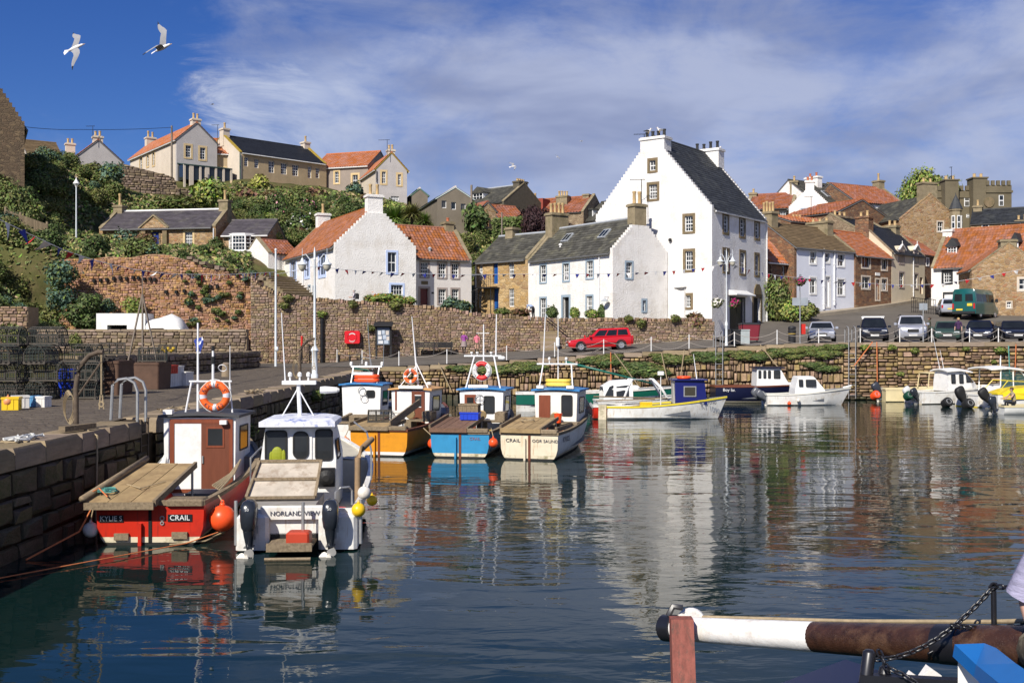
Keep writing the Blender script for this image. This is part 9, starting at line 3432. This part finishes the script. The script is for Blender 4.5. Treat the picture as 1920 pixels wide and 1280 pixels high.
def invY(p0,p1,Y0,Y1,p):
 return 1/lerp(1/Y0,1/Y1,(p-p0)/(p1-p0))
bunting('bunting of red, white and blue flags swooping from the hillside to the white flagpole',[(px,py,invY(-30,517,27,70,px))for px,py in((-30,398),(0,412),(60,441),(120,469),(180,489),(250,505),(320,514),(420,515),(517,510))],46,.36)
bunting('short bunting between the white flagpole and the quay lamp post',[(517,514,69.9),(548,509,60),(590,499,50)],7,.22)
bunting('bunting strung across the white houses between the two twin lamp posts',[(590,499,50),(640,505,52),(720,511,55),(860,515,59),(1000,514,62.5),(1150,513,65),(1260,508,67.5),(1320,502,68.5),(1362,494,69.2)],42,.27)
bunting('bunting crossing the street houses from the lamp post towards the rubble gable',[(1362,492,69.2),(1410,507,72),(1460,517,75),(1560,527,80),(1680,534,84),(1760,533,85),(1840,520,83),(1940,500,80)],36,.33)
T2,T3,T4=[Matrix.Translation(q.location)@Matrix.Rotation(q.rotation_euler.z,4,'Z')for q in(ob,bb,sb)]
# ------------------------------------------------------------------ gear on the quay
WIRE=mat('creel_netting',(.035,.045,.04),.9,.2,8)
CRW=mat('creel_timber',(.095,.082,.066),.9,.25,6)
def creel_meshes():
 f=MB()
 for k in range(4):
  x=-.42+.28*k
  f.tube([(x,-.25,0),(x,-.25,.22),(x,-.15,.38),(x,0,.43),(x,.15,.38),(x,.25,.22),(x,.25,0)],.016,4)
 for y,z in((-.25,.2),(.25,.2),(0,.43),(-.15,.38),(.15,.38)):
  f.tube([(-.44,y,z),(.44,y,z)],.012,4)
 b=MB()
 for y in(-.24,-.12,0,.12,.24):
  b.box(-.45,.45,y-.03,y+.03,-.02,.01)
 for x in(-.42,.42):
  b.box(x-.03,x+.03,-.26,.26,-.045,-.021)
 n=MB()
 arc=[(-.25,.02),(-.25,.13),(-.25,.22),(-.21,.31),(-.15,.38),(-.07,.42),(0,.43),(.07,.42),(.15,.38),(.21,.31),(.25,.22),(.25,.13),(.25,.02)]
 for y,z in arc:
  n.tube([(-.43,y,z),(.43,y,z)],.0055,3,caps=False)
 for k in range(15):
  x=-.43+.86*k/14
  n.tube([(x,y,z)for y,z in arc],.0055,3,caps=False)
 for x in(-.43,.43):
  for k in range(1,7):
   y=-.25+.5*k/7
   n.tube([(x,y,0),(x,y,.22+.2*math.sqrt(max(0,1-(y/.25)**2)))],.0055,3,caps=False)
  for z in(.08,.16,.24,.32):
   n.tube([(x,-.24,z),(x,.24,z)],.0055,3,caps=False)
 return f.mesh('frame',CRW),b.mesh('base',CRW),n.mesh('netting',WIRE)
CF,CB_,CN=creel_meshes()
def creel(loc,rz,label,group=None,sc=1.0,tilt=0):
 t=thing('creel',label,'creel',loc,rz,group)
 t.scale=(sc,sc,sc)
 t.rotation_euler=(tilt,0,rz)
 for n_,m_ in(('frame',CF),('base',CB_),('netting',CN)):
  instance(n_,m_,t)
 return t
rg=random.Random(12)
cols=[(-16.6,32.6,3),(-15.55,32.8,3),(-14.55,33.1,3),(-13.5,33.6,2),(-17.4,34.4,4),(-16.3,34.6,4),(-15.2,34.8,4),(-14.1,35.2,3),(-17.0,31.0,2),(-15.9,31.2,1)]
for c,(x,y,n)in enumerate(cols):
 for k in range(n):
  lab='%s creel in the %s stack of the %s row by the quay'%(('lowest','second','third','fourth','topmost')[min(k,4)]if k<n-1 or n<2 else 'top',('end','second','third','fourth')[c%4],('front','back','loose')[c//4])
  creel((x+rg.uniform(-.06,.06),y+rg.uniform(-.06,.06),quay_z(x,y)+.05+k*.56),rg.uniform(-.12,.12)+(R(90)if rg.random()<.2 else 0),lab,'stacked creels',1.25)
creel(W(95,652,44.5)+Vector((0,0,.1)),.1,'creel with blue-painted top lying on the yard wall',sc=1.1)
creel(W(212,664,44.5),.3,'creel with little yellow floats inside on the wall end',sc=1.1)
creel(W(314,662,60),.2,'creel stuffed with yellow floats on the mossy low wall',sc=1.1)
for k in range(5):
 p=W(305+k*5,654+(k%2)*4,60)
 buoy(p,.11,CRATE_Y,'small yellow float inside the creel on the mossy low wall','float',group='yellow floats in the creel')
for px0,px1,pyb,h,Y,lab in((152,228,742,1.15,35.5,'big dark brown fish tub under heaped nets'),(250,302,728,1.0,39.5,'dark brown tub with creel on top beside the fish boxes')):
 a,b=cfg(px0,Y),cfg(px1,Y)
 t=thing('fish_tub',lab,'tub',((a+b)/2,Y+.6,quay_z(0,Y)),R(-8))
 w=(b-a)/2
 mb=MB()
 mb.loft([[(x*q,y*q,z)for x,y in rrect(-w,w,-.55,.55,.08)]for z,q in((0,.93),(h,1.0),(h,.92),(.3,.86))])
 mb.build('body',mat('brown_tub',(.10,.055,.035),.7,.2,3),t)
 mb=MB()
 mb.loft([[(x*q,y*q,z)for x,y in rrect(-w,w,-.55,.55,.08)]for z,q in((h-.1,1.03),(h,1.04))])
 mb.build('rim',mat('brown_tub',(0,0,0)),t)
V,F=leaf_cloud(1500,(.75,.5,.35),.14,8)
p=W(190,690,36)
tag(instance('net_heap',np_mesh('net_heap',V,F,mat('dark_net',(.06,.05,.04),.9,island=.6)),None,p),'heap of dark netting and rope on the big brown fish tub','nets')
creel((cfg(276,39.5),40.1,quay_z(0,39)+1.05),.2,'creel standing on the brown tub nearest the fish boxes',sc=1.15)
p=W(127,728,34.5)
t=thing('barrel','deep blue plastic barrel between the creels and the brown tub','barrel',(p.x,34.5,quay_z(0,34)))
MB().lathe([(.24,0),(.27,.1),(.28,.45),(.27,.8),(.24,.9),(.2,.92)],(0,0,0),14).build('body',CRATE_B,t,smooth=40)
MB().lathe([(.29,.25),(.29,.3)],(0,0,0),14).build('hoop',CRATE_B,t)
for i,(px,pyb,Y,w,d,h,m,lab)in enumerate([(310,722,41.5,.55,.7,.5,CRATE_W,'white-grey fish box at the bottom of the pile by the tub'),(312,700,41.6,.6,.7,.32,CRATE_R,'red fish box on top of the pile by the brown tub'),(328,718,42.2,.45,.6,.8,CRATE_W,'tall white polystyrene box beside the red fish box'),(345,717,42.6,.5,.6,.55,CRATE_W,'white slatted fish box at the end of the pile')]):
 crate((cfg(px,Y),Y,quay_z(0,Y)+(.52 if i==1 else 0)),R(-12),w,d,h,m,lab,'fish_box')
for i,(px,pyb,Y,m,lab)in enumerate([(22,775,28.5,CRATE_Y,'yellow fish box in front of the creels'),(38,772,29.2,CRATE_W,'white fish box beside the yellow one'),(66,762,29.8,paint('light_blue_drum',(.12,.30,.50),.5),'pale blue plastic drum lying by the creels'),(82,763,29.6,CRATE_W,'small white plastic can by the creels')]):
 crate((cfg(px,Y),Y,quay_z(0,Y)),R(10+20*i),.42 if i<2 else.26,.35 if i<2 else.3,.34 if i<2 else.3,m,lab,'fish_box' if i<2 else 'plastic_can')
buoy(W(15,752,28.4),.13,BUOY_P,'faded orange float on top of the yellow fish box')
# stone bollard
x=cfg(424,52)
t=thing('stone_bollard','stumpy old stone mooring bollard on the quay path','bollard',(x,52,quay_z(0,52)))
MB().lathe([(.24,-.1),(.22,.3),(.19,.5),(.2,.62),(.12,.7)],(0,0,0),10).build('stone',COPE,t,smooth=40)
# davits
RUST=mat('rusty_iron',(.12,.09,.065),.8,.3,8,.004,40,metal=.3)
for(x,y,s,lab)in((-8.95,21.9,1.0,'curved iron davit with hanging rope at the quay edge near the ladder'),(-9.05,45.5,1.15,'second rusty davit standing on the quay beyond the boats')):
 z=quay_z(x,y)
 t=thing('davit',lab,'davit',(x,y,z))
 t.scale=(s,)*3
 mb=MB()
 arc=[(0,0,-.1),(0,0,.9),(.03,0,1.15),(.12,0,1.38),(.27,0,1.55),(.45,0,1.62),(.55,0,1.62)]
 mb.tube(arc,[.06,.055,.055,.055,.05,.05,.045],8)
 mb.build('post',RUST,t,smooth=50)
 mb=MB()
 mb.tube([(0,0,.68),(.52,0,1.42)],.02,6)
 mb.build('strut',RUST,t)
 mb=MB()
 mb.tube([(.52,0,1.6),(.52,0,.75)],.016,5)
 mb.torus((.52,0,.55),.05,.016,12,5)
 mb.tube([(.5,0,.74),(.48,0,.45)],.014,5)
 mb.tube([(.54,0,.74),(.57,0,.45)],.014,5)
 mb.build('fall_rope',ROPE_T,t)
 mb=MB()
 for k in range(5):
  mb.torus((-.1-.02*k,-.04+.02*k,.45+.02*k),.30,.014,18,5,Matrix.Scale(.35,3,Vector((1,0,0))))
 mb.build('rope_coil',ROPE_T,t)
mb=MB()
mb.box(-.55,.42,-.09,.06,0,.11)
tag(mb.build('timber_beam',TIMB,None,loc=(-8.72,21.5,quay_z(0,22)+.06),rz=R(75)),'heavy rotten timber beam on the cope at the foot of the davit','beam')
# ladder with hooped rails
lt=thing('quay_ladder','steel ladder set in the quay wall with two hooped handrails','ladder',(QX-.1,24.8,0))
for s in(-1,1):
 mb=MB()
 mb.box(-.02,.03,s*.24-.03,s*.24+.03,.0,1.9)
 mb.build('rail',RUST,lt)
 mb=MB()
 z=1.9
 mb.tube([(-.05,s*.28,z-.1),(-.05,s*.28,z+.65),(-.12,s*.28,z+.85),(-.3,s*.28,z+.95),(-.5,s*.28,z+.92),(-.62,s*.28,z+.8),(-.66,s*.28,z)],.035,7)
 mb.build('hoop',mat('galvanised_steel',(0,0,0)),lt,smooth=50)
for k in range(7):
 mb=MB()
 mb.tube([(0,-.24,.2+.27*k),(0,.24,.2+.27*k)],.016,5)
 mb.build('rung',RUST,lt)
 # tangled ropes and rubbish on the cope
for i,(x,y,r,m,lab)in enumerate([(-8.75,27.5,.55,ROPE_T,'tangled old rope heaped on the cope near the ladder'),(-8.9,19.4,.4,TARP,'frayed pale rope scraps on the nearest stretch of cope'),(-8.8,36.5,.6,ROPE_T,'loose loops of mooring rope along the quay edge')]):
 rg=random.Random(i)
 pts=[(x+r*.5*math.cos(k*.7)*rg.uniform(.3,1),y+r*1.6*math.sin(k*.53)*rg.uniform(.3,1),quay_z(0,y)+.05+.08*rg.random())for k in range(46)]
 mb=MB()
 mb.tube(pts,.018,5)
 tag(mb.build('rope_heap',m),lab,'rope')
rope('mooring_rope',[(-8.7,21.6,1.95),(-8.36,21.5,1.8),(-8.34,21.4,.1)],.022,ROPE_T,'rope hanging straight down the shaded quay wall under the davit')
rope('mooring_rope',[(-9.5,12.5,.03),(-8.0,16.5,.03),(-5.9,19.3,.05),(-5.4,19.6,.2)],.011,ROPE_O,'long tan line floating on the water towards the red boat')
rope('mooring_rope',[(-7.6,19.4,.75),(-7.75,19.1,.3),(-8.2,18.0,.02)],.016,ROPE_O,'orange-brown line from the red boat stern into the water')
rope('mooring_rope',[(-5.3,19.75,.2),(-5.6,19.5,.06),(-6.2,19.3,.03)],.014,ROPE_T,'slack tan rope trailing from the big orange buoy')
rope('hose',[W(665,691,62),W(690,694,60),W(700,705,55),W(706,735,52),W(708,745,50)],.05,GRN_H,'bright green hose draped over the quay edge',cat='hose')
rope('mooring_rope',[(-8.4,27,1.9),(-7.0,25,1.5),(-6.2,24.9,1.35)],.014,TARP,'pale mooring line from the quay to the red boat',.15)
creel(T2@Vector((-.35,1.0,1.04)),ob.rotation_euler.z+.3,'creel with rope standing on the ochre boat platform',sc=.9)
crate(T2@Vector((.1,1.45,1.07)),ob.rotation_euler.z,.42,.34,.3,CRATE_W,'white plastic box on the ochre boat platform')
for Tq,q,lab,m in((T2,(.62,1.4,.3),'grey bucket in the well of the ochre boat',TARP),(T3,(.75,1.2,.3),'black bucket in the well of the sky-blue boat',RUBR),(T4,(.7,1.5,.3),'white bucket in the well of the cream boat',CRATE_W),(T4,(.3,2.6,.98),'orange basin on the hauling table of the cream boat',BUOY_O)):
 tag(MB().lathe([(.10,0),(.14,.3),(.15,.31),(.13,.3),(.09,.04)],(0,0,0),10).build('bucket',m,None,loc=Tq@Vector(q)),lab,'bucket')
 # upturned white boat shell and cover on the yard
t=thing('boat_shell','white fibreglass boat shell with dark openings standing in the yard','boat shell',(cfg(268,74),74,4.2))
mb=MB()
w0,w1=cfg(190,74)-cfg(268,74),cfg(350,74)-cfg(268,74)
zt=ZP(588,74)-4.2
mb.slab(lambda a,b,q:(a,q-.9,b),[(w0,0),(.45,0),(.45,zt),(w0,zt)],[[(w0+.75,.05),(w0+2.1,.05),(w0+2.1,.62),(w0+.75,.62)]],1.8)
mb.build('cabin_side',WPAINT,t)
MB().box(w0+.75,w0+2.1,-.2,-.15,.05,.62).build('opening',DARK,t)
mb=MB()
mb.loft([[(x,y,z)for y,z in((-.9,0),(-.9,h*.55),(-.6,h*.9),(0,h),(.6,h*.9),(.9,h*.55),(.9,0))]for x,h in((.5,.7*zt),(1.2,zt*.8),(2.0,zt),(2.6,zt*.8),(w1,.25*zt))])
mb.build('foredeck',WPAINT,t,smooth=50)
mb=MB()
mb.add([(.7,-.94,.12),(2.1,-.94,.12),(1.7,-.93,.42),(.9,-.92,.42)],[(0,1,2,3)])
mb.build('opening',DARK,t)
mb=MB()
for s in(-1,0,1):
 mb.tube([(s*.7,s*.2,-1.4),(0,0,2.2)],.04,5)
mb.tube([(0,0,1.6),(0,0,3.0)],.02,5)
tag(mb.build('marker_tripod',WOODP,None,loc=(cfg(267,43),43,3.4)),'thin wooden tripod marker beside the brown tub','tripod')
# picket fence on the hill
pf=thing('picket_fence','weathered picket fence among the bushes on the hillside','fence')
for k in range(34):
 px=lerp(10,88,k/33)
 p=W(px,lerp(398,426,k/33),84)
 MB().box(p.x-.035,p.x+.035,84,84.04,p.z-.75,p.z+.25).build('picket',TIMB,pf)
for dz in(.0,-.5):
 a,b=W(8,398,84.06),W(90,427,84.06)
 mb=MB()
 mb.bar((a.x,a.y,a.z+dz),(b.x,b.y,b.z+dz),.05,.09)
 mb.build('rail',TIMB,pf)
for px in(10,38,88):
 p=W(px,lerp(396,424,(px-10)/78),84.15)
 MB().box(p.x-.07,p.x+.07,84.1,84.24,p.z-1.4,p.z+.35).build('post',TIMB,pf)
 # aerials on the roofs
def aerial(px,py,Y,hgt,label,w=.7):
 p=W(px,py,Y)
 t=thing('aerial',label,'aerial',(p.x,p.y,p.z-hgt))
 MB().tube([(0,0,0),(0,0,hgt)],.03,5).build('mast',BLACKP,t)
 mb=MB()
 mb.tube([(-w,0,hgt-.05),(w*.3,0,hgt-.02)],.022,4)
 for k in range(5):
  x=-w+k*w*.3
  mb.tube([(x,-.2,hgt-.05),(x,.2,hgt-.05)],.012,4)
 mb.build('boom',BLACKP,t)
aerial(408,234,127,2.6,'television aerial between the gabled house and the black-roofed house')
aerial(726,262,124,2.0,'television aerial on the gabled wing chimney',1.0)
aerial(1203,336,82,2.6,'television aerial behind the ashlar chimney of the white house',.9)
aerial(1521,368,112,3.6,'television aerial in front of the small crow-stepped gable')
aerial(978,357,134,1.5,'small aerial on the chimney left of the red dormer'.replace(' left of',' beside'))
aerial(1784,313,127,2.2,'slim aerial rising from the castellated house',.2)
aerial(174,236,116.5,1.6,'aerial on the plain grey gable cottage')
aerial(1208,251,83.5,1.2,'slanting aerial on the big front chimney of the tall house',.8)
# ------------------------------------------------------------------ gulls
GW_=mat('gull_white',(.72,.70,.68),.8,.06,10)
GG=mat('gull_grey_with_shade',(.27,.27,.28),.8,.08,10)  # wing grey, darkened to carry the shade of the undersides
GK=mat('gull_black',(.02,.02,.02),.7,.1,10)
GB=mat('gull_bill',(.65,.40,.08),.6)
def flying_gull(label,loc,rot,up1,up2,s=1.0):
 t=thing('gull',label,'gull',loc)
 t.rotation_euler=rot
 t.scale=(s*.92,s*.85,s*.85)
 mb=MB()
 prof=[(.008,-.30),(.03,-.24),(.05,-.12),(.058,0),(.05,.12),(.036,.18),(.038,.23),(.028,.27),(.01,.30)]
 mb.lathe(prof,(0,0,0),10,'y')
 mb.build('body',GW_,t,smooth=True)
 MB().add([(-.03,-.24,.01),(.03,-.24,.01),(.09,-.40,.0),(0,-.43,.012),(-.09,-.40,.0)],[(0,1,2,3,4)]).build('tail',GW_,t)
 MB().lathe([(.012,.285),(.009,.33),(.002,.36)],(0,0,-.01),6,'y').build('bill',GB,t)
 for sx,u in((-1,up1),(1,up2)):
  ins=[]
  for k in range(8):
   q=k/7
   x=.05+.62*q
   z=u[0]*math.sin(math.pi*.5*min(q/.45,1))+u[1]*max(0,(q-.4)/.6)
   yl=.10+.13*math.sin(math.pi*min(q/.8,1))-.42*max(0,q-.42)
   ch=.27*(1-.3*q)*(1 if q<.62 else max(.10,(1-q)/.38))
   ins.append((x,yl,z,ch))
  mb=MB()
  rings=[[(sx*x,y,z),(sx*x,y-c*.4,z+.018),(sx*x,y-c,z-.004),(sx*x,y-c*.4,z-.006)]for x,y,z,c in ins]
  mb.loft(rings[:7])
  w=mb.build('wing',GG if sx<0 and u[0]>.3 else GG,t,smooth=50)
  MB().loft(rings[6:]).build('wing_tip',GK,w,smooth=50)
 return t
flying_gull('gull flying with wings spread wide, nearest the corner of the sky',W(141,90,26),(R(38),R(62),R(-72)),(.05,-.10),(.05,-.14),.95)
flying_gull('gull flying with one wing raised, closer to the cloud',W(305,90,26),(R(18),R(40),R(-105)),(.30,.26),(.18,.02),1.0)
flying_gull('tiny distant gull above the skyline chimneys',W(962,312,90),(R(20),R(40),R(-60)),(.1,-.05),(.1,-.05))
flying_gull('speck of a gull high over the long tan house',W(398,196,140),(0,R(5),R(-70)),(.1,-.1),(.1,-.1))
flying_gull('faint gull beside the tall house roof',W(1090,265,160),(0,R(12),R(-80)),(.1,-.05),(.1,-.05))
flying_gull('faint gull low over the middle of the skyline',W(1046,295,160),(0,R(40),R(-50)),(.1,-.05),(.1,-.05))
def perched_gull(label,px,py,Y,rz,dark=False):
 p=W(px,py,Y)
 t=thing('gull',label,'gull',p,rz)
 mb=MB()
 mb.lathe([(.01,-.30),(.06,-.22),(.10,-.05),(.105,.08),(.06,.17)],(0,0,.22),10,'y')
 mb.ball((0,.17,.38),(.055,.065,.055),10,6)
 mb.tube([(0,.12,.24),(0,.16,.36)],[.075,.05],8)
 mb.build('body',GW_,t,smooth=True)
 for s in(-1,1):
  MB().loft([[(s*.09,.10,.27),(s*.112,.08,.22),(s*.095,.08,.16)],[(s*.10,-.1,.30),(s*.118,-.1,.22),(s*.09,-.08,.17)],[(s*.02,-.42,.24),(s*.03,-.42,.22),(s*.02,-.40,.21)]]).build('wing',GK if dark else GG,t,smooth=50)
  MB().tube([(s*.04,.02,.14),(s*.04,.03,0)],.01,5).build('leg',GB,t)
 MB().lathe([(.016,.22),(.012,.27),(.003,.30)],(0,0,.375),6,'y').build('bill',GB,t)
perched_gull('dark-backed gull on the outermost pot of the front chimney',1216,251,83,R(-110),True)
perched_gull('pale gull facing the other way on the front chimney of the tall house',1237,249,83,R(100))
perched_gull('gull standing on the first pot of the rear chimney',1319,286,91,R(-60))
perched_gull('gull on the last pot of the rear chimney',1347,284,91,R(-95))
# ------------------------------------------------------------------ bowsprit and gear of the vessel beside the camera
SPW=paint('white_spar_paint',(.80,.78,.74),.45,dirt=(.45,.37,.30),ds=6,damt=.6,bump=.004,bs=18)
SPB=mat('varnished_dark_spar',(.042,.018,.010),.32,.5,2.0,.004,20,stretch=(1.2,7,7),spec=.5,dirt=(.14,.075,.04),ds=1.6,damt=.55)
IRON=mat('black_iron',(.012,.012,.015),.35,.2,8,spec=.6)
bs=thing('bowsprit','dark varnished bowsprit with white painted end and iron cap','bowsprit')
P0,P1,P2=W(1262,1177,6.8),W(1527,1193,6.0),W(1960,1217,4.85)
mb=MB()
mb.tube([P0,P1],[.073,.084],24)
mb.build('white_end',SPW,bs,smooth=50)
mb=MB()
mb.tube([P1,P1.lerp(P2,.5),P2],[.0835,.094,.105],24)
mb.build('spar',SPB,bs,smooth=50)
d=(P1-P0).normalized()
mb=MB()
mb.tube([P0-d*.075,P0-d*.07,P0+d*.02,P0+d*.025],[.07,.085,.085,.075],20)
mb.tube([P0-d*.095,P0-d*.06],[.06,.06],16)
mb.tube([P0+Vector((-.03,0,.08)),P0+Vector((.0,0,.14)),P0+Vector((.06,0,.13))],.02,6)
mb.build('end_cap',IRON,bs,smooth=40)
mb=MB()
c=W(1300,1165,6.75)
mb.lathe([(.092,-.02),(.098,0),(.092,.02)],(c.x,c.y+.09,c.z-.03),22,'y')
mb.build('sheave',SPW,bs,smooth=40)
e1,e2=P1.lerp(P2,.60),P1.lerp(P2,.70)
mb=MB()
mb.tube([e1,e2],[.0985,.1005],26)
mb.build('iron_band',IRON,bs,smooth=50)
mb=MB()
mb.tube([W(1318,1156,6.75),W(1600,1164,5.9),W(1860,1165,5.2),W(1960,1162,4.9)],.011,8)
mb.build('rope',ROPE_T,bs)
ps=thing('fender_post','worn red-brown timber post standing in front of the white spar end','post')
a,b=W(1276,1157,6.55),W(1284,1400,6.3)
rr_=lambda p:[(p.x-.065,p.y-.05,p.z),(p.x+.072,p.y-.05,p.z),(p.x+.072,p.y+.04,p.z),(p.x-.065,p.y+.04,p.z)]
mb=MB()
mb.loft([rr_(b),rr_(a)])
mb.build('timber',mat('worn_red_timber',(.24,.075,.055),.75,.3,5,.002,40,stretch=(6,6,1),dirt=(.10,.06,.045),ds=6,damt=.9),ps)
mb=MB()
mb.lathe([(.012,0),(.008,.012)],(a.x+.01,a.y-.065,a.z-.25),8,'y')
mb.build('bolt',STEEL,ps)
def link_mesh(R0,r):
 q=MB()
 n=12
 ring=[]
 for i in range(n):
  an=2*math.pi*i/n
  ring.append(Vector((R0*.72*math.cos(an),0,R0*(math.sin(an)+.45*(1 if math.sin(an)>0 else-1 if math.sin(an)<0 else 0)))))
 pts=ring+[ring[0],ring[1]]
 q.tube(pts,r,6,caps=False)
 return q.mesh('link',IRON,60)
LK=link_mesh(.015,.0052)
def chain(name,label,pts,sp=.034):
 t=thing(name,label,'chain')
 P_=[Vector(p)for p in pts]
 k=0
 rest=0.0
 for a,b in zip(P_[:-1],P_[1:]):
  d=b-a
  L=d.length
  s=rest
  q=d.to_track_quat('Z','Y')
  while s<L:
   o=instance('link',LK,t,a+d*(s/L))
   o.rotation_euler=(q.to_matrix()@Matrix.Rotation(R(90)*(k%2)+R(20),3,'Z')).to_euler()
   k+=1
   s+=sp
  rest=s-L
 return t
def sag(a,b,dz,n=6):
 a,b=Vector(a),Vector(b)
 return[a.lerp(b,k/n)-Vector((0,0,dz*4*(k/n)*(1-k/n)))for k in range(n+1)]
top=W(1863,1099,5.15)
foot=W(1864,1176,5.15)
chain('chain','black chain climbing from the bitts to the top of the iron stanchion',sag(W(1648,1236,5.1),W(1780,1180,5.12),.03)+sag(W(1780,1180,5.12),top,.01)[1:])
chain('chain','black chain running level from the stanchion out of view',sag(top,W(1985,1090,4.9),.01))
chain('chain','lower black chain lying along the dark spar',sag(W(1790,1172,5.1),foot,.005)+sag(foot,W(1985,1165,4.9),.005)[1:])
chain('chain','short slack chain hanging behind the climbing chain',sag(W(1800,1165,5.25),W(1735,1225,5.25),.03))
chain('chain','loose chain heap trailing down beside the bitts',[W(1650,1225,5.0),W(1662,1250,4.95),W(1690,1262,4.9),W(1715,1278,4.85),W(1740,1300,4.8)])
st_=thing('stanchion','black iron stanchion with ring top above the bowsprit','stanchion')
mb=MB()
mb.tube([foot-Vector((0,0,.02)),top-Vector((0,0,.02))],.013,10)
mb.lathe([(.03,0),(.03,.012),(.015,.03)],foot-Vector((0,0,.03)),10)
mb.build('rod',IRON,st_,smooth=50)
mb=MB()
mb.torus(top,.016,.006,14,6)
mb.build('ring',IRON,st_)
bt=thing('mooring_bitts','black iron bitts with chain at the bottom of the picture','bitts')
for px,py0,py1,r in((1630,1222,1330,.03),(1660,1252,1340,.028)):
 a,b=W(px,py0,5.0),W(px-14,py1,5.0)
 mb=MB()
 mb.tube([b,a,a+Vector((0,0,.012))],[r,r,r*.6],12)
 mb.build('post',IRON,bt,smooth=50)
mb=MB()
a,b=W(1615,1252,5.0),W(1800,1262,4.85)
mb.bar(a-Vector((0,0,.05)),b-Vector((0,0,.05)),.05,.05)
mb.build('cross_bar',IRON,bt)
bx_=thing('deck_box','dark navy box lid at the lower edge below the spar','box')
a=W(1560,1290,5.2)
MB().obox(a,(.42,.30,.10),Matrix.Rotation(R(-12),3,'Y')@Matrix.Rotation(R(20),3,'Z')).build('lid',NAVY_H,bx_)
MB().obox(a-Vector((0,0,.1)),(.38,.27,.12),Matrix.Rotation(R(-12),3,'Y')@Matrix.Rotation(R(20),3,'Z')).build('case',NAVY_H,bx_)
# blue rail and white stem of the bow
br_=thing('bow_rail','bright blue painted timber rail on a white bow post','rail')
BRP=paint('bright_blue_rail_paint',(.012,.13,.40),.4)
Yq=4.3
pl_=[W(1790,1207,Yq),W(1846,1205,Yq),W(1868,1214,Yq-.12),W(1905,1243,Yq-.4),W(1990,1300,Yq-.8),W(1960,1350,Yq-.85),W(1880,1290,Yq-.45),W(1830,1245,Yq-.15)]
mb=MB()
n=len(pl_)
zc=pl_[0].z
tp_=[(p.x,p.y,p.z)for p in pl_]
mb.add(tp_+[(x,y+.02,z-.055)for x,y,z in tp_],[tuple(range(n)),tuple(n+i for i in reversed(range(n)))]+[(i,(i+1)%n,n+(i+1)%n,n+i)for i in range(n)])
mb.build('rail_cap',BRP,br_)
a=W(1878,1256,3.98)
MB().lathe([(.012,0),(.011,.004)],(a.x,a.y,a.z+.006),10).build('bolt',BRP,br_)
mb=MB()
mb.loft([[W(x,y,Yq+o)for x,y,o in((1796,yy,.02),(1824+dx_,yy,.02),(1830+dx_,yy,.25),(1800,yy,.25))]for yy,dx_ in((1380,30),(1226,0))])
mb.build('stem',SPW,br_)
wf_=thing('white_deck_gear','white folded tarpaulin and panels on the deck behind the chain','deck gear')
for(a,b)in(((1690,1262),(1728,1300)),((1722,1250),(1760,1290))):
 p,q=W(*a,5.15),W(*b,5.0)
 MB().obox((p+q)/2,(.07,.05,.09),Matrix.Rotation(R(35),3,'Y')).build('panel',SPW,wf_)
 # the passenger at the edge of the frame
LIL=mat('lilac_striped_shirt',(.36,.34,.47),.9,.3,9,.004,40,stretch=(1,1,5))
CAMO=mat('camouflage_shorts',(.09,.07,.045),.9,.45,22,dirt=(.28,.24,.16),ds=16,damt=.8)
sx_,sy_=cfg(1990,4.75),4.75
fpose=dict(SIT)
fpose.update(chest=(-.10,.10,.86),neckb=(-.12,.13,1.0),neck=(-.12,.15,1.06),head=(-.12,.18,1.15),crown=(-.12,.17,1.24),shL=(-.27,.11,.97),shR=(.07,.11,.97,.07),elR=(.165,.04,.72),wrR=(.17,.20,.57),haR=(.17,.26,.55))
fg=person('person in lilac shirt and camouflage shorts sitting on the rail at the picture edge',(sx_,sy_,1.86),R(172),dict(top=LIL,sleeve=SKIN,bottom=CAMO,leg=SKIN,shoe=LEGG,hair=BRUN),fpose,scale=.98)
mb=MB()
for k in range(1):
 mb.tube([(.07,.10,.975),(.125,.07,.85),(.165,.045,.72)],[.085,.082,.09],12)
mb.build('sleeve',LIL,fg,smooth=50)
mb=MB()
for s in(-1,1):
 mb.tube([(s*.09,.02,.475),(s*.115,.22,.51),(s*.125,.40,.52)],[.108,.104,.098],12)
mb.build('shorts_leg',CAMO,fg,smooth=50)
MB().box(-.5,.1,-.2,.2,.26,.37).build('seat_board',SPB,bs,loc=(sx_,sy_,1.93),rz=R(172))
